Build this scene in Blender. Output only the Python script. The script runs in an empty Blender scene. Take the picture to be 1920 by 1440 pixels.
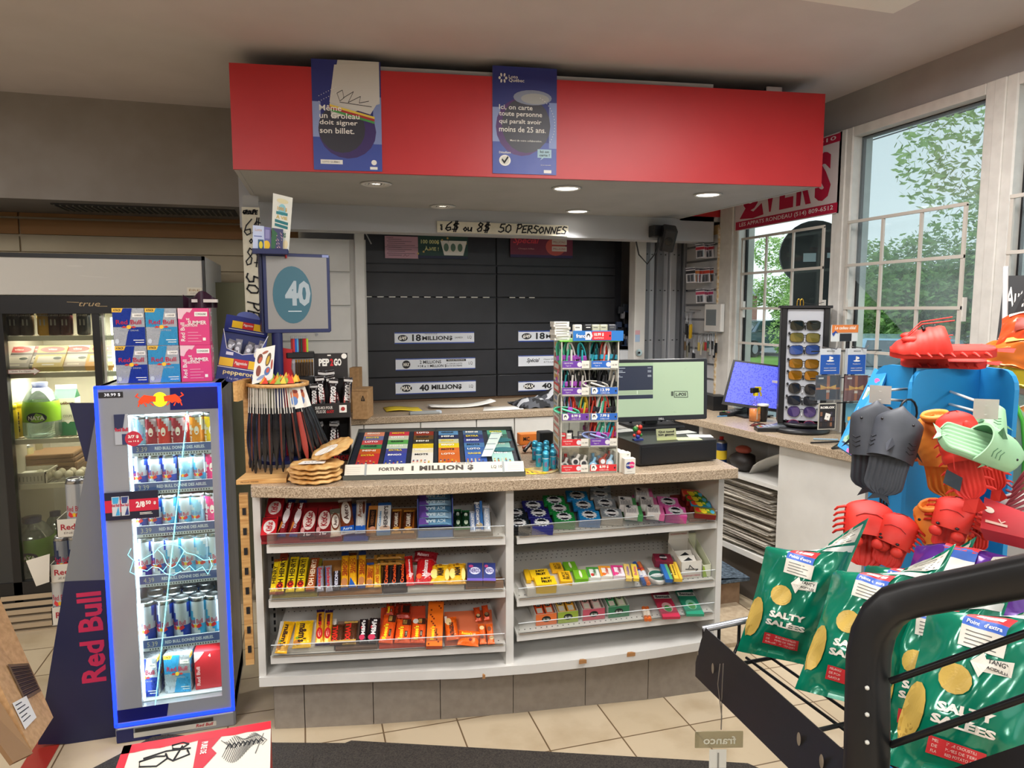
import bpy,math,random
from mathutils import Vector as V,Matrix
random.seed(7)
R=math.radians
SC=bpy.context.scene
COL=SC.collection
# ---------------------------------------------------------------- camera
CAM_H=1.57; YAW=R(16.5); PIT=R(6.0); FPX=1331.0
cd=bpy.data.cameras.new('camera'); cam=bpy.data.objects.new('camera',cd); COL.objects.link(cam)
cam.location=(0,0,CAM_H); cam.rotation_euler=(R(90)-PIT,0,-YAW)
cd.sensor_width=36; cd.lens=FPX/1920*36; cd.clip_start=.02
SC.camera=cam
# ---------------------------------------------------------------- world, exposure
W=bpy.data.worlds.new('sky'); SC.world=W; W.use_nodes=True
wn=W.node_tree.nodes; wl=W.node_tree.links
tcw=wn.new('ShaderNodeTexCoord'); sep=wn.new('ShaderNodeSeparateXYZ'); rmp=wn.new('ShaderNodeValToRGB')
noi=wn.new('ShaderNodeTexNoise'); noi.inputs['Scale'].default_value=2.2; noi.inputs['Detail'].default_value=3
mxw=wn.new('ShaderNodeMixRGB'); mxw.inputs[0].default_value=.12
wl.new(tcw.outputs['Generated'],sep.inputs[0]); wl.new(sep.outputs['Z'],rmp.inputs[0])
rmp.color_ramp.elements[0].position=0; rmp.color_ramp.elements[0].color=(.86,.9,.93,1)
rmp.color_ramp.elements[1].position=.7; rmp.color_ramp.elements[1].color=(.62,.7,.8,1)
wl.new(tcw.outputs['Generated'],noi.inputs['Vector'])
wl.new(rmp.outputs[0],mxw.inputs[1]); wl.new(noi.outputs[0],mxw.inputs[2])
wl.new(mxw.outputs[0],wn['Background'].inputs[0]); wn['Background'].inputs[1].default_value=1.5
SC.view_settings.view_transform='Standard'; SC.view_settings.look='None'
SC.view_settings.gamma=1; SC.view_settings.use_curve_mapping=False
SC.view_settings.exposure=0.26
SC.cycles.use_denoising=True
SC.cycles.max_bounces=7; SC.cycles.diffuse_bounces=4; SC.cycles.transparent_max_bounces=16
SC.cycles.caustics_reflective=False; SC.cycles.caustics_refractive=False
def area(name,loc,sx,sy,power,rot=(0,0,0),col=(1,1,1)):
 l=bpy.data.lights.new(name,'AREA'); l.shape='RECTANGLE'; l.size=sx; l.size_y=sy; l.energy=power; l.color=col
 o=bpy.data.objects.new(name,l); COL.objects.link(o); o.location=loc; o.rotation_euler=rot
 return o
 # the shop's ceiling fixtures (their housings are built further down)
FIXTURES=[(1.4,1.6,1.2,1.0),(-1.2,.7,1.2,.6),(-3.2,2.6,1.2,.6),(.2,-1.6,1.2,.6),(1.9,-1.4,1.2,.6),(-2.6,-1.2,1.2,.6)]
for fx,fy,fw_,fd in FIXTURES:
 area('ceiling_lamp_light',(fx,fy,2.575),fw_*.9,fd*.9,42 if fx!=1.4 else 40,col=(1,.985,.97))
 # the shop windows are light portals for the daylight outside
for wy0,wy1 in((3.1,3.95),(2.3,3.02),(-1.5,2.2)):
 p_=area('window_portal',(2.74,(wy0+wy1)/2,1.65),1.6,wy1-wy0,1,(0,R(90),0)); p_.data.cycles.is_portal=True
 # ---------------------------------------------------------------- pixel ray onto a known plane (frame 1920 x 1440)
_fw=V((math.sin(YAW)*math.cos(PIT),math.cos(YAW)*math.cos(PIT),-math.sin(PIT)))
_rt=V((math.cos(YAW),-math.sin(YAW),0)); _up=_rt.cross(_fw); _eye=V((0,0,CAM_H))
def ray(px,py):return _fw+_rt*((px-960)/FPX)+_up*((720-py)/FPX)
def on(px,py,**k):
 (a,v),=k.items(); i='xyz'.index(a); d=ray(px,py)
 return _eye+d*((v-_eye[i])/d[i])
def onp(px,py,o,n):
 d=ray(px,py); return _eye+d*((V(o)-_eye).dot(V(n))/d.dot(V(n)))
 # ---------------------------------------------------------------- materials
def lin(h):
 h=h.lstrip('#'); return tuple(((c/12.92)if c<=.04045 else((c+.055)/1.055)**2.4)for c in[int(h[i:i+2],16)/255 for i in(0,2,4)])+(1,)
_mc={}
def mat(h,rough=.5,metal=0,emit=0,coat=0,spec=.5):
 k=(h,rough,metal,emit,coat,spec)
 if k in _mc:return _mc[k]
 m=bpy.data.materials.new('paint_'+h.lstrip('#')); m.use_nodes=True; n=m.node_tree.nodes; b=n['Principled BSDF']; l=m.node_tree.links
 b.inputs['Base Color'].default_value=lin(h); b.inputs['Metallic'].default_value=metal
 b.inputs['Coat Weight'].default_value=coat; b.inputs['Specular IOR Level'].default_value=spec
 t=n.new('ShaderNodeTexNoise'); t.inputs['Scale'].default_value=7
 r=n.new('ShaderNodeMapRange'); r.inputs['To Min'].default_value=max(0,rough-.06); r.inputs['To Max'].default_value=min(1,rough+.06)
 l.new(t.outputs[0],r.inputs['Value']); l.new(r.outputs[0],b.inputs['Roughness'])
 if emit:
  b.inputs['Emission Color'].default_value=lin(h); b.inputs['Emission Strength'].default_value=emit
 _mc[k]=m; return m
def noisy(name,c1,c2,scale,rough=.6,lo=.35,hi=.65,bump=0,stretch=(1,1,1),detail=4):
 m=bpy.data.materials.new(name); m.use_nodes=True; n=m.node_tree.nodes; b=n['Principled BSDF']; l=m.node_tree.links
 tc=n.new('ShaderNodeTexCoord'); mp=n.new('ShaderNodeMapping'); mp.inputs['Scale'].default_value=stretch
 t=n.new('ShaderNodeTexNoise'); t.inputs['Scale'].default_value=scale; t.inputs['Detail'].default_value=detail
 r=n.new('ShaderNodeValToRGB'); r.color_ramp.elements[0].position=lo; r.color_ramp.elements[1].position=hi
 r.color_ramp.elements[0].color=lin(c1); r.color_ramp.elements[1].color=lin(c2)
 l.new(tc.outputs['Object'],mp.inputs[0]); l.new(mp.outputs[0],t.inputs['Vector']); l.new(t.outputs[0],r.inputs[0]); l.new(r.outputs[0],b.inputs['Base Color'])
 b.inputs['Roughness'].default_value=rough
 if bump:
  bp=n.new('ShaderNodeBump'); bp.inputs['Strength'].default_value=bump; bp.inputs['Distance'].default_value=.01
  l.new(t.outputs[0],bp.inputs['Height']); l.new(bp.outputs[0],b.inputs['Normal'])
 return m
def clear(name,tint='#ffffff',gloss=.06,haze=0,hazecol='#ffffff'):
 m=bpy.data.materials.new(name); m.use_nodes=True; n=m.node_tree.nodes; l=m.node_tree.links; n.remove(n['Principled BSDF'])
 t=n.new('ShaderNodeBsdfTransparent'); t.inputs[0].default_value=lin(tint)
 g=n.new('ShaderNodeBsdfGlossy'); g.inputs['Roughness'].default_value=.05
 x=n.new('ShaderNodeMixShader'); x.inputs[0].default_value=gloss
 l.new(t.outputs[0],x.inputs[1]); l.new(g.outputs[0],x.inputs[2]); last=x
 if haze:
  d=n.new('ShaderNodeBsdfDiffuse'); d.inputs[0].default_value=lin(hazecol); y=n.new('ShaderNodeMixShader'); y.inputs[0].default_value=haze
  l.new(x.outputs[0],y.inputs[1]); l.new(d.outputs[0],y.inputs[2]); last=y
 l.new(last.outputs[0],n['Material Output'].inputs[0]); return m
WHT=mat('#e6e4e0',.45); BLK=mat('#151518',.4); INK=mat('#16161a',.6); PAPER=mat('#efece4',.7)
METAL=mat('#b8bcc0',.3,1); CHROME=mat('#d8d8d8',.12,1); SILVER=mat('#c3c8ce',.35,.7)
LAM=noisy('speckled_laminate','#84705a','#c3b097',240,.35,.38,.6)
WOOD=noisy('pale_pine','#c08a4c','#e4b878',9,.5,.3,.7,stretch=(1,12,12))
CARD=noisy('brown_cardboard','#a98358','#bd9568',60,.85)
ACRY=clear('clear_acrylic','#f6f6f4',.06,.03)
PLAS=clear('clear_plastic','#f2f4f6',.08,.02)
GLASS=clear('window_glass','#f4fbf8',.05)
# ---------------------------------------------------------------- lettering outlines
_gc={}
def glyph(s,bold=0.0,shear=0.0,sp=1.0):
 k=(s,bold,shear,sp)
 if k in _gc:return _gc[k]
 c=bpy.data.curves.new('lettering','FONT'); c.body=s; c.offset=bold; c.shear=shear; c.space_character=sp; c.resolution_u=2; c.fill_mode='FRONT'
 c.space_line=.85
 o=bpy.data.objects.new('lettering',c); COL.objects.link(o)
 me=o.to_mesh(); vs=[(v.co.x,v.co.y)for v in me.vertices]; fs=[tuple(p.vertices)for p in me.polygons]
 o.to_mesh_clear(); bpy.data.objects.remove(o); bpy.data.curves.remove(c)
 if not vs:vs=[(0,0)]; fs=[]
 x0=min(v[0]for v in vs); x1=max(v[0]for v in vs); y0=min(v[1]for v in vs); y1=max(v[1]for v in vs)
 w=max(x1-x0,1e-4); h=max(y1-y0,1e-4)
 _gc[k]=([((x-x0)/w,(y-y0)/h)for x,y in vs],fs,w/h); return _gc[k]
def frame(o,u,v):
 o=V(o); u=V(u).normalized(); v=V(v); v=(v-u*v.dot(u)).normalized(); n=u.cross(v)
 return lambda p:o+u*p[0]+v*p[1]+n*p[2]
def rotz(a,o=(0,0,0)):
 m=Matrix.Translation(V(o))@Matrix.Rotation(a,4,'Z'); return lambda p:m@V(p)
class G:
 """collects geometry into ONE mesh with several material slots"""
 def __init__(s):s.v=[]; s.f=[]; s.mi=[]; s.ms=[]; s.T=None; s.sm=[]; s.smooth=False
 def _m(s,m):
  if m not in s.ms:s.ms.append(m)
  return s.ms.index(m)
 def add(s,vs,fs,m):
  b=len(s.v); i=s._m(m)
  s.v+=[V(s.T(V(p)))if s.T else V(p)for p in vs]
  for f in fs:s.f.append(tuple(b+k for k in f)); s.mi.append(i); s.sm.append(s.smooth)
  return s
 def box(s,a,b,m,bev=0):
  (x0,y0,z0),(x1,y1,z1)=a,b
  if x0>x1:x0,x1=x1,x0
  if y0>y1:y0,y1=y1,y0
  if z0>z1:z0,z1=z1,z0
  if bev<=0:
   return s.add([(x0,y0,z0),(x1,y0,z0),(x1,y1,z0),(x0,y1,z0),(x0,y0,z1),(x1,y0,z1),(x1,y1,z1),(x0,y1,z1)],
[(3,2,1,0),(4,5,6,7),(0,1,5,4),(1,2,6,5),(2,3,7,6),(3,0,4,7)],m)
  d=min(bev,(x1-x0)/2.01,(y1-y0)/2.01,(z1-z0)/2.01); vs=[]
  ring=lambda q,z:[(x0+q,y0,z),(x1-q,y0,z),(x1,y0+q,z),(x1,y1-q,z),(x1-q,y1,z),(x0+q,y1,z),(x0,y1-q,z),(x0,y0+q,z)]
  inn=lambda z:[(x0+d,y0+d*.3,z),(x1-d,y0+d*.3,z),(x1-d*.3,y0+d,z),(x1-d*.3,y1-d,z),(x1-d,y1-d*.3,z),(x0+d,y1-d*.3,z),(x0+d*.3,y1-d,z),(x0+d*.3,y0+d,z)]
  vs=inn(z0)+ring(d,z0+d*.5)+ring(d,z1-d*.5)+inn(z1)
  fs=[tuple(range(7,-1,-1)),tuple(range(24,32))]
  for k in range(3):
   for j in range(8):fs.append((k*8+j,k*8+(j+1)%8,k*8+8+(j+1)%8,k*8+8+j))
  return s.add(vs,fs,m)
 def prism(s,pts,z0,z1,m):
  n=len(pts)
  if sum(pts[i][0]*pts[(i+1)%n][1]-pts[(i+1)%n][0]*pts[i][1]for i in range(n))<0:pts=pts[::-1]
  return s.add([(x,y,z0)for x,y in pts]+[(x,y,z1)for x,y in pts],
[tuple(range(n-1,-1,-1)),tuple(range(n,2*n))]+[(i,(i+1)%n,n+(i+1)%n,n+i)for i in range(n)],m)
 def lathe(s,prof,m,seg=20,o=(0,0,0),bands=None):
  vs=[]; fs=[]; n=len(prof); ox,oy,oz=o
  for r,z in prof:
   for j in range(seg):
    a=2*math.pi*j/seg; vs.append((ox+r*math.cos(a),oy+r*math.sin(a),oz+z))
  sm,s.smooth=s.smooth,True
  b=len(s.v); s.v+=[V(s.T(V(p)))if s.T else V(p)for p in vs]
  for i in range(n-1):
   mm=bands[i]if bands else m; k=s._m(mm)
   for j in range(seg):
    s.f.append((b+i*seg+j,b+i*seg+(j+1)%seg,b+(i+1)*seg+(j+1)%seg,b+(i+1)*seg+j)); s.mi.append(k); s.sm.append(True)
  s.smooth=False
  for i,rev in((0,True),(n-1,False)):
   if prof[i][0]>1e-4:
    r_=[b+i*seg+j for j in range(seg)]
    s.f.append(tuple(r_[::-1]if rev else r_)); s.mi.append(s._m(bands[min(i,n-2)]if bands else m)); s.sm.append(False)
  s.smooth=sm; return s
 def cyl(s,p,q,r,m,seg=12,r2=None):
  return s.tube([p,q],r,m,seg,r2)
 def tube(s,pts,r,m,seg=8,r2=None,close=False):
  pts=[V(p)for p in pts]; n=len(pts); vs=[]; fs=[]; pu=None
  for i,p in enumerate(pts):
   if close:d=pts[(i+1)%n]-pts[i-1]
   else:d=(pts[min(i+1,n-1)]-pts[max(i-1,0)])
   d.normalize()
   if pu is None:u=d.cross(V((0,0,1))if abs(d.z)<.9 else V((1,0,0))).normalized()
   else:u=(pu-d*pu.dot(d)).normalized()
   pu=u; w=d.cross(u); rr=r if r2 is None else r+(r2-r)*i/(n-1)
   for j in range(seg):a=2*math.pi*j/seg; vs.append(p+(u*math.cos(a)+w*math.sin(a))*rr)
  for i in range(n if close else n-1):
   k=(i+1)%n
   for j in range(seg):fs.append((i*seg+j,k*seg+j,k*seg+(j+1)%seg,i*seg+(j+1)%seg)[::-1])
  sm=s.smooth; s.smooth=True; s.add(vs,fs,m); s.smooth=sm
  if not close:s.add(vs[:seg],[tuple(range(seg))],m); s.add(vs[-seg:],[tuple(range(seg-1,-1,-1))],m)
  return s
 def grid(s,fn,nu,nv,m,mf=None,smooth=True):
  """fn(a,b) in 0..1 -> point; mf(a,b) -> material"""
  b=len(s.v)
  for j in range(nv+1):
   for i in range(nu+1):
    p=V(fn(i/nu,j/nv)); s.v.append(V(s.T(p))if s.T else p)
  for j in range(nv):
   for i in range(nu):
    q=b+j*(nu+1)+i; s.f.append((q,q+1,q+nu+2,q+nu+1))
    s.mi.append(s._m(mf((i+.5)/nu,(j+.5)/nv)if mf else m)); s.sm.append(smooth)
  return s
 def ico(s,c,r,m,sub=2,scale=(1,1,1),fn=None):
  import bmesh
  bm=bmesh.new(); bmesh.ops.create_icosphere(bm,subdivisions=sub,radius=1)
  vs=[]
  for v in bm.verts:
   p=v.co.copy()
   if fn:p=fn(p)
   vs.append(V((c[0]+p.x*r*scale[0],c[1]+p.y*r*scale[1],c[2]+p.z*r*scale[2])))
  fs=[tuple(x.index for x in f.verts)for f in bm.faces]; bm.free()
  sm=s.smooth; s.smooth=True; s.add(vs,fs,m); s.smooth=sm; return s
  # flat prints on a frame/mapping F(u, v, lift)
 def rect(s,F,x0,y0,x1,y1,m,e=.0006):
  return s.add([F((x0,y0,e)),F((x1,y0,e)),F((x1,y1,e)),F((x0,y1,e))],[(0,1,2,3)],m)
 def poly(s,F,pts,m,e=.0006):
  n=len(pts)
  if sum(pts[i][0]*pts[(i+1)%n][1]-pts[(i+1)%n][0]*pts[i][1]for i in range(n))<0:pts=pts[::-1]
  return s.add([F((x,y,e))for x,y in pts],[tuple(range(n))],m)
 def ell(s,F,cx,cy,rx,ry,m,e=.0006,n=20,rot=0):
  c,d=math.cos(rot),math.sin(rot); pts=[]
  for k in range(n):
   a=2*math.pi*k/n; x=rx*math.cos(a); y=ry*math.sin(a); pts.append((cx+x*c-y*d,cy+x*d+y*c))
  return s.poly(F,pts,m,e)
 def text(s,F,t,x,y,w,h,m,bold=0.0,shear=0.0,e=.0012,rot=0,al='c',keep=False,sp=1.0):
  """t fills a w x h box centred (or left-aligned) at x, y"""
  vs,fs,asp=glyph(t,bold,shear,sp)
  if keep:w=min(w,h*asp)
  c,d=math.cos(rot),math.sin(rot); ox=-.5 if al=='c' else 0
  P=[]
  for a,b in vs:
   X=(a+ox)*w; Y=(b-.5)*h; P.append(F((x+X*c-Y*d,y+X*d+Y*c,e)))
  return s.add(P,fs,m)
 def strokes(s,F,lines,m,w,e=.0012):
  """marker-pen strokes, each a polyline in frame units"""
  for L in lines:
   for(a,b),(c,d)in zip(L,L[1:]):
    dx,dy=c-a,d-b; q=math.hypot(dx,dy)or 1; nx,ny=-dy/q*w/2,dx/q*w/2; tx,ty=dx/q*w*.35,dy/q*w*.35
    s.add([F((a-tx+nx,b-ty+ny,e)),F((a-tx-nx,b-ty-ny,e)),F((c+tx-nx,d+ty-ny,e)),F((c+tx+nx,d+ty+ny,e))],[(0,1,2,3)],m)
  return s
 def build(s,name,parent=None,local=False,label=None,loc=None,rot=None,bevel=0,sub=0,solid=0):
  me=bpy.data.meshes.new(name); me.from_pydata([tuple(p)for p in s.v],[],s.f)
  for m in s.ms:me.materials.append(m)
  me.polygons.foreach_set('material_index',s.mi); me.polygons.foreach_set('use_smooth',s.sm); me.update()
  o=bpy.data.objects.new(name,me); COL.objects.link(o)
  if parent:
   o.parent=parent
   if not local:o.matrix_parent_inverse=pworld(parent).inverted()
  if loc:o.location=loc
  if rot:o.rotation_euler=rot
  if label:o['label']=label
  if bevel:
   b=o.modifiers.new('bevel','BEVEL'); b.width=bevel; b.segments=2; b.limit_method='ANGLE'
  if solid:
   b=o.modifiers.new('solid','SOLIDIFY'); b.thickness=solid; b.offset=0
  if sub:
   b=o.modifiers.new('sub','SUBSURF'); b.levels=b.render_levels=sub
  return o
def pworld(o):
 m=Matrix.LocRotScale(o.location,o.rotation_euler,o.scale)
 return(pworld(o.parent)@o.matrix_parent_inverse@m)if o.parent else m
def thing(name,label,cat,loc=(0,0,0),rot=(0,0,0),group=None):
 o=bpy.data.objects.new(name,None); COL.objects.link(o); o.location=loc; o.rotation_euler=rot; o.empty_display_size=.05
 return tag(o,label,cat,group)
def tag(o,label,cat,group=None,kind=None):
 if label:o['label']=label
 if cat:o['category']=cat
 if group:o['group']=group
 if kind:o['kind']=kind
 return o
def struct(o,label=None):
 o['kind']='structure'
 if label:o['label']=label
 return o
def dup(r,loc=None,rot=None,label=None,group=None,scale=None):
 def cp(o,par):
  c=o.copy(); COL.objects.link(c)
  if par:c.parent=par
  for ch in KIDS.get(o.name,[k for k in o.children]):cp(ch,c)
  return c
 c=cp(r,None)
 if loc is not None:c.location=loc
 if rot is not None:c.rotation_euler=rot
 if scale is not None:c.scale=scale
 if label:c['label']=label
 if group:c['group']=group
 return c
KIDS={}
# ---------------------------------------------------------------- marker-pen alphabet (unit height 1)
PEN={'6':(.6,[[(.5,1),(.15,.6),(.05,.2),(.25,0),(.5,.12),(.45,.38),(.1,.3)]]),
'$':(.6,[[(.55,.78),(.25,.85),(.12,.65),(.5,.42),(.42,.15),(.05,.15)],[(.28,1.1),(.2,-.1)],[(.42,1.1),(.36,-.1)]]),
'o':(.4,[[(.2,.42),(.05,.2),(.2,0),(.35,.2),(.2,.42)]]),
'u':(.45,[[(.05,.42),(.08,.05),(.3,.08),(.36,.42),(.38,0)]]),
'8':(.6,[[(.5,.85),(.25,1),(.12,.75),(.45,.4),(.4,.08),(.15,0),(.05,.22),(.4,.6),(.5,.85)]]),
'5':(.6,[[(.55,.95),(.2,.92),(.14,.55),(.45,.5),(.5,.2),(.25,0),(.02,.1)]]),
'0':(.65,[[(.3,.9),(.08,.6),(.1,.15),(.35,0),(.55,.3),(.5,.75),(.3,.9)]]),
'P':(.55,[[(.15,1),(.08,0)],[(.05,.9),(.4,1),(.52,.75),(.35,.5),(.12,.45)]]),
'E':(.5,[[(.45,.85),(.12,.8),(.06,.02),(.42,.06)],[(.1,.42),(.36,.45)]]),
'R':(.55,[[(.12,.85),(.06,0)],[(.08,.82),(.4,.85),(.42,.55),(.12,.42),(.5,.0)]]),
'S':(.5,[[(.48,.8),(.2,.88),(.1,.6),(.42,.35),(.36,.05),(.02,.08)]]),
'O':(.6,[[(.28,.75),(.06,.4),(.25,.02),(.52,.3),(.42,.7),(.28,.75)]]),
'N':(.58,[[(.06,0),(.12,.75),(.42,.05),(.52,.8)]]),
'G':(.5,[[(.45,.75),(.15,.7),(.06,.3),(.3,.02),(.45,.3),(.25,.35)]]),
'U':(.5,[[(.06,.75),(.1,.05),(.4,.08),(.44,.75)]]),
' ':(.4,[])}
def pen(s,x,y,h,sl=.12):
 out=[]; cx=x
 for ch in s:
  w,L=PEN[ch]
  for l in L:out.append([(cx+(a+sl*b)*h,y+b*h)for a,b in l])
  cx+=w*h
 return out,cx-x
 # ================================================================ the room
ZC=2.65; XR=2.68
def tile_material():
 m=bpy.data.materials.new('beige_floor_tile'); m.use_nodes=True; n=m.node_tree.nodes; l=m.node_tree.links; b=n['Principled BSDF']
 tc=n.new('ShaderNodeTexCoord'); mp=n.new('ShaderNodeMapping'); mp.inputs['Location'].default_value=(-.25,-.01,0)
 br=n.new('ShaderNodeTexBrick'); br.offset=0; br.squash=1
 for k,v in(('Scale',1),('Mortar Size',.003),('Brick Width',.28),('Row Height',.28),('Bias',0)):br.inputs[k].default_value=v
 br.inputs['Color1'].default_value=lin('#c6b59a'); br.inputs['Color2'].default_value=lin('#bdab8e'); br.inputs['Mortar'].default_value=lin('#6b563e')
 t=n.new('ShaderNodeTexNoise'); t.inputs['Scale'].default_value=5; t.inputs['Detail'].default_value=6
 r=n.new('ShaderNodeValToRGB'); r.color_ramp.elements[0].position=.25; r.color_ramp.elements[0].color=(.72,.66,.58,1); r.color_ramp.elements[1].position=.5; r.color_ramp.elements[1].color=(1,1,1,1)
 x=n.new('ShaderNodeMixRGB'); x.blend_type='MULTIPLY'; x.inputs[0].default_value=.8
 l.new(tc.outputs['Object'],mp.inputs[0]); l.new(mp.outputs[0],br.inputs[0]); l.new(tc.outputs['Object'],t.inputs[0]); l.new(t.outputs[0],r.inputs[0])
 l.new(br.outputs[0],x.inputs[1]); l.new(r.outputs[0],x.inputs[2]); l.new(x.outputs[0],b.inputs['Base Color']); b.inputs['Roughness'].default_value=.35
 return m
g=G(); g.box((-6,-4,-.1),(XR+.1,5,0),tile_material()); struct(g.build('floor'),'beige square tile floor with brown grout')
GREY=noisy('grey_wall_paint','#a19e9c','#a8a5a3',6,.8,bump=.02); CEIL=noisy('ceiling_paint','#c9c1bf','#cec6c4',4,.85)
g=G(); g.box((-6,-4,ZC),(XR+.1,5,ZC+.1),CEIL); struct(g.build('ceiling'))
# soffit box over the big cooler (upper part of the back wall) and slatted wall behind
g=G(); GD=noisy('taupe_wall_paint','#8d867f','#948e88',6,.85)
g.box((-6,4.24,2.13),(-.3,4.95,ZC),GD)
g.rect(frame((-6,4.24,2.13),(1,0,0),(0,-1,0)),.0,-.7,0.001,-.69,GD)
o=struct(g.build('trim_1'),'grey soffit box above the tall drinks cooler')
g=G(); VENT=mat('#3b3936',.7)
g.box((-1.25,4.36,2.122),(-.34,4.62,2.13),VENT)
for k in range(30):g.box((-1.24+k*.03,4.365,2.116),(-1.232+k*.03,4.615,2.122),mat('#6a675f',.6))
struct(g.build('trim_2'),'dark mesh vent strip under the soffit box')
BEI=noisy('beige_slat_board','#b9a88a','#c3b394',4,.6)
g=G(); z=.0
g.box((-6,4.86,0),(.0,4.95,2.2),BEI)
while z<2.13:
 for xa,xb in((-6,-1.56),(-1.55,.0)):g.box((xa,4.84,z+.008),(xb,4.86,min(z+.094,2.13)),BEI if z<2.0 else mat('#a0703c',.6))
 z+=.1
struct(g.build('wall_back_left'),'beige slatwall boards behind the tall cooler')
g=G(); g.box((0,4.98,0),(XR+.1,5.08,ZC),GREY); struct(g.build('wall_back'))
g=G(); g.box((-6.1,-4,0),(-6,5,ZC),GREY); struct(g.build('wall_left'))
g=G(); g.box((-6,-4.1,0),(XR,-4,ZC),GREY); struct(g.build('wall_front'))
# green-grey panel end beside the post
g=G(); g.box((-.47,4.3,0),(-.16,4.8,1.72),mat('#74735a',.7)); tag(g.build('wall_panel'),'olive grey panel standing between the tall cooler and the white post','panel')
# ---- window wall on the right
FR=noisy('white_window_frame','#cfccc6','#d9d6d0',20,.5)
g=G(); g.box((XR,-4,0),(XR+.14,5,.86),GREY); g.box((XR,-4,2.47),(XR+.14,5,ZC),GREY); g.box((XR,4.02,.86),(XR+.14,5,2.47),GREY)
struct(g.build('wall_right'),'grey wall above and below the shop windows')
BARM=mat('#c9c3ba',.45)
def window(n,y0,y1,grille):
 g=G(); a,b,z0,z1=XR-.025,XR+.1,.86,2.47
 g.box((a,y0,z0),(b,y0+.05,z1),FR,.006); g.box((a,y1-.05,z0),(b,y1,z1),FR,.006)
 g.box((a+.001,y0+.049,z1-.045),(b,y1-.049,z1-.001),FR,.003); g.box((a+.001,y0+.049,z0+.001),(b,y1-.049,z0+.05),FR,.003)
 g.box((XR+.03,y0+.05,z0),(XR+.045,y0+.062,z1-.045),BLK); g.box((XR+.03,y1-.062,z0),(XR+.045,y1-.05,z1-.045),BLK)
 g.box((XR+.03,y0+.05,z1-.058),(XR+.045,y1-.05,z1-.045),BLK)
 w=struct(g.build('window_%d'%n))
 g=G(); g.box((XR+.034,y0+.05,z0+.05),(XR+.038,y1-.05,z1-.045),GLASS); g.build('pane',w)
 g=G(); ya,yb,zt,ny=grille; x=XR-.05
 for k in range(ny+1):
  y=ya+(yb-ya)*k/ny; g.box((x-.005,y-.007,.9),(x+.005,y+.007,zt),BARM)
 z=zt
 while z>.9:
  g.box((x-.008,ya-.007,z-.007),(x+.004,yb+.007,z+.007),BARM); z-=.212
 for y in(ya,yb):
  for zz in(1.57,):
   g.box((x+.004,y-.012,zz-.05),(x+.024,y+.012,zz+.05),FR)
 g.build('window_grille',w,label='white security grille bars')
 return w
window(1,3.08,4.0,(3.15,3.86,2.0,3))
window(2,2.24,3.05,(2.32,2.97,2.0,3))
window(3,.9,2.2,(.98,2.12,2.0,5))
window(4,-1.2,.86,(-1.1,.8,2.0,8))
g=G(); g.box((XR-.04,3.99,.86),(XR+.02,4.14,2.3),FR,.006); g.box((XR-.032,3.04,.862),(XR,3.09,2.468),FR,.004); g.box((XR-.032,2.195,.862),(XR,2.245,2.468),FR,.004)
struct(g.build('trim_3'),'white window posts with peeling paint')
# tinted film on the middle windows, its lower corner torn away on window two
FILM=clear('tinted_window_film','#dfe6ec',.05,.24,'#c0d0d8')
g=G(); Fw=lambda p:V((XR+.03-p[2],p[0],p[1]))
g.add([(XR+.028,y,z)for y,z in[(3.0,2.42),(3.0,1.72),(2.38,1.22),(2.38,.92),(2.29,.92),(2.29,2.42)]],[(0,1,2,3,4,5)],FILM)
tag(g.build('window_film'),'tinted film on the middle window with a cut-off lower corner','window film')
g=G(); g.add([(XR+.028,y,z)for y,z in[(2.14,2.42),(.96,2.42),(.96,.92),(2.14,.92)]],[(0,1,2,3)],FILM)
tag(g.build('window_film'),'tinted film covering the window at the right edge of the photo','window film')
# ---- canopy over the counter: white soffit, red fascia, lintel
P0=on(437,317,z=2.15); P1=on(1540,350,z=2.15); P0.z=P1.z=0
CU=(P1-P0).normalized(); CN=V((-CU.y,CU.x,0)); CL=(P1-P0).length
RED=noisy('red_fascia_laminate','#b9262a','#be292d',5,.42)
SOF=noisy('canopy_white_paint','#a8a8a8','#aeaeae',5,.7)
cz=2.575
can_=thing('counter_canopy','red fascia canopy with white underside hanging over the sales counter','canopy',(1,3.1,2.15))
g=G(); g.T=lambda p:P0+CU*p[0]-CN*0+CN*p[1]+V((0,0,p[2]))
g.box((0,0,2.15),(CL,.015,cz),RED)
g.build('fascia',can_,label='red front board')
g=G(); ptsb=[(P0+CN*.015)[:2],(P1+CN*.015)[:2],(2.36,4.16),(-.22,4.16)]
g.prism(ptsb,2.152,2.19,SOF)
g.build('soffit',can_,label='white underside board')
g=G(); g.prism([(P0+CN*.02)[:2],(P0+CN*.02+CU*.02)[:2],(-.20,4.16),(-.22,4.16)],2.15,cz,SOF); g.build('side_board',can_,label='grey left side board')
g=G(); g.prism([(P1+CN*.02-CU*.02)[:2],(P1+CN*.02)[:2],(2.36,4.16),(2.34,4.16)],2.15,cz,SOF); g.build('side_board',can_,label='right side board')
g=G(); g.T=lambda p:P0+CU*p[0]+CN*p[1]+V((0,0,p[2]))
g.box((.55,.018,cz-.05),(CL-.55,.05,cz+.022),mat('#a4a8aa',.6)); g.box((CL-.28,.03,cz-.05),(CL-.2,.06,cz+.03),METAL,.004); g.build('top_rail',can_,label='grey rail showing above the red board')
g=G(); g.box((-.3,4.16,2.01),(2.61,4.3,2.65),mat('#b2b4b8',.7)); g.box((2.3,4.15,2.17),(XR,4.16,2.4),RED)
g.box((2.36,4.16,2.14),(XR-.02,4.4,2.17),SOF)
struct(g.build('trim_4'),'grey lintel beam under the back of the canopy')
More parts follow.
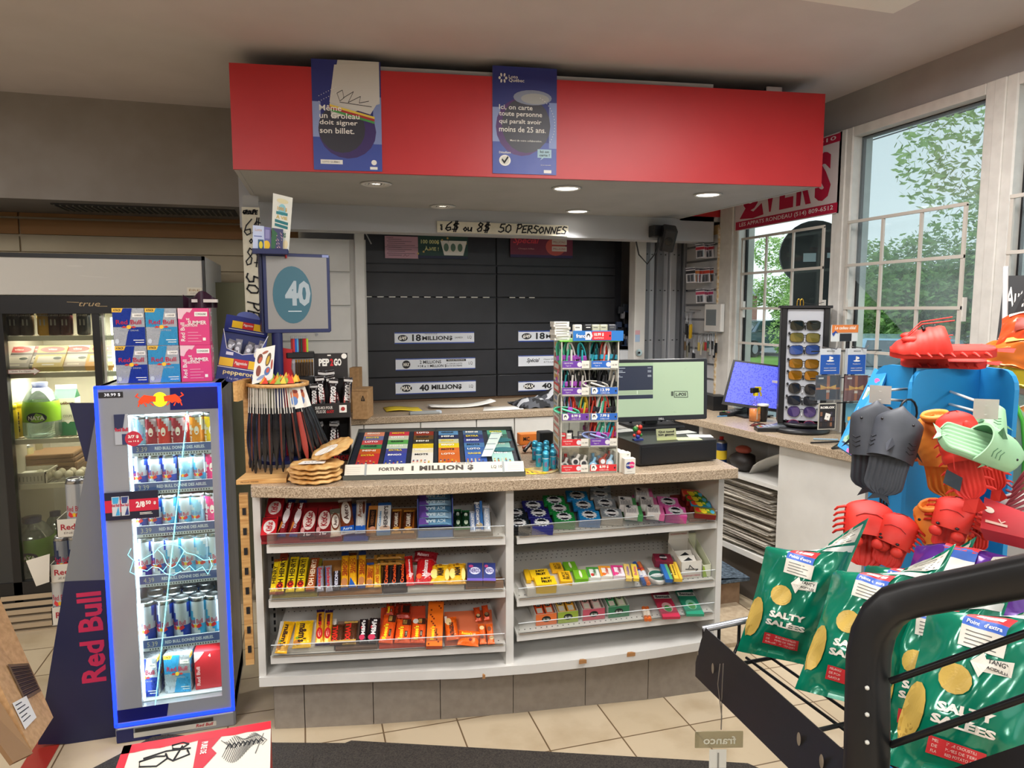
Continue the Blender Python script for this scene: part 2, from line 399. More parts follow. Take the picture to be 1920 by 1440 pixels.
# downlights
def downlight(px,py,lit,label):
 p=on(px,py,z=2.15); t=thing('downlight',label,'ceiling light',p,group='recessed downlights in the canopy')
 g=G(); g.lathe([(.074,0),(.062,-.006),(.058,0.002)],mat('#d9d9d9',.3),24); g.build('trim_ring',t,True)
 g=G(); g.lathe([(.058,0.001),(.03,.0018)],mat('#dedede',.15,.9),24)
 for k in range(7):g.rect(frame((0,0,0),(1,0,0),(0,-1,0)),-.05+k*.014,-.03,-.043+k*.014,.03,mat('#8a8a8a' if k%2 else '#f2f2f2',.2),.0005)
 g.ell(frame((0,0,0),(1,0,0),(0,-1,0)),0,0,.057 if lit else .02,.057 if lit else .012,mat('#fff6e8',.4,0,6 if lit else 1.0),.001)
 g.build('reflector',t,True)
 if lit:
  l=bpy.data.lights.new('downlight_spot','SPOT'); l.energy=42; l.spot_size=R(120); l.spot_blend=.8; l.shadow_soft_size=.05; l.color=(1,.97,.93)
  o=bpy.data.objects.new('bulb_light',l); COL.objects.link(o); o.parent=t; o.location=(0,0,-.02)
downlight(705,345,False,'unlit recessed downlight nearest the red board, leftmost of five')
downlight(830,387,False,'unlit recessed downlight at the back left of the canopy')
downlight(1062,353,True,'lit recessed downlight in the middle of the front row')
downlight(1083,396,True,'lit recessed downlight at the back right of the canopy')
downlight(1327,365,True,'lit recessed downlight at the right end of the front row')
# ceiling fixtures
first=None
for i,(fx,fy,fw_,fd)in enumerate(FIXTURES):
 lab=['white box ceiling light fixture whose corner shows at the top edge','white ceiling light fixture above the left of the shop, behind the camera view','white ceiling light fixture at the far left','white ceiling light fixture behind the camera','white ceiling light fixture behind on the right','white ceiling light fixture behind on the left'][i]
 t=thing('ceiling_light',lab,'ceiling light',(fx,fy,2.65))
 g=G(); a,b=fw_/2,fd/2; wf=mat('#e8e2da',.5)
 e_=.13 if i==0 else .04
 for q in((-a,-b,-a+e_,b),(a-e_,-b,a,b),(-a+e_+.0005,-b,a-e_-.0005,-b+e_),(-a+e_+.0005,b-e_,a-e_-.0005,b)):g.box((q[0],q[1],-.06),(q[2],q[3],0),wf)
 g.build('housing',t,True)
 g=G(); g.box((-a+e_,-b+e_,-.045),(a-e_,b-e_,-.035),mat('#fff3e4',.5,0,2.0)); g.build('diffuser',t,True)
 # posters on the red board
FC=lambda o=0:(lambda p:P0+CU*p[0]-CN*(p[2]+o)+V((0,0,p[1])))
def fc(px,py):
 q=onp(px,py,P0,CN); return(q-P0).dot(CU),q.z
NAVY=mat('#27307a',.4); BLU2=mat('#4a5cb0',.4)
def poster(px0,px1,py0,py1,label):
 x0,zt=fc(px0,py0); x1,_=fc(px1,py0); _,zb=fc((px0+px1)/2,py1)
 g=G(); F=FC(.003); g.T=None
 g.grid(lambda a,b:F((x0+(x1-x0)*a,zb+(zt-zb)*b,.0)),1,1,NAVY)
 w=x1-x0; h=zt-zb
 g.box # back sheet thickness
 g.add([F((x0,zb,-.002)),F((x1,zb,-.002)),F((x1,zt,-.002)),F((x0,zt,-.002))],[(3,2,1,0)],PAPER)
 f=lambda p:F((x0+p[0]*w,zb+p[1]*h,p[2]+.001))
 g.rect(f,0,0,1,.3,mat('#3c4fa0',.4),.0002); g.rect(f,0,.3,.12,.62,mat('#8e9cc8',.4),.0003); g.rect(f,.88,.25,1,.68,mat('#7f8fc0',.4),.0003)
 return g,f,w/h
g,f,asp=poster(583,713,110,320,'')
g.ell(f,.5,.36,.42,.25,mat('#3c2a66',.4),.0004); g.ell(f,.42,.38,.34,.22,mat('#34343f',.4),.0005)
g.poly(f,[(.38,1),(.98,1),(.98,.62),(.28,.47),(.25,.6)],mat('#c8c6c0',.5),.0008)
for k,c in enumerate(('#e8c84a','#b03030','#4a9a4c')):g.poly(f,[(.25,.6-k*.02),(.9,.5-k*.022),(.9,.48-k*.022),(.25,.58-k*.02)],mat(c,.5),.0009)
g.poly(f,[(.33,.985-.03),(.98,.985),(.98,.66),(.84,.52),(.25,.62)],mat('#cfccc6',.5),.001)
g.strokes(f,[[(.45,.66),(.6,.72),(.52,.62),(.7,.68),(.68,.62),(.82,.64)],[(.4,.62),(.86,.59)],[(.36,.7),(.44,.73),(.46,.66),(.4,.63),(.36,.7)]],INK,.006,.0014)
for k,t in enumerate(['Même','un Groleau','doit signer','son billet.']):g.text(f,t,.1,.565-k*.068,[.32,.58,.55,.5][k],.052 if k in(0,1,3)else .056,PAPER,.012,al='l')
g.rect(f,.1,.055,.42,.095,PAPER,.001); g.text(f,'LOTO QUÉBEC',.13,.075,.25,.018,INK,e=.002,al='l'); g.ell(f,.88,.08,.04,.024,PAPER,.001); g.rect(f,.82,.015,.93,.04,PAPER,.001)
for k in range(16):g.ell(f,.1+(k%8)*.035,.62+(k//8)*.05+(k%8)*.012,.006,.004,PAPER,.001,6)
tag(g.build('poster'),'blue lottery poster with a signed paper and "doit signer son billet"','poster')
g,f,asp=poster(923,1044,123,327,'')
g.ell(f,.45,.44,.4,.27,mat('#52286a',.4),.0004); g.ell(f,.52,.46,.38,.26,mat('#3a3a44',.4),.0005); g.ell(f,.62,.72,.3,.07,mat('#8b93a8',.4),.0006); g.ell(f,.66,.71,.22,.05,mat('#a9aaa8',.4),.0007)
g.text(f,'Loto',.25,.905,.14,.03,PAPER,.01,al='l'); g.text(f,'Québec',.25,.87,.24,.036,PAPER,.01,al='l')
for k in range(6):a=k*1.05; g.ell(f,.16+.05*math.cos(a),.89+.032*math.sin(a),.018,.014,PAPER,.001,10,a)
for k,t in enumerate(['Ici, on carte','toute personne','qui paraît avoir','moins de 25 ans.']):g.text(f,t,.1,.62-k*.067,[.52,.67,.66,.73][k],.052,PAPER,.012,al='l')
g.text(f,'Merci de votre collaboration.',.27,.315,.5,.018,PAPER,.005,al='l'); g.text(f,'Détaillant',.1,.2,.18,.02,PAPER,.01,al='l')
g.ell(f,.19,.125,.09,.052,PAPER,.001,28); g.ell(f,.19,.125,.065,.038,mat('#d8d6cc'),.0014,28); g.strokes(f,[[(.15,.13),(.18,.105),(.235,.155)]],INK,.02,.002)
g.poly(f,[(.7,.24),(.92,.24),(.92,.16),(.8,.16),(.74,.135),(.77,.16),(.7,.16)],mat('#a8c8d4'),.001); g.text(f,'Ici on',.81,.218,.14,.024,INK,.01,e=.002); g.text(f,'carte !',.81,.185,.16,.024,INK,.01,e=.002)
g.text(f,'LQ  jeu responsable',.83,.09,.16,.014,PAPER,e=.002); g.rect(f,.8,.015,.92,.045,PAPER,.001)
for k in range(18):a=-.6+k*.1; g.ell(f,.55+.42*math.cos(a),.47+.28*math.sin(a),.006,.004,PAPER,.001,6)
tag(g.build('poster'),'blue lottery poster reading "Ici, on carte toute personne" right of the other','poster')
# marker price strips
STRIP=noisy('cream_price_strip','#d9d2bd','#e2dcc9',30,.7)
g=G(); a=on(820,414,y=4.14); b=on(1066,443,y=4.14); F=frame((a.x,4.145,b.z),(1,0,0),(0,0,1)); w=b.x-a.x; h=a.z-b.z
g.T=None; g.box((a.x,4.145,b.z),(b.x,4.155,a.z),STRIP); L,ww=pen('6$ ou 8$  50 PERSONNES',0,0,1)
q=(w-.06)/ww; g.strokes(F,[[(x*q+.045,y*h*.78+.012)for x,y in l]for l in L],INK,.008)
g.strokes(F,[[(y*-.012+.03,x*.011+.012)for x,y in l]for l in pen('GROUPE',0,0,1)[0]],INK,.003)
tag(g.build('price_strip'),'horizontal cream strip hand lettered "6$ ou 8$ 50 PERSONNES" on the lintel','sign')
g=G(); zt=on(455,388,y=3.9).z; xl=on(453,395,y=3.9).x; w=.085; zb=on(480,650,y=3.9).z; F=frame((xl,3.895,zb),(1,0,0),(0,0,1))
g.box((xl,3.9,zb-.3),(xl+w,3.93,zt),STRIP)
H=zt-zb
for s_,yy,hh,ww,xo in(('GROUPE',H-.035,.022,.07,.005),('6$',H-.14,.08,.08,.005),('ou',H-.18,.05,.04,.03),('8$',H-.29,.085,.08,.008)):
 L,q=pen(s_,0,0,1); g.strokes(F,[[(xo+x/q*ww,yy+y*hh)for x,y in l]for l in L],INK,.006)
L,q=pen('50 PERSONNES',0,0,1); g.strokes(F,[[(.012+y*.065,H-.33-x*.085)for x,y in l]for l in L],INK,.008)
o_=G(); o_.box((xl+.005,3.932,0),(xl+w-.005,3.99,2.15),SOF); o_.build('support_post',can_,label='pale post carrying the canopy corner')
tag(g.build('price_strip'),'vertical cream strip hand lettered "6$ ou 8$ 50 PERS" left of the blue monitor','sign')
# floor stripe and mats
g=G(); g.box((-.97,-3,.0),(-.885,4.8,.0025),mat('#9c2a20',.4)); struct(g.build('trim_5'),'red tile stripe in the floor')
MATM=noisy('dark_door_mat','#211d1a','#4b443d',220,.95,.3,.7,.6)
g=G(); g.prism([(-.78,2.55),(-.55,2.75),(-.14,2.57),(.12,2.49),(.3,1.4),(-.7,1.0)],0.0,.008,MATM); tag(g.build('floor_mat'),'dark ribbed mat under the energy drink cooler, at the lower left','mat')
g=G(); g.prism([(.0,2.44),(.13,2.49),(1.43,1.97),(1.9,1.2),(1.2,.2),(-.2,.4)],0.0085,.016,MATM); tag(g.build('floor_mat'),'dark ribbed mat in front of the sales counter','mat')
# ================================================================ outside the windows
g=G(); g.box((XR+.14,-20,-.5),(60,60,-.3),noisy('asphalt','#8d9496','#9ba2a4',8,.9)); tag(g.build('street'),'pale grey street outside the shop windows','ground')
g=G(); g.box((11.8,-15,-.3),(18,40,-.29),noisy('lawn','#6c9a3c','#8fbb55',30,.9)); tag(g.build('lawn'),'strip of green lawn across the street','lawn',kind='stuff')
LEAF=[noisy('leaf_green','#5c8a44','#98c068',3,.6),noisy('leaf_light','#86b058','#bcdc84',3,.6),noisy('leaf_dark','#48703c','#7aa45c',3,.6)]
BARK=noisy('bark','#4c3d30','#6b5848',10,.9)
def tree(loc,h,rad,n,lm,label,trunk=True):
 t=thing('tree',label,'tree',loc)
 g=G(); rs=random.Random(int(abs(loc[0]*31+loc[1]*17)))
 cl=[(rs.gauss(0,.42)*rad,rs.gauss(0,.42)*rad,h*rs.uniform(.3,.92),rs.uniform(.28,.5)*rad)for _ in range(16)]+[(0,0,h*.6,rad*.8),(0,0,h*.5,rad*.6)]
 for k in range(n):
  c=rs.choice(cl); d=V((rs.gauss(0,1),rs.gauss(0,1),rs.gauss(0,1))).normalized()*c[3]*rs.uniform(.75,1.05)
  p=V(c[:3])+d; s_=rad*rs.uniform(.022,.042); u=V((rs.gauss(0,1),rs.gauss(0,1),rs.gauss(0,1))).normalized(); w=u.orthogonal().normalized()
  g.add([p-u*s_,p+w*s_*.5,p+u*s_,p-w*s_*.5],[(0,1,2,3)],lm)
 o=g.build('foliage',t,True);
 g=G(); g.tube([(0,0,0),(0,0,h*.35),(rad*.1,0,h*.7)],rad*.07,BARK,8,rad*.03); g.build('trunk',t,True)
 return t
for i,(x,y,h,r,k,lab)in enumerate([
(12.6,9.0,5.0,1.9,1,'tall light green tree at the right side of the middle window'),(14.5,13.0,3.3,2.4,0,'broad green tree behind the parked car, through the middle window'),
(18,18,3.6,2.6,0,'green tree at the left edge of the middle window'),(11.2,6.4,5.6,2.2,1,'tall tree filling the window at the right edge'),
(12,4.0,6.0,2.3,2,'dark green tree at the far right outside'),(12.8,15.6,2.2,1.2,1,'low light green bush right of the round black sign'),
(17,13.2,3.6,2.3,2,'dark green tree far behind the parked car'),(19.5,24.5,4.6,2.2,1,'light green tree behind the round black sign'),(16,9.6,4.6,2.3,0,'green tree outside behind the tall light green one')]):
 tree((x,y,-.3),h,r,15000,LEAF[k],lab)
 # brick house
t=thing('house','low red brick house with grey roof seen through the left window','house',(20.5,33,-.3))
g=G(); BR=bpy.data.materials.new('red_brick'); BR.use_nodes=True; n_=BR.node_tree.nodes; b_=n_.new('ShaderNodeTexBrick'); b_.inputs['Scale'].default_value=4
b_.inputs['Color1'].default_value=lin('#a8604e'); b_.inputs['Color2'].default_value=lin('#96503f'); b_.inputs['Mortar'].default_value=lin('#cfc0b0')
tc_=n_.new('ShaderNodeTexCoord'); mp_=n_.new('ShaderNodeMapping'); mp_.inputs['Rotation'].default_value=(R(90),0,0); BR.node_tree.links.new(tc_.outputs['Object'],mp_.inputs[0]); BR.node_tree.links.new(mp_.outputs[0],b_.inputs[0]); BR.node_tree.links.new(b_.outputs[0],n_['Principled BSDF'].inputs['Base Color'])
g.box((-4.5,0,0),(3,5,2.6),BR); g.build('wall',t,True)
g=G(); g.add([(-5,-.5,2.6),(3.5,-.5,2.6),(3.5,5.5,2.6),(-5,5.5,2.6),(-3,2.5,4),(1.6,2.5,4)],[(0,1,5,4),(1,2,5),(2,3,4,5),(3,0,4),(3,2,1,0)],mat('#8d939a',.8)); g.build('roof',t,True)
g=G(); g.box((-2.2,-.03,.9),(-.9,0,2),mat('#e8ecec',.4)); g.box((-2.1,-.05,1),(-1,-.03,1.9),mat('#8fa3ad',.2)); g.build('window',t,True)
def car(loc,rz,col,label):
 t=thing('car',label,'car',loc,(0,0,rz)); M_=mat(col,.25,.3,coat=.6)
 prof=[(-2.1,.35),(-2.15,.75),(-1.9,.95),(-1.3,1.0),(-.65,1.42),(.75,1.45),(1.55,1.02),(2.1,.92),(2.2,.6),(2.15,.35)]
 g=G(); n=len(prof); vs=[]
 for sgn,k in((-1,.86),(-1,.9),(1,.9),(1,.86)):
  pass
 secs=[(-.82,.0),(-.72,1),(.72,1),(.82,.0)]
 rows=[]
 for y,up in((-.86,0),(-.8,1),(.8,1),(.86,0)):
  rows.append([(x*(.98 if not up else 1),y*(.78 if z>1.1 else 1),z if up or z<1 else z*.99)for x,z in prof])
 vs=[p for r_ in rows for p in r_]
 for i in range(3):
  for j in range(n):g.f.append((i*n+j,i*n+(j+1)%n,(i+1)*n+(j+1)%n,(i+1)*n+j)); g.mi.append(0); g.sm.append(False)
 g.v=[V(p)for p in vs]; g.ms=[M_]; g.f.append(tuple(range(n))); g.mi.append(0); g.sm.append(False); g.f.append(tuple(range(4*n-1,3*n-1,-1))); g.mi.append(0); g.sm.append(False)
 g.build('body',t,True)
 g=G(); dk=mat('#46545c',.1,coat=1)
 for s_ in(-1,1):
  for pts in([(-1.15,1.02),(-.6,1.37),(-.05,1.38),(-.05,1.02)],[(.02,1.02),(.02,1.38),(.68,1.37),(1.3,1.03)]):
   g.poly(lambda p,s_=s_:(p[0],s_*(.9 if p[1]<1.1 else .665)*1.0*(1),p[1]),pts,dk)
 g.add([(-1.3,-.7,1.03),(-1.3,.7,1.03),(-.68,.6,1.4),(-.68,-.6,1.4)],[(0,1,2,3)],dk); g.add([(1.5,-.7,1.06),(1.5,.7,1.06),(.8,.6,1.43),(.8,-.6,1.43)],[(0,1,2,3)],dk)
 g.build('car_windows',t,True)
 for x in(-1.35,1.35):
  for y in(-.85,.85):
   w=G(); w.cyl((x,y-.1,.33),(x,y+.1,.33),.33,BLK,20); w.cyl((x,y-.105,.33),(x,y+.105,.33),.19,METAL,12); w.build('wheel',t,True)
 return t
car((9.4,9.2,-.3),R(48),'#9fc4dc','pale blue car parked just outside the middle window')
car((17.9,25.2,-.3),R(20),'#55707f','dark blue grey car parked farther off, seen through the left window')
# overhead wires
for i,(z,y0,y1,lab)in enumerate([(5.6,-2,40,'thick overhead wire, topmost outside the windows'),(4.7,-2,40,'thin overhead wire, second from the top'),(4.45,-2,40,'thin overhead wire, lowest of the three')]):
 g=G(); g.tube([(10,y0,z+.3),(9.2,12,z-.1),(9,y1,z+.2)],.03 if i==0 else .012,mat('#4a4f52',.6),6); tag(g.build('overhead_wire'),lab,'wire')
 # banner for fishing worms
t=thing('window_banner','white and crimson bait banner reading VERS across the top of the left window','banner',(XR,3.5,2.1))
g=G(); CR=mat('#b8183e',.5); x=XR-.032
F=lambda p:V((x-p[2],3.99-p[0],p[1]))
g.box((x,3.07,2.06),(x+.004,3.98,2.465),mat('#dccfd0',.6)); g.rect(F,.02,2.065,.91,2.115,CR); g.rect(F,.02,2.42,.91,2.46,CR)
g.text(F,'LES APPATS RONDEAU (514) 809-6512',.47,2.091,.82,.03,mat('#e9dfe0'),.012)
g.text(F,'(450) 454-4410',.6,2.44,.56,.026,mat('#e9dfe0'),.012)
for k,ch in enumerate('VERS'):g.text(F,ch,.36+k*.145,2.262,.12,.25,CR,.05)
g.ell(F,.17,2.24,.08,.07,CR,.0012,12); g.ell(F,.17,2.25,.045,.04,mat('#e9dfe0'),.002,12); g.ell(F,.17,2.27,.05,.03,CR,.003,10); g.poly(F,[(.06,2.13),(.12,2.19),(.2,2.16),(.28,2.2),(.3,2.13),(.2,2.12)],CR)
g.build('sheet',t)
# round black light box behind the grille
t=thing('light_box_sign','black keyhole shaped back of a lottery light box hanging outside the left window','sign',(2.95,3.62,1.9),(0,0,R(-32)))
g=G(); pts=[(math.cos(a)*.19,math.sin(a)*.19)for a in[R(-55+k*290/24)for k in range(25)]]; pts=pts+[(-.105,-.28),(-.1,-.75),(.1,-.75),(.1,-.26)]
g.T=lambda p:V((p[0],-p[2],p[1])); g.prism(pts,0,.07,mat('#17191d',.5)); g.build('case',t,True)
g=G(); g.T=lambda p:V((p[0],-p[2],p[1])); g.rect(lambda p:p,-.06,-.05,.01,.0,mat('#9aa6ae'),.072); g.rect(lambda p:p,.07,-.03,.11,0,mat('#9aa6ae'),.072); g.build('sticker',t,True)
# ================================================================ sales counter
cp=[on(px,py,z=.96)for px,py in((470,912),(580,914),(700,911),(820,907),(940,901),(1050,896),(1160,890),(1270,885),(1385,878))]
t=thing('sales_counter','white sales counter with speckled beige top and tiled base','counter',(.7,2.75,0))
g=G(); g.prism([tuple(p[:2])for p in cp]+[(1.63,2.55),(1.63,3.02),(-.2,3.06)],.92,.96,LAM)
g.build('countertop',t,label='speckled beige laminate top',bevel=.003)
WP=noisy('white_shelf_enamel','#d4d2cd','#dcdad5',8,.45); WP2=mat('#c9c7c2',.5)
base=[(-.14,2.67),(-.03,2.645),(.22,2.595),(.47,2.555),(.75,2.515),(1.04,2.485),(1.3,2.455),(1.6,2.44)]
kb=[(-.185,2.62),(.05,2.575),(.3,2.52),(.55,2.465),(.8,2.43),(1.05,2.41),(1.3,2.405),(1.585,2.41)]
g=G(); g.prism(kb+[(1.585,3.0),(-.185,3.0)],.2,.235,WP)
for x_,w_ in((.98,.03),(1.18,.035),(.6,.01)):g.prism([(x_,2.406),(x_+w_,2.404),(x_+w_*.7,2.414),(x_+w_*.2,2.415)],.222,.2365,mat('#a87848',.9))
g.build('bottom_board',t,label='white curved bottom board with chipped edge')
KT=noisy('grey_brown_kick_tile','#857c72','#8f867b',30,.6)
for i in range(len(base)-1):
 (x0,y0),(x1,y1)=base[i],base[i+1]; dx,dy=x1-x0,y1-y0; q=.0015/math.hypot(dx,dy)
 g=G(); g.prism([(x0+dx*q,y0+dy*q),(x1-dx*q,y1-dy*q),(x1-dx*q,y1+.012),(x0+dx*q,y0+.012)],.0,.2,KT); g.build('kick_tile',t)
g=G(); g.prism([(x,y+.013)for x,y in base]+[(1.6,3.0),(-.14,3.0)],0,.199,mat('#4a3f35',.9)); g.build('plinth',t)
Fb=frame((-.17,2.99,.235),(1,0,0),(0,0,1))
g=G(); g.box((-.185,2.985,.235),(1.6,3.0,.92),WP2)
for zz in(.33,.36,.55,.58,.76,.79):
 for k in range(56):g.ell(Fb,.03+k*.031,zz-.235,.0035,.0035,INK,.006,6)
g.build('back_panel',t,label='perforated back panel')
for x0,x1,y0 in((-.185,-.16,2.63),(.705,.735,2.46),(1.575,1.6,2.42)):
 g=G(); g.box((x0,y0,.235),(x1,2.99,.92),WP); g.build('upright_panel',t)
for x in(-.14,.68,.76,1.55):
 g=G(); g.box((x-.012,2.965,.235),(x+.012,2.985,.92),WP2)
 for k in range(22):g.box((x-.004,2.963,.25+k*.03),(x+.004,2.9655,.268+k*.03),INK)
 g.build('slotted_upright',t)
g=G(); g.box((-.235,2.7,.25),(-.205,2.73,.9),WOOD)
for k in range(8):g.box((-.225,2.694,.3+k*.075),(-.213,2.701,.325+k*.075),INK)
g.build('wooden_rail',t,label='pine rail with dark slots at the left end')
# shelf frames: origin at the lip, u along the front, v up the slope
def shelf(p0,p1,z,tilt=12,lip=None,depth=.38):
 p0=V((*p0,z)); p1=V((*p1,z)); u=(p1-p0); L=u.length; u=u/L; b=V((-u.y,u.x,0))
 v=(b*math.cos(R(tilt))+V((0,0,1))*math.sin(R(tilt))); n=u.cross(v)
 g=G(); g.T=lambda p:p0+u*p[0]+v*p[1]+n*p[2]
 g.box((0,0,-.012),(L,depth,0),WP); g.T=lambda p:p0+u*p[0]+b*p[1]+V((0,0,p[2]))
 g.box((0,-.006,-.028),(L,.0,.002),WP)
 Fd=lambda p:p0+u*p[0]+v*p[1]+n*p[2]; g.T=None
 for vv in(.02,.26,.285,.31):
  for k in range(int(L/.022)):g.ell(Fd,.015+k*.022+(.011 if vv in(.285,)else 0),vv,.003,.003,INK,.0006,6)
 s=g.build('shelf',t)
 g=G(); g.T=lambda p:p0+u*p[0]+b*p[1]+V((0,0,p[2]))
 g.box((.004,-.012,-.002),(L-.004,-.0095,.045),ACRY); g.box((.004,-.0125,.0445),(L-.004,-.009,.046),mat('#e8eef0',.2)); g.box((.004,-.012,.002),(.006,.05,.045),ACRY)
 g.box((.01,-.011,-.0015),(L-.01,-.001,.002),mat('#9a8c7c',.7)); g.build('acrylic_fence',s,label='clear acrylic front fence')
 return dict(p0=p0,u=u,v=v,n=n,b=b,L=L)
LP=((-.14,2.60),(.70,2.45)); RP=((.75,2.47),(1.575,2.43))
SL=[shelf(*LP,z)for z in(.735,.533,.322)]
SR=[shelf(*RP,z)for z in(.725,.482,.345)]
def plane(S,tilt,lift=.02,back=.004):
 o=S['p0']+S['b']*back+V((0,0,lift)); v=S['b']*math.cos(R(tilt))+V((0,0,1))*math.sin(R(tilt)); return dict(o=o,u=S['u'],v=v,n=S['u'].cross(v),S=S)
def orient(o,p,X,Y):
 X=X.normalized(); Y=(Y-X*Y.dot(X)).normalized(); Z=X.cross(Y); o.location=p; o.rotation_euler=Matrix((X,Y,Z)).transposed().to_euler()
 # ---- small packaged goods; local x = width, y = length, z = thickness
def prints(g,w,l,t,pr):
 for p in pr:
  k=p[0]; F=lambda q:(q[0],q[1],t+q[2])
  if k=='r':g.rect(F,p[1]*w-w/2,p[2]*l,p[3]*w-w/2,p[4]*l,mat(p[5],.35),.0006)
  elif k=='e':g.ell(F,p[1]*w-w/2,p[2]*l,p[3]*w,p[4]*l,mat(p[5],.35),.0009,16)
  elif k=='e2':g.ell(F,p[1]*w-w/2,p[2]*l,p[3]*w,p[4]*l,mat(p[5],.35),.0012,14)
  elif k=='p':g.poly(F,[(a*w-w/2,b*l)for a,b in p[1]],mat(p[2],.35),.001)
  elif k=='t':g.text(F,p[1],p[2]*w-w/2,p[3]*l,p[4]*w,p[5]*l,mat(p[6],.4),p[7]if len(p)>7 else .02,e=.0016,shear=p[8]if len(p)>8 else 0)
  elif k=='v':g.text(F,p[1],p[2]*w-w/2,p[3]*l,p[4]*l,p[5]*w,mat(p[6],.4),p[7]if len(p)>7 else .02,e=.0016,rot=R(90))
  elif k=='V':g.text(F,p[1],p[2]*w-w/2,p[3]*l,p[4]*l,p[5]*w,mat(p[6],.4),p[7]if len(p)>7 else .02,e=.0016,rot=R(-90))
def wrapper(w,l,t,col,pr,crimp=.07,rough=.28,ends=None,seed=0):
 m=mat(col,rough,.15); me_=mat(ends,rough,.15)if ends else m; g=G(); rs=random.Random(seed)
 ph=rs.random()*6
 def th(a,b):
  e=min(1,max(0,(min(b,1-b)-crimp)/.07)); e=e*e*(3-2*e)
  return t*.5*e*(1-abs(2*a-1)**6)+.0008
 def wx(a,b):
  e=min(b,1-b); k=1+(.06 if e<crimp*.9 else 0)
  return(a-.5)*w*k
 wr=lambda a,b:.0012*math.sin(b*40+ph)*math.sin(a*9+ph)if .1<min(b,1-b)<.25 else 0
 f1=lambda a,b:(wx(a,b),b*l+(.002*(int(a*8+.5)%2)if b in(0,1)else 0),t/2+th(a,b)+wr(a,b))
 f2=lambda a,b:(wx(1-a,b),b*l,t/2-th(a,b))
 mf=lambda a,b:me_ if min(b,1-b)<crimp else m
 g.grid(f1,8,14,m,mf); g.grid(f2,8,14,m,mf); prints(g,w,l,t+.0008,pr); return g
def carton(w,l,t,col,pr,side=None,bev=.0015):
 g=G(); g.box((-w/2,0,0),(w/2,l,t),mat(side or col,.45),bev); g.rect(lambda q:(q[0],q[1],t+q[2]),-w/2+.001,.001,w/2-.001,l-.001,mat(col,.4),.0003); prints(g,w,l,t,pr); return g
def drop(PL,x0,y0,x1,y1,wpx,mk,name,label,cat,group,t=.018,lift=0,wmax=None):
 """bottom centre pixel, top centre pixel and pixel width of one flat pack lying on plane PL"""
 o=PL['o']+PL['n']*lift; a=onp(x0,y0,o,PL['n']); b=onp(x1,y1,o,PL['n']); a2=onp(x0+wpx,y0,o,PL['n'])
 w=(a2-a).length; Y=b-a; l=Y.length; X=Y.cross(PL['n']).normalized()
 w*=abs(PL['u'].dot(X)); g=mk(w*.98,l,t); ob=g.build(name); orient(ob,a-PL['n']*(0),X,Y); tag(ob,label,cat,group); return ob
 # display tray wedge under a run of packs
def tray(PL,x0,x1,y0,y1,col,label,frontcol=None):
 o=PL['o']-PL['n']*.001; S=PL['S']; a=onp(x0,y0,o,PL['n']); b=onp(x1,y0,o,PL['n']); c=onp((x0+x1)/2,y1,o,PL['n'])
 ua=(a-S['p0']).dot(S['u']); ub=(b-S['p0']).dot(S['u']); d0=(a-S['p0']).dot(S['b']); l=(c-(a+b)/2).dot(PL['v']); d0=max(d0,.004)
 zz=lambda d:S['p0'].z+d*math.tan(R(12))+.002
 q=lambda u_,d,z:S['p0']+S['u']*u_+S['b']*d+V((0,0,z-S['p0'].z)); vd=PL['v'].dot(S['b']); vz=PL['v'].z
 za=a.z; d1=d0+l*vd; zb=za+l*vz
 g=G(); pts=[]
 for u_ in(ua+.001,ub-.001):pts+=[q(u_,d0,min(zz(d0),za-.002)),q(u_,d1,zz(d1)),q(u_,d1,zb-.001),q(u_,d0,za-.001)]
 g.add(pts,[(0,1,2,3),(7,6,5,4),(0,4,5,1),(3,2,6,7),(1,5,6,2),(0,3,7,4)],mat(col,.6))
 return tag(g.build('display_tray'),label,'display tray','display trays under the packs')
 # ================================================================ candy on the left shelves
Wc=lambda col,pr,ends=None,crimp=.07:(lambda w,l,t:wrapper(w,l,t,col,pr,crimp,ends=ends,seed=int(l*1e4)))
Bc=lambda col,pr,side=None:(lambda w,l,t:carton(w,l,t,col,pr,side))
KK=[('e',.5,.45,.42,.3,'#f0e4e0'),('v','KitKat',.5,.45,.5,.5,'#b01020',.03)]
kkc=[('e',.5,.45,.38,.36,'#f0e4e0'),('v','KitKat',.5,.45,.5,.4,'#c01020',.03),('r',.1,.84,.9,.95,'#7a1018')]
K2=[('e',.5,.5,.4,.2,'#eadfe0'),('v','KitKat',.5,.62,.5,.5,'#f4e8e8',.03),('v','KING',.5,.27,.2,.4,'#d8d8e0'),('p',[(0,.02),(.4,.3),(.1,.35)],'#c87830')]
SEN=[('e',.5,.55,.42,.33,'#ead8d0'),('v','KitKat',.5,.58,.5,.42,'#a01822',.03),('e',.15,.22,.14,.1,'#d89a9a'),('r',.0,.0,1,.14,'#17172c'),('t','2 for',.5,.07,.5,.09,'#f4f4f4')]
AER=[('e',.5,.55,.36,.33,'#f2ece2'),('v','Aero',.5,.55,.45,.36,'#4a2416',.02),('r',0,.02,1,.16,'#1f5fc0'),('t','Aero',.5,.09,.7,.08,'#d8ecff')]
HDK=[('r',.15,.2,.85,.85,'#2a1c16'),('v','HERSHEY',.5,.55,.5,.3,'#8a5a38'),('e',.6,.16,.3,.08,'#d89878')]
HCC=[('v','HERSHEY\'S',.62,.52,.72,.32,'#3a3030',.03),('v','Cookies',.2,.45,.5,.18,'#3f8fc8'),('r',0,.9,1,1,'#2a5fa8'),('e',.6,.14,.4,.08,'#d8b8a0'),('r',0,.0,1,.06,'#2f74b8')]
CML=[('v','CARAMILK',.45,.5,.6,.4,'#e8dcc8',.03),('e',.5,.12,.4,.08,'#e0a040'),('p',[(.8,.1),(1,.1),(1,.9),(.9,.9)],'#8a4a18')]
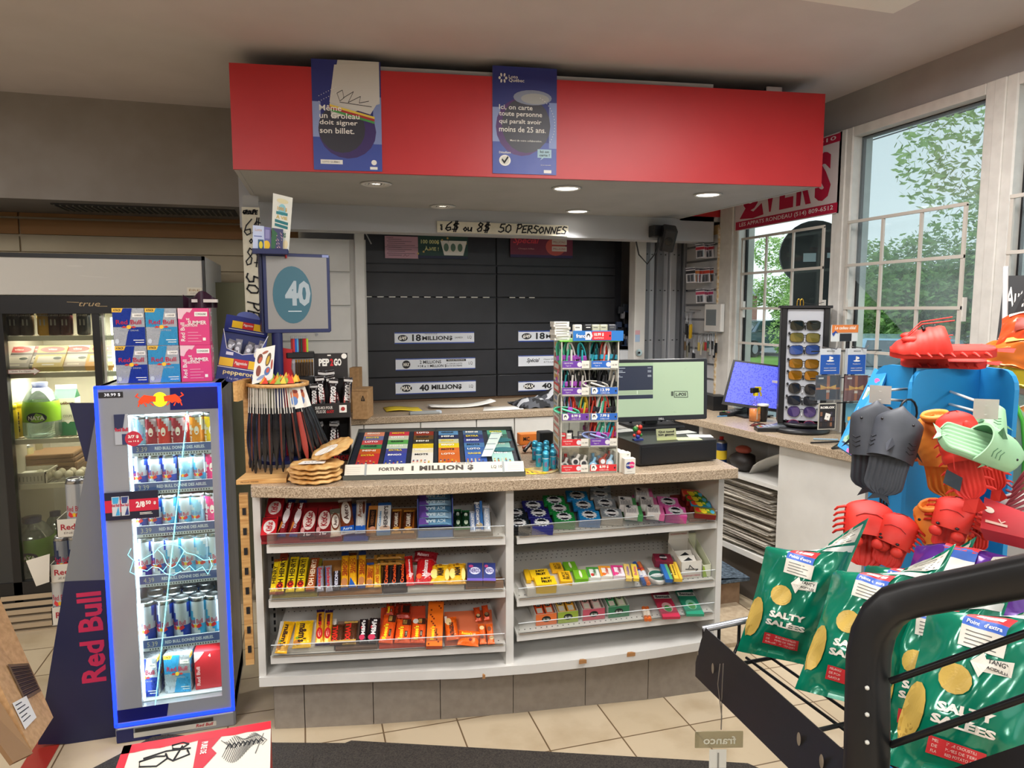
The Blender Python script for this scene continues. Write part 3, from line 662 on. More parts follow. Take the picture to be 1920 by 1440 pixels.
GRN=[('e',.5,.7,.2,.1,'#cfd8cc'),('e',.5,.3,.24,.12,'#c8d8c0'),('e2',.5,.5,.08,.2,'#1a3a20')]
BNT=[('v','BOUNTY',.5,.5,.7,.5,'#f2f4f8',.04)]
AJ=[('v','ALMOND JOY',.4,.55,.8,.5,'#f4f4f4',.04),('r',.7,.0,1,1,'#3c78c0'),('e',.5,.15,.45,.08,'#b8a888')]
P1_=plane(SL[0],30,.015)
g1='chocolate bars on the top left shelf'
T1=[
(505,1014,510,980,30,Bc('#c81420',kkc,'#8a1018'),'red chocolate bar carton with oval white logo, at the left end of the top shelf',.03),
(514,979,521,944,32,Bc('#9c1420',kkc,'#7a1018'),'dark red chocolate carton standing behind the leftmost red one',.03),
(528,1010,548,941,15,Wc('#8a1420',K2,'#1f3f8c'),'long dark red wafer bar with blue end, left of its twin',.02),
(550,1010,569,942,15,Wc('#8a1420',K2,'#1f3f8c'),'long dark red wafer bar with blue end, right of its twin',.02),
(576,1012,584,957,28,Bc('#86141c',SEN,'#6a1016'),'wide dark red chocolate tablet next to the long wafer bars',.015),
(606,1010,611,957,28,Bc('#86141c',SEN,'#6a1016'),'wide dark red chocolate tablet left of the small white bar',.015),
(630,1009,629,961,20,Wc('#e8dcc8',[('e',.5,.5,.42,.34,'#7a3c20'),('e2',.5,.5,.34,.27,'#f0e8dc'),('v','Aero',.5,.5,.34,.36,'#4a2416'),('r',0,.8,1,1,'#6a6a5c')]),'small white and brown chocolate bar with a round nut ring print',.018),
(653,1005,647,941,26,Wc('#7a3c22',AER,'#e8e8ec'),'large bubbly chocolate bar with white oval and blue foot',.022),
(676,1004,678,942,19,Wc('#e6e2dc',[('v','Aero',.4,.6,.4,.4,'#8a5a40'),('r',0,.02,1,.16,'#1f5fc0'),('e',.8,.7,.15,.2,'#6a3420')],'#dfe2ea'),'white chocolate bar with blue foot beside the large bubbly one',.022),
(696,1005,701,953,19,Bc('#b87838',HDK,'#7a4a20'),'gold and black almond chocolate bar in the middle of the top shelf',.014),
(719,1004,722,948,26,Bc('#e6e4de',HCC,'#5f93c4'),'white cookies and cream bar with blue top',.016),
(743,1003,745,959,17,Wc('#5a2c14',CML,'#d89a3c'),'brown and gold caramel bar, left one of two',.016),
(766,1002,768,960,21,Wc('#5a2c14',CML,'#d89a3c'),'brown and gold caramel bar, right one of two beside the blue carton',.016),
(859,996,858,958,14,Wc('#10321c',GRN,'#2c7a44'),'dark green mint chocolate bar against the blue carton',.014),
(874,995,873,960,15,Wc('#10321c',GRN,'#2c7a44'),'dark green mint chocolate bar, right one of two',.014),
(887,1000,885,962,11,Wc('#9db4d8',BNT,'#d8dee8'),'silvery blue coconut bar right of the green ones',.016),
(899,999,896,945,15,Wc('#5c7fb4',AJ,'#e6e6e6'),'tall blue and white almond coconut bar near the right end of the top shelf',.016),
(914,999,911,952,13,Wc('#c8d8ec',BNT,'#e8e8ec'),'pale blue coconut bar at the right end of the top shelf',.016)]
def run(PL,rows,cat,grp,name='chocolate_bar'):
 for x0,y0,x1,y1,w,mk,lab,th in rows:drop(PL,x0,y0,x1,y1,w,mk,name,lab,cat,grp,th)
run(P1_,T1,'chocolate bar',g1)
tray(P1_,489,641,1016,945,'#8a1c20','red display tray under the wafer bars on the top left shelf')
tray(P1_,643,690,1012,945,'#2b4a94','blue display tray under the bubbly chocolate bars')
tray(P1_,692,781,1010,955,'#7a4a1c','brown display tray under the almond and caramel bars')
tray(P1_,851,925,1002,962,'#6a6458','grey display tray under the coconut bars')
# blue carton holding stacked chewy bars
a=onp(783,1012,P1_['o'],P1_['n']); b=onp(850,1008,P1_['o'],P1_['n']); S=SL[0]
ua=(a-S['p0']).dot(S['u']); ub=(b-S['p0']).dot(S['u'])
def SQ(S):return lambda p:S['p0']+S['u']*p[0]+S['b']*p[1]+V((0,0,p[2]))
g=G(); g.T=SQ(S); NB=mat('#2a3f8c',.4); NB2=mat('#2f6aa8',.4)
for k in range(1):
 g.box((ua,.01,.006),(ua+.003,.2,.15),NB); g.box((ub-.003,.01,.006),(ub,.2,.15),NB); g.box((ua,.17,.02),(ub,.175,.185),NB2); g.box((ua,.01,.004),(ub,.012,.03),NB2); g.box((ua,.01,.045),(ub,.17,.05),NB)
F=frame(SQ(S)((ua,.168,.15)),S['u'],(0,0,1)); g.T=None; g.text(F,'SNACK BAR',(ub-ua)/2,.018,.08,.012,mat('#16306a'))
c_=g.build('snack_carton'); tag(c_,'open blue carton filled with stacked icy blue bars, on the top left shelf','carton')
for k in range(6):
 m_=lambda w,l,t:wrapper(w,l,t,'#8fb4cc' if k%2 else '#5f93b8',[('v','ICY BAR',.5,.5,.6,.5,'#d8ecf4'),('p',[(0,.7),(1,.8),(1,1),(0,1)],'#6a4aa0')],rough=.2)
 g=m_(.026,ub-ua-.01,.012); o=g.build('snack_bar'); p=SQ(S)((ub-.005,.02+k*.024,.055+k*.017))
 Y=-S['u']+V((0,0,.04*(k%2))); X=S['b']*.75+V((0,0,.66)); orient(o,p,X,Y)
 tag(o,'icy blue bar lying sideways in the blue carton, '+['lowest','second from below','third from below','fourth from below','second from the top','topmost'][k],'snack bar','icy blue bars in the blue carton')
 # ---- second shelf
P2_=plane(SL[1],32,.015)
OH=[('v','OH HENRY!',.5,.5,.78,.62,'#2a1810',.03),('e',.5,.16,.4,.09,'#d83020')]
OH2=[('v','OH HENRY!',.5,.5,.78,.62,'#f0d8b8',.03),('r',.0,.0,1,.1,'#e88020')]
SN=[('V','Snickers',.5,.5,.75,.5,'#c02030',.03),('r',.05,.2,.16,.9,'#3a4488')]
CC=[('V','COFFEE',.35,.55,.45,.36,'#a02c18',.03),('V','CRISP',.72,.52,.4,.34,'#a02c18',.03),('e',.5,.16,.42,.11,'#b87848'),('r',.0,.9,1,1,'#24407c')]
CR_=[('v','Crunchie',.5,.5,.85,.6,'#e85820',.03)]
g2='chocolate bars on the middle left shelf'
T2=[
(512,1118,521,1052,12,Wc('#e8c81c',[('v','HENRY',.5,.5,.5,.6,'#2a1810')],'#a05820'),'yellow peanut bar seen edge-on at the left end of the middle shelf',.02),
(524,1118,535,1044,16,Wc('#f0d21e',OH+[('r',0,.8,1,1,'#7a2c1c')],'#7a2c1c'),'yellow peanut bar with a red 2 sticker',.02),
(544,1113,554,1048,16,Wc('#f0d21e',OH),'yellow peanut bar, second with full black lettering',.02),
(563,1112,572,1049,16,Wc('#f0d21e',OH),'yellow peanut bar beside the orange brown one',.02),
(582,1112,592,1050,16,Wc('#a04c20',OH2),'orange brown peanut bar right of the yellow ones',.02),
(601,1112,601,1065,13,Wc('#9a98a4',SN),'silver nougat bar with red script, left one of two',.018),
(618,1112,616,1064,13,Wc('#9a98a4',SN),'silver nougat bar with red script, right one of two',.018),
(631,1110,632,1074,12,Wc('#2c2630',[('V','SNICKERS',.5,.5,.85,.5,'#d8d8e8',.03)]),'small dark nougat bar beside the coffee wafer bars',.018),
(646,1109,648,1040,14,Wc('#f0b020',CC,'#24407c'),'tall yellow coffee wafer bar, first of three',.018),
(662,1109,662,1040,15,Wc('#f0b020',[('V','COFFEE',.35,.6,.4,.36,'#a02c18'),('V','CRISP',.72,.6,.4,.34,'#a02c18'),('p',[(0,.02),(1,.02),(.2,.3)],'#2458a8')],'#5c3018'),'tall yellow coffee wafer bar with a blue triangle',.018),
(678,1106,680,1039,14,Wc('#f0b020',CC,'#24407c'),'tall yellow coffee wafer bar, third of three',.018),
(693,1104,695,1061,14,Wc('#f0a028',CC),'short orange yellow wafer bar right of the tall ones',.018),
(708,1104,708,1061,13,Wc('#f0c030',[('V','COFFEE CRISP',.5,.5,.8,.5,'#b83818')]),'short yellow wafer bar left of the dark toffee bars',.018),
(724,1103,725,1062,11,Wc('#241418',CR_),'dark toffee bar with orange script, first of three',.016),
(739,1102,740,1061,11,Wc('#241418',CR_),'dark toffee bar with orange script, second of three',.016),
(754,1101,755,1060,11,Wc('#241418',CR_),'dark toffee bar with orange script, third of three',.016)]
run(P2_,T2,'chocolate bar',g2)
tray(P2_,508,594,1122,1052,'#8a7a1c','yellow display tray under the peanut bars')
tray(P2_,596,716,1116,1052,'#8a5a24','brown display tray under the coffee wafer bars'); tray(P2_,718,762,1108,1056,'#3c302c','dark display tray under the toffee bars')
tray(P2_,764,871,1106,1060,'#cfcac0','white display tray under the red and yellow candy bags')
for i,(ya,yb)in enumerate(((1046,1037),(1057,1048))):
 PLb=P2_; a=onp(702,ya+3,PLb['o'],PLb['n']); b=onp(759,ya,PLb['o'],PLb['n'])
 g=wrapper(.022,(b-a).length,.014,'#a8772c',[('v','Mr. Big',.5,.5,.4,.6,'#3a2410'),('v','BAR',.5,.85,.1,.6,'#20301c')]); o=g.build('chocolate_bar'); orient(o,b+V((0,0,.001)),PLb['v'],-(b-a)); tag(o,'gold brown bar lying crosswise behind the toffee bars, '+('upper one' if i==0 else 'lower one'),'chocolate bar',g2)
RBG=[('v','Maltesers',.5,.5,.6,.28,'#f4e4e4',.03),('e',.2,.2,.15,.1,'#e86030'),('p',[(.5,.1),(.95,.3),(.6,.35)],'#e8b0b0')]
YBG=[('v','M&M',.5,.5,.4,.35,'#3a2410',.04),('e',.2,.4,.18,.25,'#f0dc80'),('e',.85,.35,.12,.3,'#f0dc80'),('e',.5,.85,.1,.06,'#8a5a10'),('e',.3,.8,.06,.04,'#8a5a10')]
for x0,y0,x1,y1,w,c,pr,lab in[(770,1103,766,1048,15,'#d02420',RBG,'narrow red candy bag leaning at the left of the larger red bag'),(795,1101,800,1050,34,'#c81820',RBG,'red candy bag with white script, in front'),(796,1060,800,1040,44,'#8a1420',[('t','Maltesers',.4,.5,.5,.3,'#e8c8c8')],'dark red candy bag lying behind the other red bags'),
(825,1100,826,1064,38,'#f0b81c',YBG,'yellow candy bag with brown script next to the red bags'),(858,1100,857,1062,32,'#f0b420',YBG,'yellow candy bag left of the purple cartons')]:
 drop(P2_,x0,y0,x1,y1,w,(lambda w_,l,t,c=c,pr=pr:wrapper(w_,l,t,c,pr,.08)),'candy_bag',lab,'candy bag','candy bags on the middle left shelf',.03)
CRL=[('e',.5,.55,.35,.2,'#d8d8f0'),('t','NERDS',.5,.55,.6,.22,'#3a2c80'),('e',.25,.8,.15,.08,'#c04880'),('r',0,0,1,.14,'#6a5ab8')]
for x0,w,lab in((890,30,'purple and blue candy carton right of the yellow candy bags'),(917,24,'blue candy carton with pale patches at the right end of the middle shelf')):
 drop(P2_,x0,1100,x0,1066,w,(lambda w_,l,t:carton(w_,l,t,'#2c3a7c',CRL,'#7a5a44')),'candy_carton',lab,'candy carton','candy cartons on the middle left shelf',.035)
g=G(); a=SL[1]; g.T=SQ(a); ua=(onp(874,1110,P2_['o'],P2_['n'])-a['p0']).dot(a['u']); g.box((ua,.008,.004),(a['L']-.006,.06,.026),mat('#8a6444',.7)); g.box((ua+.04,.007,.006),(ua+.042,.009,.024),INK)
g.T=None; F=frame(a['p0']+a['u']*ua+a['b']*.007+V((0,0,.004)),a['u'],(0,0,1)); g.text(F,'SOLD 12',.02,.012,.026,.007,INK); g.text(F,'NOT FOR RESALE',.068,.012,.045,.006,INK); tag(g.build('brown_carton'),'low brown cardboard carton under the purple candy cartons','carton')
# ---- third shelf
P3_=plane(SL[2],34,.015)
MM=[('V',"m&m's",.5,.5,.7,.45,'#3a2014',.04),('e',.25,.16,.2,.09,'#b87838'),('e',.25,.32,.12,.05,'#7a9a30')]
RS=[('v',"Reese's",.35,.35,.55,.34,'#f6d820',.04),('r',.4,.7,.98,.95,'#3a1c10'),('r',.45,.74,.7,.92,'#d8a858'),('r',.62,.2,.8,.45,'#3a1c10'),('r',.66,.24,.76,.41,'#f0e0c0')]
TW=[('V','TWIX',.35,.5,.75,.42,'#d82818',.05),('r',.0,.04,1,.16,'#c8a050')]
SK=[('V','Mr. Big',.5,.42,.4,.5,'#c81c20',.04),('e',.5,.3,.4,.16,'#c81c20'),('e2',.5,.3,.2,.1,'#f0b8a0'),('r',.3,.55,.7,.85,'#5c1420')]
MD=[('v',"M&M's",.5,.6,.6,.5,'#f2f2f2',.04),('e',.4,.2,.35,.12,'#c83858'),('e',.3,.6,.12,.08,'#c02838')]
DOTS=[('v',"Reese's",.35,.28,.3,.26,'#f6d820',.04),('v','pieces',.6,.28,.2,.16,'#5c2c10')]+[('e',.15+.7*((k*.37)%1),.05+.9*((k*.61)%1),.06,.02,'#7a2c10')for k in range(16)]
g3='chocolate bars on the bottom left shelf'
T3=[
(527,1228,544,1169,22,Wc('#f2b41c',MM),'yellow peanut candy bag tilted at the left end of the bottom shelf',.022),
(566,1218,572,1168,34,Wc('#f6c41c',MM),'wide yellow peanut candy bag, second from the left end',.022),
(599,1213,602,1146,15,Wc('#e8a82c',SK,'#2c1848'),'tall yellow and red bar with purple top, left one of two',.018),
(614,1212,618,1147,15,Wc('#e8a82c',SK,'#2c1848'),'tall yellow and red bar with purple top, right one of two',.018),
(631,1212,634,1174,24,Wc('#5a3420',TW),'brown caramel biscuit bar, left one of two',.018),
(655,1211,659,1168,25,Wc('#5a3420',TW,'#c8a050'),'brown caramel biscuit bar with gold top, right one of two',.018),
(680,1209,683,1164,15,Wc('#241c20',MD),'narrow dark brown candy bag beside the caramel biscuit bars',.018),
(698,1209,704,1162,20,Wc('#241c20',MD),'wider dark brown candy bag left of the orange bars',.018),
(730,1157,733,1135,16,Wc('#b83410',RS),'dark orange peanut butter bar standing at the back, left one',.02),
(754,1163,757,1135,30,Wc('#9c2c14',[('r',.5,.3,.95,.8,'#2a140c'),('v',"Reese's",.25,.5,.7,.3,'#3a1c10')]),'dark orange peanut butter bar standing at the back, right one',.02),
(723,1209,733,1157,26,Wc('#ec5a1c',RS),'orange peanut butter cup bar tilted, first of three',.022),
(754,1209,759,1165,29,Wc('#ec5a1c',RS),'orange peanut butter cup bar, second of three',.022),
(783,1209,787,1163,27,Wc('#ec5a1c',RS+[('e',.25,.82,.2,.1,'#d0c8c0')]),'orange peanut butter cup bar with a silver corner, third of three',.022),
(814,1217,818,1133,31,Bc('#f07418',DOTS,'#c84c14'),'tall orange candy carton with brown dots',.02),
(849,1203,844,1161,23,Wc('#ec6418',[('v','NUTRAGEOUS',.5,.4,.6,.36,'#2a1810',.04),('e',.3,.75,.25,.16,'#e8c890'),('r',0,.7,.2,1,'#d8c8c0')]),'orange nut bar with black letters, right of the dotted carton',.022),
(877,1214,880,1187,40,Wc('#f06a18',[('t',"Reese's",.4,.7,.5,.2,'#f6d820'),('t','pieces',.5,.5,.4,.14,'#f0e0c0'),('e',.6,.3,.08,.1,'#8a1c18')]),'low orange candy bag lying near the right end of the bottom shelf',.025),
(906,1210,902,1173,13,Wc('#e46420',[('e',.5,.75,.35,.1,'#e8c890'),('e',.4,.3,.3,.08,'#7a3c18')]),'narrow orange wafer bar in front, left one of a pair',.018),
(921,1210,917,1173,13,Wc('#e46420',[('e',.6,.25,.35,.1,'#e8c890'),('e',.4,.7,.3,.12,'#7a3c18')]),'narrow orange wafer bar in front, right one of a pair',.018),
(898,1168,893,1142,12,Wc('#c8481c',[('e',.5,.3,.4,.16,'#3a1c10'),('e',.5,.35,.3,.1,'#e8c890')]),'narrow orange wafer bar at the back, left one of a pair',.018),
(914,1166,908,1138,12,Wc('#c8481c',[('e',.5,.3,.4,.16,'#3a1c10'),('e',.5,.35,.3,.1,'#e8c890')]),'narrow orange wafer bar at the back, right one of a pair',.018)]
run(P3_,T3,'chocolate bar',g3)
tray(P3_,516,626,1218,1165,'#cfcac0','white display tray under the yellow candy bags'); tray(P3_,628,708,1216,1165,'#6a5040','brown display tray under the caramel biscuit bars')
tray(P3_,710,798,1214,1140,'#c2401c','orange display tray under the peanut butter cup bars'); tray(P3_,834,928,1214,1150,'#cf6a40','pale orange display tray at the right end of the bottom shelf')
# ================================================================ right shelves: gum and mints
PR1=plane(SR[0],16,.034,.02)
STAR=[(.5+(.4 if k%2 else .3)*math.cos(k*math.pi/14),.5+(.48 if k%2 else .38)*math.sin(k*math.pi/14))for k in range(28)]
EX=lambda c2:[('p',STAR,'#dfe6ea'),('e2',.5,.5,.24,.36,'#101420'),('t','excel',.5,.5,.66,.36,'#ffffff',.09)]
def gum(c1,side):return Bc(c1,EX(c1),side)
g4='gum packs on the top right shelf'
def zr(x,y,ox,oy,s):return ox+x/s,oy+y/s
GUM=[('black','#14222e','#101418',[(120,350),(150,435)]),('navy blue','#1c1c6c','#2c3080',[(275,285),(320,350),(350,432)]),('green','#10883a','#1c7a3a',[(455,240),(495,310),(540,382)]),
('blue','#1488c8','#1a6cac',[(650,200),(705,282),(755,367)]),('silver','#8a9298','#a8a49c',[(850,185),(890,265),(945,350)]),('pink','#e868b4','#d84c9c',[(1430,252),(1495,332)])]
wd=['the back one','the middle one','the front one']
for nm,c1,c2,pts in GUM:
 for i,(x,y)in enumerate(pts):
  X,Y=zr(x,y,940,890,4.571); lab='%s gum pack with white starburst, %s of its column'%(nm,wd[i+3-len(pts)])
  drop(PR1,X+1,Y+8.5,X-3,Y-8.5,41,gum(c1,c2),'gum_pack',lab,'gum pack',g4,.012)
 X,Y=zr(*pts[-1],940,890,4.571)
 for k in(1,2):
  drop(PR1,X+1,Y+8.5,X-3,Y-8.5,41,gum(c1,c2),'gum_pack','%s gum pack under the front one of its column, %s'%(nm,['','first below','lowest'][k]),'gum pack',g4,.012).location-=PR1['n']*.0125*k
 X0,Y0=zr(*pts[0],940,890,4.571); tray(PR1,X-14 if nm!='black' else X-18,X+14,Y-10,Y0-8,c2,'%s card tray under the %s gum packs'%(nm,nm))
X,Y=zr(845,130,940,890,4.571); drop(PR1,X,Y+8,X,Y-8,40,gum('#9fb4c8','#8a9298'),'gum_pack','silver blue gum pack standing at the very back under the counter edge','gum pack',g4,.02)
MINI=[('e',.3,.75,.2,.14,'#20242c'),('t','excel',.6,.8,.5,.18,'#ffffff'),('v','mmii',.5,.4,.0001,.0001,'#888888')]+[('r',.15+k*.12,.1,.2+k*.12,.5+.1*(k%2),'#8a8a90')for k in range(6)]
for nm,c,pts in(('green','#4a9a58',[(1060,282),(1110,352)]),('pink','#d86aa0',[(1200,202),(1240,280),(1295,348)])):
 for i,(x,y)in enumerate(pts):
  X,Y=zr(x,y,940,890,4.571)
  drop(PR1,X+1,Y+8.5,X-2,Y-8.5,26,(lambda w,l,t,c=c:carton(w,l,t,'#e4e0dc',MINI,'#e4e0dc')),'mint_box','small white mint box in the %s row, %s'%(nm,wd[i+3-len(pts)]),'mint box','white mint boxes on the top right shelf',.03)
  drop(PR1,X+17,Y+11,X+12,Y-7,10,(lambda w,l,t,c=c:carton(w,l,t,c,[],c)),'gum_pack','%s gum pack seen edge-on beside a white mint box, %s'%(nm,wd[i+3-len(pts)]),'gum pack',g4,.028)
 X0,Y0=zr(*pts[0],940,890,4.571); X,Y=zr(*pts[-1],940,890,4.571); tray(PR1,X-13,X+20,Y-4,Y0-8,c,'%s card tray under the white mint boxes'%nm)
FRU=[('e',.2,.5,.15,.3,'#e03828'),('e',.45,.4,.15,.3,'#f0d828'),('e',.7,.55,.15,.3,'#2c9c40'),('e2',.85,.4,.1,.25,'#4ab0d8'),('t','SOUR',.5,.55,.5,.3,'#f6e83c',.04)]
for i,(x,y,c)in enumerate(((1630,195,'#e07050'),(1665,240,'#4a7a20'),(1700,285,'#1c88b0'),(1735,345,'#8a7a24'))):
 X,Y=zr(x,y,940,890,4.571)
 drop(PR1,X+2,Y+8,X-2,Y-6,41,(lambda w,l,t,c=c:carton(w,l,t,c,FRU,'#7a1c18')),'candy_pack','multicoloured fruit candy pack at the right end of the top right shelf, '+['rearmost','second from behind','third from behind','frontmost'][i],'candy pack','fruit candy packs',.022)
tray(PR1,1302,1337,978,930,'#7a2c20','dark red tray under the fruit candy packs')
# middle right shelf
PR2=plane(SR[1],14,.04,.012)
JF=[('t','JUICY',.55,.68,.5,.3,'#2a1c10',.05),('t','FRUIT',.55,.32,.5,.3,'#2a1c10',.05)]
M2=[(310,305,165,62,'#f4c81c',JF,'wide yellow gum pack with black letters, rear one'),(358,365,180,66,'#f6cc1c',JF,'wide yellow gum pack with black letters, front one'),
(212,320,44,90,'#e8b81c',[],'narrow yellow gum pack at the left end of the middle right shelf'),
(450,252,100,66,'#f0b41c',[('v','JUICY',.4,.5,.7,.3,'#2a1c10'),('v','FRUIT',.7,.5,.7,.3,'#2a1c10')],'small amber gum pack, rear one'),(520,330,105,84,'#f4bc20',[('v','JUICY',.4,.5,.7,.3,'#2a1c10'),('v','FRUIT',.7,.5,.7,.3,'#2a1c10')],'small amber gum pack, front one'),
(560,242,108,60,'#6aac20',[('e',.5,.5,.1,.4,'#e8f0d0')],'lime green gum pack, rear one'),(645,315,115,76,'#78b828',[('e',.5,.5,.1,.4,'#e8f0d0')],'lime green gum pack, front one'),
(748,300,105,84,'#e8ece4',[('r',0,0,.2,1,'#4a9a38'),('r',.2,.8,1,1,'#4a9a38'),('v','Trident',.6,.5,.7,.3,'#2c7a3c'),('e',.4,.25,.16,.14,'#d83838')],'green and white watermelon gum pack'),
(848,290,105,84,'#f0eae0',[('r',0,0,.2,1,'#f0a030'),('r',.2,.8,1,1,'#f0a030'),('v','Trident',.6,.5,.7,.3,'#d84c28'),('e',.3,.2,.16,.14,'#e87830')],'orange and white gum pack'),
(950,285,105,84,'#f2e4ec',[('r',0,0,.2,1,'#e03c88'),('r',.2,.8,1,1,'#e03c88'),('v','Trident',.6,.5,.7,.3,'#a82c58'),('e',.3,.2,.16,.14,'#e84c88')],'pink and white gum pack'),
(1030,290,52,120,'#e8c870',[('v','Hubba',.5,.5,.6,.5,'#8a6ab8')],'tan and purple gum stick, left one of two'),(1090,290,50,120,'#f0d050',[('v','Bubba',.5,.5,.6,.5,'#c85888')],'yellow and purple gum stick, right one of two')]
def zbox(PL,x,y,w,h,c,pr,lab,name,cat,grp,th,side=None,s=4.364,oy=1010,lean=3):
 X,Y=zr(x,y,940,oy,s); return drop(PL,X+lean,Y+h/s/2,X-lean,Y-h/s/2,w/s,(lambda w_,l,t:carton(w_,l,t,c,pr,side or c)),name,lab,cat,grp,th)
for x,y,w,h,c,pr,lab in M2:zbox(PR2,x,y,w*.97,h,c,pr,lab,'gum_pack','gum pack','gum packs on the middle right shelf',.014)
for x,y,w,h,c,pr,lab in M2:
 if lab.startswith(('wide yellow gum pack with black letters, front','lime green gum pack, front','small amber gum pack, front','green and','orange and','pink and')):
  for k in(1,2):
   zbox(PR2,x,y,w*.97,h,c,pr,lab.split(',')[0]+(', first below the top of its front stack' if k==1 else ', lowest of its front stack'),'gum_pack','gum pack','gum packs on the middle right shelf',.014).location-=PR2['n']*.0145*k
tray(PR2,990,1205,1106,1072,'#cfcac0','white card tray under the gum packs on the middle right shelf')
for i,(x,c,lab)in enumerate(((1145,'#3c68b8','blue roll of mints on the middle right shelf'),(1180,'#e88048','orange and blue roll of mints on the middle right shelf'))):
 X0,Y0=zr(x+25,370,940,1010,4.364); X1,Y1=zr(x-55,200,940,1010,4.364); a=onp(X0,Y0,PR2['o']-PR2['n']*.02,PR2['n']); b=onp(X1,Y1,PR2['o']-PR2['n']*.02,PR2['n'])
 g=G(); L_=(b-a).length; g.cyl((0,0,0),(0,L_,0),.009,mat(c,.3),12); g.cyl((0,L_*.3,0),(0,L_*.55,0),.0094,mat('#e8e8ee',.3),12); g.cyl((0,L_*.62,0),(0,L_*.7,0),.0095,mat('#d04040',.3),12); o=g.build('mint_roll'); orient(o,a,(b-a).cross(PR2['n']),b-a); tag(o,lab,'mint roll','rolls of mints')
X,Y=zr(1272,335,940,1010,4.364); a=onp(X,Y,PR2['o']-PR2['n']*.03,PR2['n']); g=G(); g.lathe([(.036,0),(.038,.003),(.038,.018),(.036,.02)],mat('#dcdcd8',.3),28); g.ell(lambda p:p,0,0,.034,.034,mat('#2c6a58'),.0205,28); g.ell(lambda p:p,0,0,.028,.012,mat('#e8ece8'),.021,20); g.text(lambda p:p,'ICE BREAKERS',0,0,.05,.009,mat('#2c6a58'),.03,e=.0215)
o=g.build('mint_tin'); orient(o,a,PR2['u'],PR2['v']); tag(o,'round white mint tin with green lid print','mint tin')
zbox(PR2,1315,205,150,62,'#7a1c34',[('e',.5,.5,.2,.4,'#20141c'),('t','excel',.5,.5,.4,.3,'#e8d8dc')],'dark red gum bottle pack lying behind the round tin','gum_pack','gum pack','gum packs on the middle right shelf',.03)
zbox(PR2,1345,295,60,130,'#2c68b0',[('r',.6,0,1,1,'#58a878')],'blue and green gum pack right of the round tin','gum_pack','gum pack','gum packs on the middle right shelf',.016,lean=6)
zbox(PR2,1420,285,70,140,'#e8c040',[('r',.55,0,.7,1,'#c89820'),('v','Honey',.3,.5,.6,.3,'#5c4810')],'yellow gum pack leaning against the white lozenge carton','gum_pack','gum pack','gum packs on the middle right shelf',.016,lean=6)
tray(PR2,1236,1282,1092,1070,'#d4cfc4','white card tray under the blue and yellow gum packs')
S=SR[1]
def su(S,px,py,dz=0):q=onp(px,py,S['p0']+V((0,0,dz)),S['n']); return(q-S['p0']).dot(S['u'])
def open_box(S,x0,x1,d0,d1,hf,hb,c,lab,header=None,hcol='#efeae0',z0=.002,tl=12,label2=None,tint=None):
 zz=lambda d:d*math.tan(R(tl))+z0
 g=G(); g.T=SQ(S); M_=mat(c,.5); T_=.002
 def wall(pts):g.add([(x,y,z)for x,y,z in pts]+[(x+(T_ if abs(pts[0][0]-pts[1][0])<1e-6 else 0),y+(T_ if abs(pts[0][0]-pts[1][0])>1e-6 else 0),z)for x,y,z in pts],[(0,1,2,3),(7,6,5,4),(0,4,5,1),(1,5,6,2),(2,6,7,3),(3,7,4,0)],M_)
 wall([(x0,d0,zz(d0)),(x1,d0,zz(d0)),(x1,d0,zz(d0)+hf),(x0,d0,zz(d0)+hf)])
 wall([(x0,d1,zz(d1)),(x1,d1,zz(d1)),(x1,d1,zz(d1)+hb),(x0,d1,zz(d1)+hb)])
 for x in(x0,x1-T_):wall([(x,d0,zz(d0)),(x,d1,zz(d1)),(x,d1,zz(d1)+hb*.85),(x,d0,zz(d0)+hf)])
 g.add([(x0,d0,zz(d0)+.001),(x1,d0,zz(d0)+.001),(x1,d1,zz(d1)+.001),(x0,d1,zz(d1)+.001)],[(0,1,2,3)],M_)
 return g,zz
x0=su(S,1278,1088); x1=su(S,1317,1085)
g,zz=open_box(S,x0,x1,.02,.14,.07,.10,'#ddd8cc','')
g.T=None; F=frame(S['p0']+S['u']*x0+S['b']*.0195+V((0,0,zz(.02))),S['u'],(0,0,1)); w=x1-x0
g.text(F,"FISHERMAN'S FRIEND",w/2,.012,w*.85,.008,mat('#b82020')); g.strokes(F,[[(w*.2,.04),(w*.8,.036),(w*.7,.03)],[(w*.35,.04),(w*.4,.055),(w*.6,.038)]],INK,.003)
F=frame(S['p0']+S['u']*x0+S['b']*.138+V((0,0,zz(.14)+.1)),S['u'],(0,0,1)); g.add([F(p)for p in[(0,0,0),(w,0,0),(w,.03,0),(w*.8,.034,0),(w*.65,.052,0),(w*.35,.052,0),(w*.2,.034,0),(0,.03,0)]],[tuple(range(8))],mat('#e4dfd4',.5))
g.text(F,"FISHERMAN'S FRIEND",w/2,.022,w*.8,.007,mat('#b82020')); g.strokes(F,[[(w*.35,.04),(w*.65,.038)],[(w*.42,.04),(w*.5,.048),(w*.6,.04)]],INK,.003)
c_=g.build('lozenge_carton'); tag(c_,'white open lozenge carton with arched header and red print','carton')
for k in range(2):
 g=carton(w*.8,.05,.012,'#e8e4da',[('t','Friend',.5,.3,.7,.14,'#b82020'),('p',[(.2,.5),(.8,.5),(.6,.8)],'#202428')]); o=g.build('lozenge_packet'); orient(o,S['p0']+S['u']*(x0+w/2)+S['b']*(.04+k*.03)+V((0,0,zz(.05)+.03+k*.012)),S['u'],S['b']+V((0,0,.8))); tag(o,'small white lozenge packet in the arched carton, '+('front one' if k==0 else 'rear one'),'lozenge packet','lozenge packets')
x0=x1+.004; x1=x0+.085; g,zz=open_box(S,x0,min(x1,S['L']-.005),.02,.15,.05,.115,'#d9dcc0','')
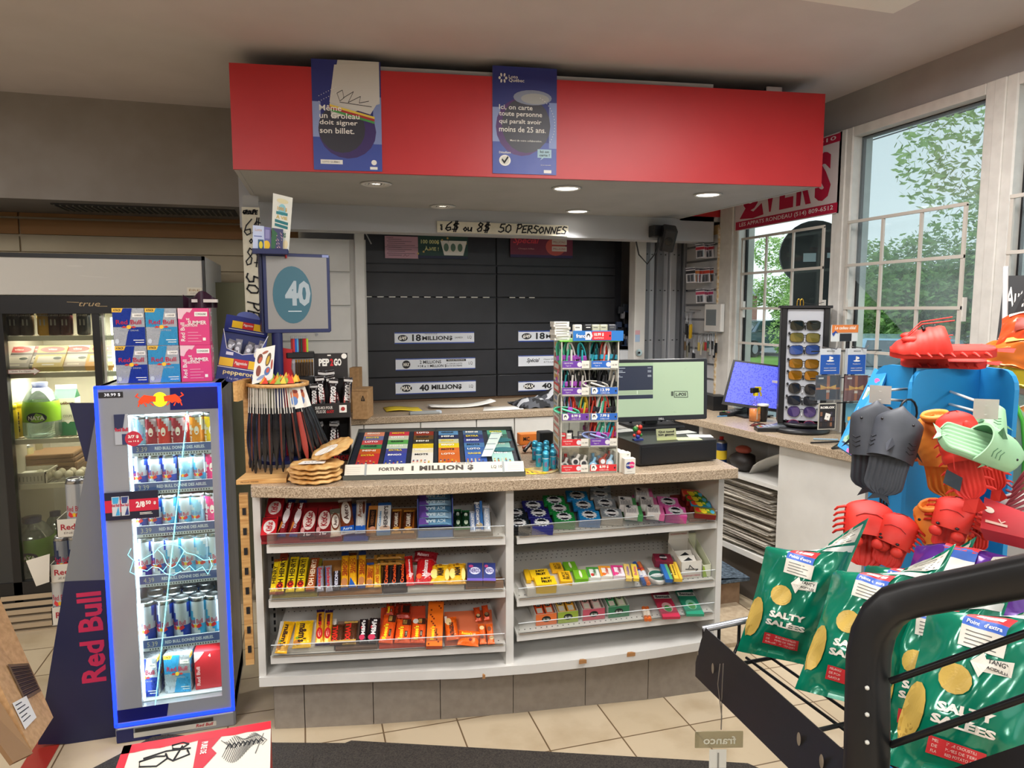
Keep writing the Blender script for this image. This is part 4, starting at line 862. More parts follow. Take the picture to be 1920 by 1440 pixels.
F=frame(S['p0']+S['u']*x0+S['b']*.019+V((0,0,zz(.02))),S['u'],(0,0,1)); g.T=None; g.poly(F,[(0,.0),(.02,0),(.006,.045),(0,.045)],mat('#9ab83c')); g.poly(F,[(.06,.0),(.08,0),(.08,.045),(.07,.045)],mat('#9ab83c')); tag(g.build('empty_carton'),'pale carton with lime green corners at the right end of the middle right shelf','carton')
# bottom right shelf
S=SR[2]; PR3=plane(S,14,.012,.012)
TT=lambda c:[('e',.5,.72,.34,.14,'#1c241c'),('t','tic tac',.5,.72,.5,.14,'#f0f0e8',.03),('r',.15,.1,.85,.5,c)]
for bx0,bx1,c,fc_,lab,packs in[(1000,1043,'#d8cfc4','#e8783c','open carton of orange mint packs, leftmost on the bottom right shelf',[(1011,1160,'#e85020'),(1023,1160,'#f07040'),(1012,1135,'#e02818')]),
(1044,1086,'#d8cfc4','#9ab040','open carton of yellow mint packs, second on the bottom right shelf',[(1051,1156,'#e8c060'),(1064,1150,'#f0a828'),(1045,1134,'#c8a020'),(1060,1132,'#e8b020')]),
(1094,1140,'#d4d0c8','#c85868','open carton of pink mint packs, third on the bottom right shelf',[(1108,1140,'#e8a8a0'),(1115,1152,'#f0c8c0')]),
(1146,1190,'#d0d4cc','#3c8058','open carton of green mint packs, fourth on the bottom right shelf',[(1154,1146,'#4aa868'),(1170,1142,'#c8d8a8'),(1160,1124,'#2c6a48')])]:
 x0=su(S,bx0+9,1185); x1=su(S,bx1+5,1180); dd=(x1-x0)
 g,zz=open_box(S,x0,x1,.03,.23,.045,.085,c,'')
 F=frame(S['p0']+S['u']*x0+S['b']*.0295+V((0,0,zz(.03))),S['u'],(0,0,1)); g.T=None; g.rect(F,0,0,dd,.045,mat(fc_,.4)); g.ell(F,dd/2,.024,.018,.012,mat('#1c241c'),.001); g.text(F,'tic tac',dd/2,.024,.026,.01,mat('#e8e8d8'),e=.002)
 tag(g.build('mint_carton'),lab,'carton','open mint cartons on the bottom right shelf')
 for j,(mx,my,mc)in enumerate(packs):
  g=G(); w_=.032; g.box((-w_/2,0,0),(w_/2,.062,.014),mat(mc,.15),.002); prints(g,w_,.062,.014,TT('#e8e0d0')); o=g.build('mint_pack')
  i_,j_=j%2,j//2; p=S['p0']+S['u']*(x0+dd*(.27+.46*i_))+S['b']*(.045+.07*j_)+V((0,0,zz(.045+.07*j_)+.024+.012*j_)); orient(o,p,S['u'],S['b']+V((0,0,.45)))
  tag(o,'small %s mint pack in the %s carton, %s'%({'#e85020':'orange red'}.get(mc,'clear'),['leftmost','second','third','fourth'][[1000,1044,1094,1146].index(bx0)],['front left','front right','rear left','rear right'][j]),'mint pack','small mint packs in the open cartons')
for i,x in enumerate((1163,1193)):
 X0,Y0=zr(x+22,665,940,1010,4.364); X1,Y1=zr(x,565,940,1010,4.364); PL=PR3; a=onp(X0,Y0,PL['o'],PL['n']); b=onp(X1,Y1,PL['o'],PL['n']); L_=(b-a).length
 g=G(); g.cyl((0,0,0),(0,L_,0),.008,mat('#e07030',.3),12); g.cyl((0,L_*.25,0),(0,L_*.75,0),.0084,mat('#f0e0d0',.3),12); o=g.build('lip_balm'); orient(o,a,(b-a).cross(PL['n']),b-a); tag(o,'orange and white lip balm stick on the bottom right shelf, '+('left one' if i==0 else 'right one'),'lip balm','lip balm sticks')
for x,y,c,c2,lab in((1340,550,'#c83050','#8a1c40','red throat lozenge packet on the bottom right shelf'),(1535,528,'#2c9a78','#1c6a58','green throat lozenge packet at the right end of the bottom right shelf')):
 X,Y=zr(x,y,940,1010,4.364)
 drop(PR3,X+12,Y+25,X-12,Y-24,34,(lambda w_,l,t,c=c,c2=c2:carton(w_,l,t,c,[('r',0,.82,1,1,c2),('r',0,.68,1,.82,'#e8e8e0'),('t','Bentasil',.5,.75,.8,.1,'#20242c',.03),('e',.5,.35,.3,.18,'#e0b0b0' if c=='#c83050' else '#90d8b8'),('e2',.5,.3,.2,.12,'#4a9a48')],c)),'lozenge_packet',lab,'lozenge packet','throat lozenge packets',.012)
 # ================================================================ back counter, black cabinet, right corner
BC=4.12; DARK=noisy('black_cabinet_laminate','#1d1e24','#24252b',8,.42)
t=thing('back_counter','back counter with speckled top and white drawer fronts','counter',(1.2,4.4,0))
g=G(); g.box((-.18,BC,.91),(2.2,4.78,.95),LAM); g.build('countertop',t,bevel=.003)
g=G(); g.box((-.16,BC+.03,0),(2.16,4.78,.91),WP2); g.build('body',t)
xs=[.02,.33,.66,1.0,1.24,1.6,2.16]
for a,b in zip(xs,xs[1:]):
 g=G(); g.box((a+.003,BC+.012,.66),(b-.003,BC+.03,.905),WP,.002); d=g.build('drawer',t)
 if a==1.0:g=G(); g.cyl((b-.04,BC+.012,.84),(b-.04,BC-.004,.84),.014,BLK,14); g.build('lock',d,label='black round lock')
 g=G(); g.box((a+.003,BC+.012,.08),(b-.003,BC+.03,.655),WP,.002); g.build('door',t)
def bk(px,py,y=4.75):q=on(px,py,y=y); return q.x,q.z
t=thing('tobacco_cabinet','large black closed cabinet with flap panels behind the counter','cabinet',(1.3,4.85,.95))
xl=bk(681,600)[0]; xm=bk(931,600)[0]; xr=bk(1152,600)[0]; zs=[bk(800,y)[1]for y in(436,496,512,557,607,657,706,748)]
g=G(); g.box((xl-.02,4.77,.952),(2.24,4.97,2.4),DARK); g.build('carcass',t)
for i in range(len(zs)-1):
 for a,b in((xl,xm-.004),(xm+.004,xr)):
  g=G(); g.box((a,4.745+(.012 if i==0 else 0),zs[i+1]+.004),(b,4.765,zs[i]-.004),DARK,.002); g.build('flap_panel',t)
g=G(); g.box((xl,4.76,.951),(xr,4.97,zs[-1]),mat('#6a5038',.6)); g.build('base_board',t)
g=G(); rs=random.Random(4); z=zs[3]
for x0,x1,n in((685,927,11),(955,1010,3)):
 for k in range(n):
  a=bk(x0+(x1-x0)*k/n,557)[0]; b=bk(x0+(x1-x0)*(k+.55)/n,557)[0]; g.box((a,4.742,z-.003),(b,4.75,z+.003),PAPER)
g.build('white_tabs',t,label='row of small white paper tabs in the seam')
def strip(px0,py0,px1,py1,fn,name,lab,y=4.74,c='#dfe3ea',cat='sign',grp=None):
 a=bk(px0,py1,y); b=bk(px1,py0,y); F=frame((a[0],y,a[1]),(1,0,0),(0,0,1)); w=b[0]-a[0]; h=b[1]-a[1]
 g=G(); g.box((a[0],y,a[1]),(b[0],y+.004,b[1]),mat(c,.5)); fn(g,lambda p:F((p[0]*w,p[1]*h,p[2]))); return tag(g.build(name),lab,cat,grp)
def f649(g,F):g.rect(F,0,.9,1,1,mat('#2c4a9c')); g.rect(F,0,0,1,.1,mat('#2c4a9c')); g.ell(F,.1,.5,.06,.28,INK,.001); g.text(F,'6/49',.1,.5,.09,.34,PAPER,.03,.2,.002); g.text(F,'18',.27,.52,.11,.6,INK,.03); g.text(F,'MILLION$',.53,.45,.38,.42,INK,.03); g.text(F,'TIRAGE DU JOUR',.45,.82,.16,.12,INK); g.text(F,'SAMEDI',.8,.5,.1,.14,INK); g.text(F,'LQ',.94,.5,.05,.3,INK)
def fgv(g,F):g.rect(F,0,.92,1,1,mat('#2c4a9c')); g.rect(F,0,0,1,.08,mat('#2c4a9c')); g.ell(F,.13,.5,.05,.35,INK,.001); g.text(F,'MAX',.13,.5,.08,.3,PAPER,.03,.2,.002); g.text(F,'2 MILLIONS',.43,.68,.27,.28,INK,.01); g.text(F,'+14 x 1 MILLION $',.45,.32,.36,.26,INK,.01); g.rect(F,.63,.7,.88,.88,INK,.001); g.text(F,'TIRAGE PRINCIPAL',.755,.79,.22,.1,PAPER,e=.002); g.text(F,'17 GROS LOTS',.73,.5,.2,.12,INK); g.text(F,'ACTIF EN PRIME',.73,.3,.2,.12,INK); g.text(F,'LQ',.94,.5,.05,.3,INK)
def fmax(g,F):g.rect(F,0,.92,1,1,mat('#2c4a9c')); g.rect(F,0,0,1,.08,mat('#2c4a9c')); g.ell(F,.13,.5,.07,.3,INK,.001); g.text(F,'MAX',.13,.5,.13,.36,PAPER,.04,.2,.002); g.text(F,'40',.35,.5,.12,.55,INK,.04); g.text(F,'MILLION$',.63,.5,.38,.46,INK,.04); g.text(F,'LQ',.94,.5,.05,.3,INK)
strip(740,622,889,645,f649,'jackpot_sign','white sign reading 18 MILLION$, top left of the jackpot signs on the black cabinet')
strip(742,670,891,695,fgv,'jackpot_sign','white sign reading 2 MILLIONS + 14 x 1 MILLION $ on the black cabinet')
strip(742,713,892,740,fmax,'jackpot_sign','white sign reading 40 MILLION$ at the lower left of the black cabinet')
strip(972,619,1121,641,f649,'jackpot_sign','white sign reading 18 MILLION$, half hidden behind the cable tower')
strip(972,664,1121,687,lambda g,F:(g.rect(F,0,.92,1,1,mat('#2c4a9c')),g.text(F,'Spécial',.18,.5,.16,.5,INK,.02,.4),g.text(F,'Chaque billet',.38,.6,.14,.16,INK),g.text(F,'de 7 $ et plus',.38,.35,.14,.16,INK)),'jackpot_sign','white sign with script word Spécial, partly behind the cable tower')
strip(972,711,1121,734,fmax,'jackpot_sign','white sign reading 40 MILLION$, lower one partly behind the cable tower')
def fpink(g,F):
 for k in range(9):g.rect(F,.06 if k%2 else .1,.85-k*.09,[.5,.8,.6,.9][k%4],.87-k*.09,mat('#5c4a58'),.001)
 g.rect(F,.0,.5,1,.515,mat('#5c4a58'),.001); g.text(F,'LICENCE',.15,.93,.2,.05,INK); g.strokes(F,[[(.55,.1),(.6,.18),(.65,.1),(.72,.16)]],INK,.01)
strip(722,444,784,484,fpink,'licence_paper','pink permit paper at the top left of the black cabinet',4.738,'#c79aa8','paper')
def favie(g,F):
 g.rect(F,0,0,1,.12,mat('#1c2444')); g.text(F,'100 000$',.24,.72,.36,.2,mat('#d8dc9c'),.02); g.text(F,'À VIE !',.27,.44,.28,.2,mat('#d8dc9c'),.02)
 for k,(x,r)in enumerate(((.56,.25),(.7,.0),(.84,-.25))):g.poly(F,[(x-.09+r*.2,.15),(x+.09+r*.1,.15),(x+.09-r*.2,.8),(x-.09-r*.1,.8)],PAPER,.001+.0004*k); g.ell(F,x,.5,.05,.18,mat('#5c7a68'),.0025)
 for k in range(9):g.ell(F,(k*.37)%1,.2+(k*.53)%.75,.02,.05,mat('#c8a860'),.001,8)
strip(784,444,877,484,favie,'lottery_banner','dark green lottery banner with pale tickets beside the pink paper',4.738,'#20443c')
def fspec(g,F):
 g.rect(F,0,0,1,.12,mat('#2c2050')); g.text(F,'Spécial',.25,.72,.42,.36,mat('#e04858'),.02,.3); g.ell(F,.72,.5,.16,.4,mat('#c85c54'),.001)
 for y in(.6,.3):g.rect(F,.66,y,.9,y+.22,mat('#e4dcd4'),.002); g.text(F,'MILLIONS',.78,y+.11,.2,.1,mat('#b03838'),e=.003)
 g.text(F,'Chaque billet',.25,.38,.25,.08,mat('#e8b0a8'))
strip(957,443,1074,482,fspec,'lottery_banner','plum red lottery banner with script lettering at the top right of the black cabinet',4.738,'#7a3048')
# things on the back counter
g=G(); a=on(690,786,z=.95)
def boxat(px0,px1,pyb,h,d,z,m,name,lab,cat,extra=None,rot=0,bev=.002):
 a=on(px0,pyb,z=z); b=on(px1,pyb,z=z); w=(b-a).length; g=G(); g.box((-w/2,0,0),(w/2,d,h),m,bev)
 if extra:extra(g,w,h,d)
 o=g.build(name); c=(a+b)/2; o.location=(c.x,c.y,z); o.rotation_euler=(0,0,math.atan2(b.y-a.y,b.x-a.x)*(0 if rot is None else 1)+(rot or 0)); return tag(o,lab,cat)
def recyc(g,w,h,d):
 F=lambda p:(p[0],-p[2],p[1]); g.strokes(F,[[(w*.1,h*.62),(w*.3,h*.62),(w*.2,h*.78),(w*.1,h*.62)]],INK,.004,.001); g.text(F,'20',w*.2,h*.66,.02,.012,INK); g.rect(F,-w/2,h*.93,w/2,h*.95,mat('#8a6844'),.001)
boxat(661,690,786,.17,.16,.951,CARD,'cardboard_box','small cardboard box with recycling symbol on the back counter','box',recyc)
boxat(661,679,782,.27,.1,.951,CARD,'cardboard_box','tall thin cardboard box behind the small box with recycling symbol','box',None).location.y+=.19
g=G(); g.grid(lambda a,b:(.48+.22*a,4.3+.18*b,.955+.006*math.sin(a*5)),6,3,mat('#e0c428',.6)); tag(g.build('envelope',solid=.002),'yellow envelope lying on the back counter','envelope')
g=G(); g.grid(lambda a,b:(.76+.42*a,4.34+.14*b,.957+.03*(2*a-1)**2*(1 if a>.5 else .3)),10,3,PAPER); tag(g.build('paper_sheet',solid=.001),'curled white paper strip on the back counter','paper')
g=G(); g.box((.6,4.14,.952),(.78,4.19,.966),mat('#a0a4a4',.3),.003); g.box((.76,4.142,.953),(.79,4.188,.968),mat('#c8d4e0',.3),.002); tag(g.build('stapler'),'small grey stapler on the back counter','stapler')
g=G(); g.grid(lambda a,b:(1.05+.26*a+.05*b,4.17+.17*b,.953),1,1,PAPER); g.rect(lambda p:(p[0],p[1],.953+p[2]),1.12,4.2,1.3,4.205,mat('#9a9a9a')); tag(g.build('paper_sheet',solid=.001),'white sheet of paper lying flat on the back counter','paper')
g=G(); PL1=mat('#17181c',.8); PL2=mat('#b9bbc0',.8); rs=random.Random(3)
def pf(a,b):return(1.3+.62*a,4.2+.3*b,.955+.13*math.sin(math.pi*a)**.7*math.sin(math.pi*b)**.6*(.6+.4*math.sin(a*9+b*4))+.006*math.sin(a*50+b*33))
g.grid(pf,34,18,PL1,lambda a,b:PL2 if(int(a*9+math.sin(b*6))%2 and int(b*6)%2)else mat('#4a4c52',.8)if(int(a*9+math.sin(b*6))%2 or int(b*6)%2)else PL1)
tag(g.build('plaid_shirt'),'crumpled black and grey plaid shirt on the back counter','shirt')
# white drawer tower left of the black cabinet
t=thing('white_cabinet','white wall cabinet with flap doors, left of the black cabinet','cabinet',(.18,4.6,.9))
g=G(); g.box((-.16,4.56,.951),(.40,4.83,2.0),WP2); g.build('carcass',t)
zz=[bk(600,y,4.55)[1]for y in(446,510,574,640,760)]
for a,b in zip(zz,zz[1:]):g=G(); g.box((-.15,4.545,b+.006),(.30,4.56,a-.006),WP,.003); g.build('flap_door',t)
g=G(); g.box((.33,4.53,.95),(.39,4.56,2.06),WP,.004); g.build('edge_post',t); g=G(); q=bk(594,627,4.54); g.cyl((q[0],4.548,q[1]),(q[0],4.538,q[1]),.008,METAL,12); g.build('lock',t)
g=G(); g.tube([(.36,4.52,2.05),(.40,4.5,2.03),(.43,4.5,1.97)],.004,mat('#a8a8a8'),6); tag(g.build('cable_stub'),'short grey cable stub hanging under the lintel','cable')
# item cluster in the dark gap
g=G(); rs=random.Random(9)
for k in range(16):x=2.18+rs.random()*.1; z=1.28+rs.random()*.3; g.box((x,4.7,z),(x+.04,4.73,z+.05),[BLK,mat('#2c3038'),mat('#30405c'),mat('#8a8a90')][k%4],.003)
tag(g.build('accessory_rack'),'dark rack of small accessories in the gap right of the black cabinet','rack')
g=G(); g.box((2.16,4.6,.9),(2.31,4.72,1.28),mat('#c8ccd0',.5),.004); tag(g.build('white_machine'),'plain white appliance side below the dark accessory rack','appliance')
# door edge, rolled shutters
t=thing('side_door','narrow white door with round lock right of the black cabinet','door',(2.3,4.55,0))
x0=bk(1190,600,4.5)[0]; x1=bk(1210,600,4.5)[0]
g=G(); g.box((x0,4.5,0),(x1,4.6,2.05),WP,.004); g.build('leaf',t); zl=bk(1193,661,4.5)[1]
g=G(); xx=(x0+x1)/2-.01; g.cyl((xx,4.5,zl),(xx,4.485,zl),.024,CHROME,20); g.cyl((xx,4.487,zl),(xx,4.48,zl),.008,BLK,10); g.build('lock',t,label='round chrome lock')
g=G(); Fq=frame((x0+.005,4.499,bk(1193,641,4.5)[1]),(1,0,0),(0,0,1)); g.rect(Fq,0,0,.036,.08,mat('#a8c0dc')); g.rect(Fq,0,.05,.036,.08,mat('#d8a8b0'),.001); g.build('sticker',t)
t=thing('rolling_shutter','grey metal rolling shutter with upright rails','shutter',(2.5,4.6,0)); g=G()
SH1=mat('#85888e',.4,.3); SH2=mat('#c4c7cc',.35,.4)
xr_=bk(1284,600,4.6)[0]; n=7; w_=(xr_-x1)/n
for k in range(n):
 a=x1+k*w_
 g.box((a,4.54+(.03 if k%2 else 0),0),(a+w_*.96,4.62,2.05),[SH1,SH2,SH1,SH2,SH2,SH1,SH1][k],.004)
 for zz_ in(1.0,1.35,1.7,1.95):g.box((a+w_*.4,4.53+(.03 if k%2 else 0),zz_),(a+w_*.4+.006,4.54+(.03 if k%2 else 0),zz_+.006),BLK)
g.build('slats',t)
g=G(); g.box((x1,4.62,0),(XR,4.66,2.1),SH1); g.build('back_plate',t)
# camera on the lintel
t=thing('security_camera','black security camera on the grey lintel','camera',on(1228,436,y=4.14))
g=G(); g.box((-.04,-.06,-.03),(.04,.015,.04),BLK,.008); g.build('bracket',t,True)
g=G(); g.T=rotz(R(0)); M_=Matrix.Rotation(R(25),4,'X')@Matrix.Rotation(R(-20),4,'Z'); g.T=lambda p:M_@V(p)+V((.05,-.08,-.02)); g.box((-.04,-.07,-.09),(.045,.05,.05),mat('#1c1c20',.35),.012); g.cyl((0,-.071,-.02),(0,-.075,-.02),.025,mat('#060608',.1),16); g.build('camera_head',t,True)
g=G(); g.tube([(.0,-.05,-.03),(-.01,-.05,-.12),(-.06,-.02,-.2),(-.11,0,-.14),(-.13,.0,-.06)],.005,BLK,6); g.build('cable',t,True)
# slatwall on the right wall with hanging packs
ys,ye=4.62,4.14
g=G(); g.box((XR-.03,ye,.9),(XR-.002,ys,2.12),mat('#8e8f92',.5))
z=.9
while z<2.1:g.box((XR-.042,ye,z+.008),(XR-.03,ys,z+.092),mat('#c6c6c8',.5)); z+=.1
g.box((XR-.05,ye-.012,.9),(XR-.0,ye,2.1),noisy('worn_wood_edge','#c8a468','#e4dccb',60,.7)); g.box((XR-.045,ye,2.06),(XR,ys,2.12),mat('#c8a87c',.6))
struct(g.build('wall_slatted'),'white slatwall panel on the right wall beside the window post')
def rw(px,py,x=XR-.045):q=on(px,py,x=x); return q.y,q.z
def hang_row(px0,px1,py,n,hpx,cols,lab,name='battery_pack',cat='battery pack',grp=None,header='#d8d4d8',pw=.06):
 YH=4.22
 for k in range(n):
  px=px0+(px1-px0)*k/max(1,n-1); p=on(px,py,y=YH); p2=on(px,py+hpx,y=YH); h=p.z-p2.z; c=cols[k%len(cols)]
  g=G(); F=frame((0,0,0),(1,0,0),(0,0,1)); g.box((-pw/2,0,-h),(pw/2,.002,0),mat(header,.4),.0008); g.rect(F,-pw/2,-h*.4,pw/2,-h*.2,mat(c,.4)); g.rect(F,-pw/2,-h*.14,pw/2,-h*.05,mat('#4a4450',.4)); g.box((-pw*.4,-.008,-h*.95),(pw*.4,0,-h*.45),PLAS,.003)
  for j in(-1,1):g.cyl((j*pw*.18,-.005,-h*.92),(j*pw*.18,-.005,-h*.5),pw*.1,mat(['#2a2a30','#b87838','#b03040'][k%3],.3),8)
  o=g.build(name); o.location=(min(p.x,XR-.055),YH+.03*((k*7)%3-1)*.3,p.z); o.rotation_euler=(0,R(4*((k%3)-1)),R(-52+6*math.sin(k*2)))
  tag(o,lab%(['leftmost','second','third','fourth','fifth','sixth','seventh','eighth','ninth','tenth','eleventh','twelfth'][k],),cat,grp)
 g=G(); a=on(px0-5,py+1,y=YH)
 for dy in(-.02,.02):g.cyl((XR-.035,YH+dy,a.z-.004),(a.x,YH+dy,a.z+.004),.0025,METAL,6)
 tag(g.build('display_hook'),lab.split(' pack')[0]+' pack hooks, long metal prongs on the slatwall','hook')
hang_row(1311,1366,458,11,26,['#b02838','#c03050','#a82840'],'top row white and red battery pack, %s from the left',grp='top row of battery packs',pw=.06)
hang_row(1293,1366,502,9,28,['#1c1c20','#c87838','#c8402c','#c8402c'],'middle row battery pack in black, copper or red, %s from the left',grp='middle row of battery packs',pw=.065)
hang_row(1311,1366,542,11,26,['#a83050','#a02c58'],'lower row white and magenta battery pack, %s from the left',grp='lower row of battery packs',pw=.06)
t=thing('thermostat','square white control panel with grey screen hanging on the slatwall','control panel',(XR-.045,rw(1343,596)[0],rw(1343,596)[1]))
g=G(); g.box((-.03,-.1,-.09),(0,.1,.09),WHT,.006); g.build('case',t,True); g=G(); g.box((-.032,-.045,-.05),(-.029,.075,.055),mat('#7c8488',.25),.001); g.build('screen',t,True)
def keys(px,py,n,cols,lab,L=.09):
 y,z=rw(px,py); g=G(); rs=random.Random(int(px)); g.cyl((XR-.04,y,z),(XR-.13,y,z+.005),.003,METAL,6)
 for k in range(n):
  x=XR-.07-.05*rs.random(); yy=y+rs.uniform(-.015,.015); l=L*rs.uniform(.6,1.1); g.tube([(x,yy,z),(x,yy+.006,z-l*.4),(x,yy,z-l*.5)],.002,METAL,5); g.box((x-.004,yy-.011,z-l),(x+.004,yy+.011,z-l*.5),mat(cols[k%len(cols)],.4,.2),.003)
 tag(g.build('key_bunch'),lab,'keys','key bunches on the slatwall')
keys(1302,586,3,['#202024','#2c2c30'],'black key fobs at the upper left of the key hooks',.18); keys(1313,582,2,['#e0b820','#d8b020'],'yellow key tag and strap hanging on the slatwall',.24)
keys(1301,626,5,['#6a5438','#3c3c38','#8a8878'],'bunch of brown and dark keys at the lower left hook',.15); keys(1318,628,3,['#202228','#b0b0b0'],'black lanyard with keys hanging low on the slatwall',.3)
keys(1330,626,5,['#c8b060','#b8b4a8','#8a2c34'],'bunch with gold and red keys on the slatwall',.13); keys(1342,626,5,['#a82c34','#3c5c58','#c0b8a0'],'bunch with red and green tags on the slatwall',.13); keys(1352,624,5,['#202024','#a8a8a8'],'bunch of black and silver keys at the right hook',.16)
g=G(); y,z=rw(1319,700); g.box((XR-.07,y-.04,z-.11),(XR-.043,y+.04,z),mat('#d4d2cc'),.003); g.box((XR-.073,y-.02,z-.1),(XR-.07,y+.02,z-.02),mat('#a8a8a4')); tag(g.build('calendar_block'),'small white paper block on the lower slatwall','paper block')
g=G(); y,z=rw(1327,690); g.box((XR-.12,y+.03,z-.09),(XR-.05,y+.08,z+.01),BLK,.006); tag(g.build('black_box'),'small black box behind the monitor corner on the slatwall','box')
# ================================================================ right counter under the windows
t=thing('window_counter','white counter with speckled top running along the windows','counter',(2.5,3.2,0))
RC=[(2.10,4.1),(2.175,3.57),(2.235,2.98),(2.315,2.46),(2.35,2.42),(XR-.01,2.42),(XR-.01,4.1)]
g=G(); g.prism(RC,.90,.94,LAM); g.build('countertop',t,bevel=.003)
def edge(y):return 2.175+(3.57-y)*.128+.03
g=G(); g.prism([(edge(2.98),2.98),(edge(2.47),2.47),(XR-.01,2.47),(XR-.01,2.98)],.1,.9,WP); g.build('cabinet_box',t,label='plain white cabinet side')
g=G(); g.box((edge(2.47)-.005,2.44,.0),(XR-.01,2.47,.9),mat('#8a8b8e',.4,.4)); g.build('end_strip',t,label='grey metal end strip')
g=G(); g.prism([(edge(3.6),3.6),(edge(2.98),2.98),(XR-.01,2.98),(XR-.01,3.6)],.25,.28,WP); g.prism([(edge(3.6),3.6),(edge(2.98),2.98),(XR-.01,2.98),(XR-.01,3.6)],.66,.68,WP)
g.prism([(edge(3.6),3.6),(edge(3.57),3.57),(XR,3.57),(XR,3.6)],.1,.9,WP); g.box((XR-.03,2.98,.1),(XR-.01,3.6,.9),WP2); g.prism([(edge(3.6)+.05,3.6),(edge(2.5)+.05,2.5),(XR,2.5),(XR,3.6)],0,.25,mat('#5a5148',.8)); g.build('shelf_cubby',t,label='open shelves with newspapers')
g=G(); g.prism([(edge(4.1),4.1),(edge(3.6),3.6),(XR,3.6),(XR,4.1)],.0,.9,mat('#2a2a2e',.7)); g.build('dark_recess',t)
# newspapers
NP=[mat('#b9b2a6',.95,spec=.1),mat('#8f897f',.95,spec=.1),mat('#c4bdb0',.95,spec=.1)]; rs=random.Random(12); PRT=mat('#55524e',.9)
z=.281
for k in range(46):
 h=.0075; y0=3.04+rs.uniform(-.015,.02); y1=3.52+rs.uniform(-.03,.03); x0=edge(3.25)+.03+rs.uniform(-.03,.03); a=rs.uniform(-.07,.07)
 g=G(); cx,cy=(x0+.16),(y0+y1)/2; M_=Matrix.Translation((cx,cy,z))@Matrix.Rotation(a+.12,4,'Z'); g.T=lambda p:M_@V(p); L=(y1-y0)/2; bz=rs.uniform(.0,.004)
 g.grid(lambda u,v:(-.16+.32*u,-L+2*L*v,h*.8+bz*math.sin(v*3+k)**2*(1-u)),3,6,NP[k%3]); g.box((-.16,-L,0),(.16,L,h*.8),NP[(k+1)%3],.0015)
 for q in range(6):v0=-L+.04+q*(2*L-.1)/6; g.box((-.1608,v0,.001),(-.16,v0+rs.uniform(.01,.05),.0018),PRT)
 o=g.build('newspaper'); tag(o,'folded newspaper in the tall stack on the cubby shelf','newspaper','newspapers in the cubby stack')
 z+=h+.0002
g=G(); M_=Matrix.Translation((edge(3.05)+.15,3.08,.36))@Matrix.Rotation(R(40),4,'X')@Matrix.Rotation(R(-25),4,'Y'); g.T=lambda p:M_@V(p)
g.box((-.12,-.09,0),(.12,.09,.02),NP[2],.004)
for q in range(8):g.rect(lambda p:p,-.1+q*.025,-.07,-.085+q*.025,.07,PRT if q%3 else mat('#a83838'),.0205)
tag(g.build('newspaper'),'colourful newspaper leaning at the front right of the newspaper stack','newspaper')
# upper cubby goods
def can_shape(r,h,c1,c2,lab,loc,name='spray_can',cat='can'):
 g=G(); g.lathe([(r*.9,0),(r,.006),(r,h*.25),(r,h*.55),(r,h*.8),(r*.6,h*.88),(r*.35,h*.9),(r*.35,h)],mat(c1),16,bands=[mat(c1,.3),mat(c1,.3),mat(c2,.3),mat(c1,.3),METAL,mat(c1,.3),mat('#b02020')]); o=g.build(name); o.location=loc; return tag(o,lab,cat)
can_shape(.033,.17,'#1c3468','#e0c030','blue and yellow spray can on the upper cubby shelf',(edge(3.5)+.06,3.48,.681))
g=G(); g.ico((0,0,0),.07,mat('#26201f',.5),2,(1,1.2,.8),lambda p:p*(1+.12*math.sin(p.x*9)*math.cos(p.y*8))); g.ico((0,.0,.06),.04,mat('#a04838',.5),2,(1,1.3,.6)); o=g.build('tied_bag'); o.location=(edge(3.35)+.09,3.34,.74); tag(o,'small tied dark and red bag on the upper cubby shelf','bag')
g=G(); g.grid(lambda a,b:(edge(3.1)+.05+.12*a,3.0+.27*b,.685+.16*(1-b)**.6*(1-.3*a)),6,8,mat('#c9c5bd',.7)); tag(g.build('paper_bag',solid=.004),'crumpled white paper bag on the upper cubby shelf','bag')
# low step, folded mat
g=G(); g.box((1.95,3.15,0),(2.2,3.42,.14),noisy('rough_brown_wood','#7a604a','#8e755c',18,.9),.004); tag(g.build('wooden_block'),'rough brown wooden block on the floor behind the counter','block')
g=G(); MT=noisy('blue_grey_folded_mat','#23303c','#5f6e7c',70,.95); g.grid(lambda a,b:(1.9+.34*a,3.12+.32*b,.165+.01*math.sin(a*4)),6,4,MT); g.box((1.9,3.12,.141),(2.24,3.44,.16),MT,.006); tag(g.build('folded_mat'),'folded blue grey woven mat on the wooden block','mat')
g=G(); g.box((1.64,2.75,0),(2.18,3.6,.02),noisy('beige_floor_board','#a8957c','#b8a68c',40,.9),.004); tag(g.build('floor_board'),'low beige board on the floor between the two counters','board')
# ================================================================ things on the sales counter
ZT=.9605
def ct(px,py):return on(px,py,z=ZT)
# lottery ticket case
A=ct(643,901); B=ct(985.6,893); u=(B-A).normalized(); bk_=V((-u.y,u.x,0)); w=(B-A).length
t=thing('lottery_case','flat glass topped lottery ticket case reading 1 MILLION $ on the counter','display case',A)
h0,h1,h2,d1,d2=.016,.05,.115,.035,.42
T=lambda p:u*p[0]+bk_*p[1]+V((0,0,p[2])); GM=mat('#5c605a',.4,.3)
ins=.012
g=G(); g.T=T; g.box((0,0,0),(w,d2,h0),GM); g.add([(0,0,h0),(w,0,h0),(w,d2,h0),(0,d2,h0),(ins,d1,h1),(w-ins,d1,h1),(w-ins,d2,h2),(ins,d2,h2)],[(0,4,7,3),(1,2,6,5),(2,3,7,6)],GM); g.build('case_body',t,True)
vs=V((0,d2-d1,h2-h1)); sl=vs.length; Fs0=frame((ins,d1,h1),(1,0,0),vs); W_=w-2*ins; Fs=lambda p:T(Fs0((p[0],p[1],p[2])))
g=G(); g.rect(Fs,0,0,W_,sl,mat('#1a2230',.5),-.014); g.build('ticket_bed',t,True)
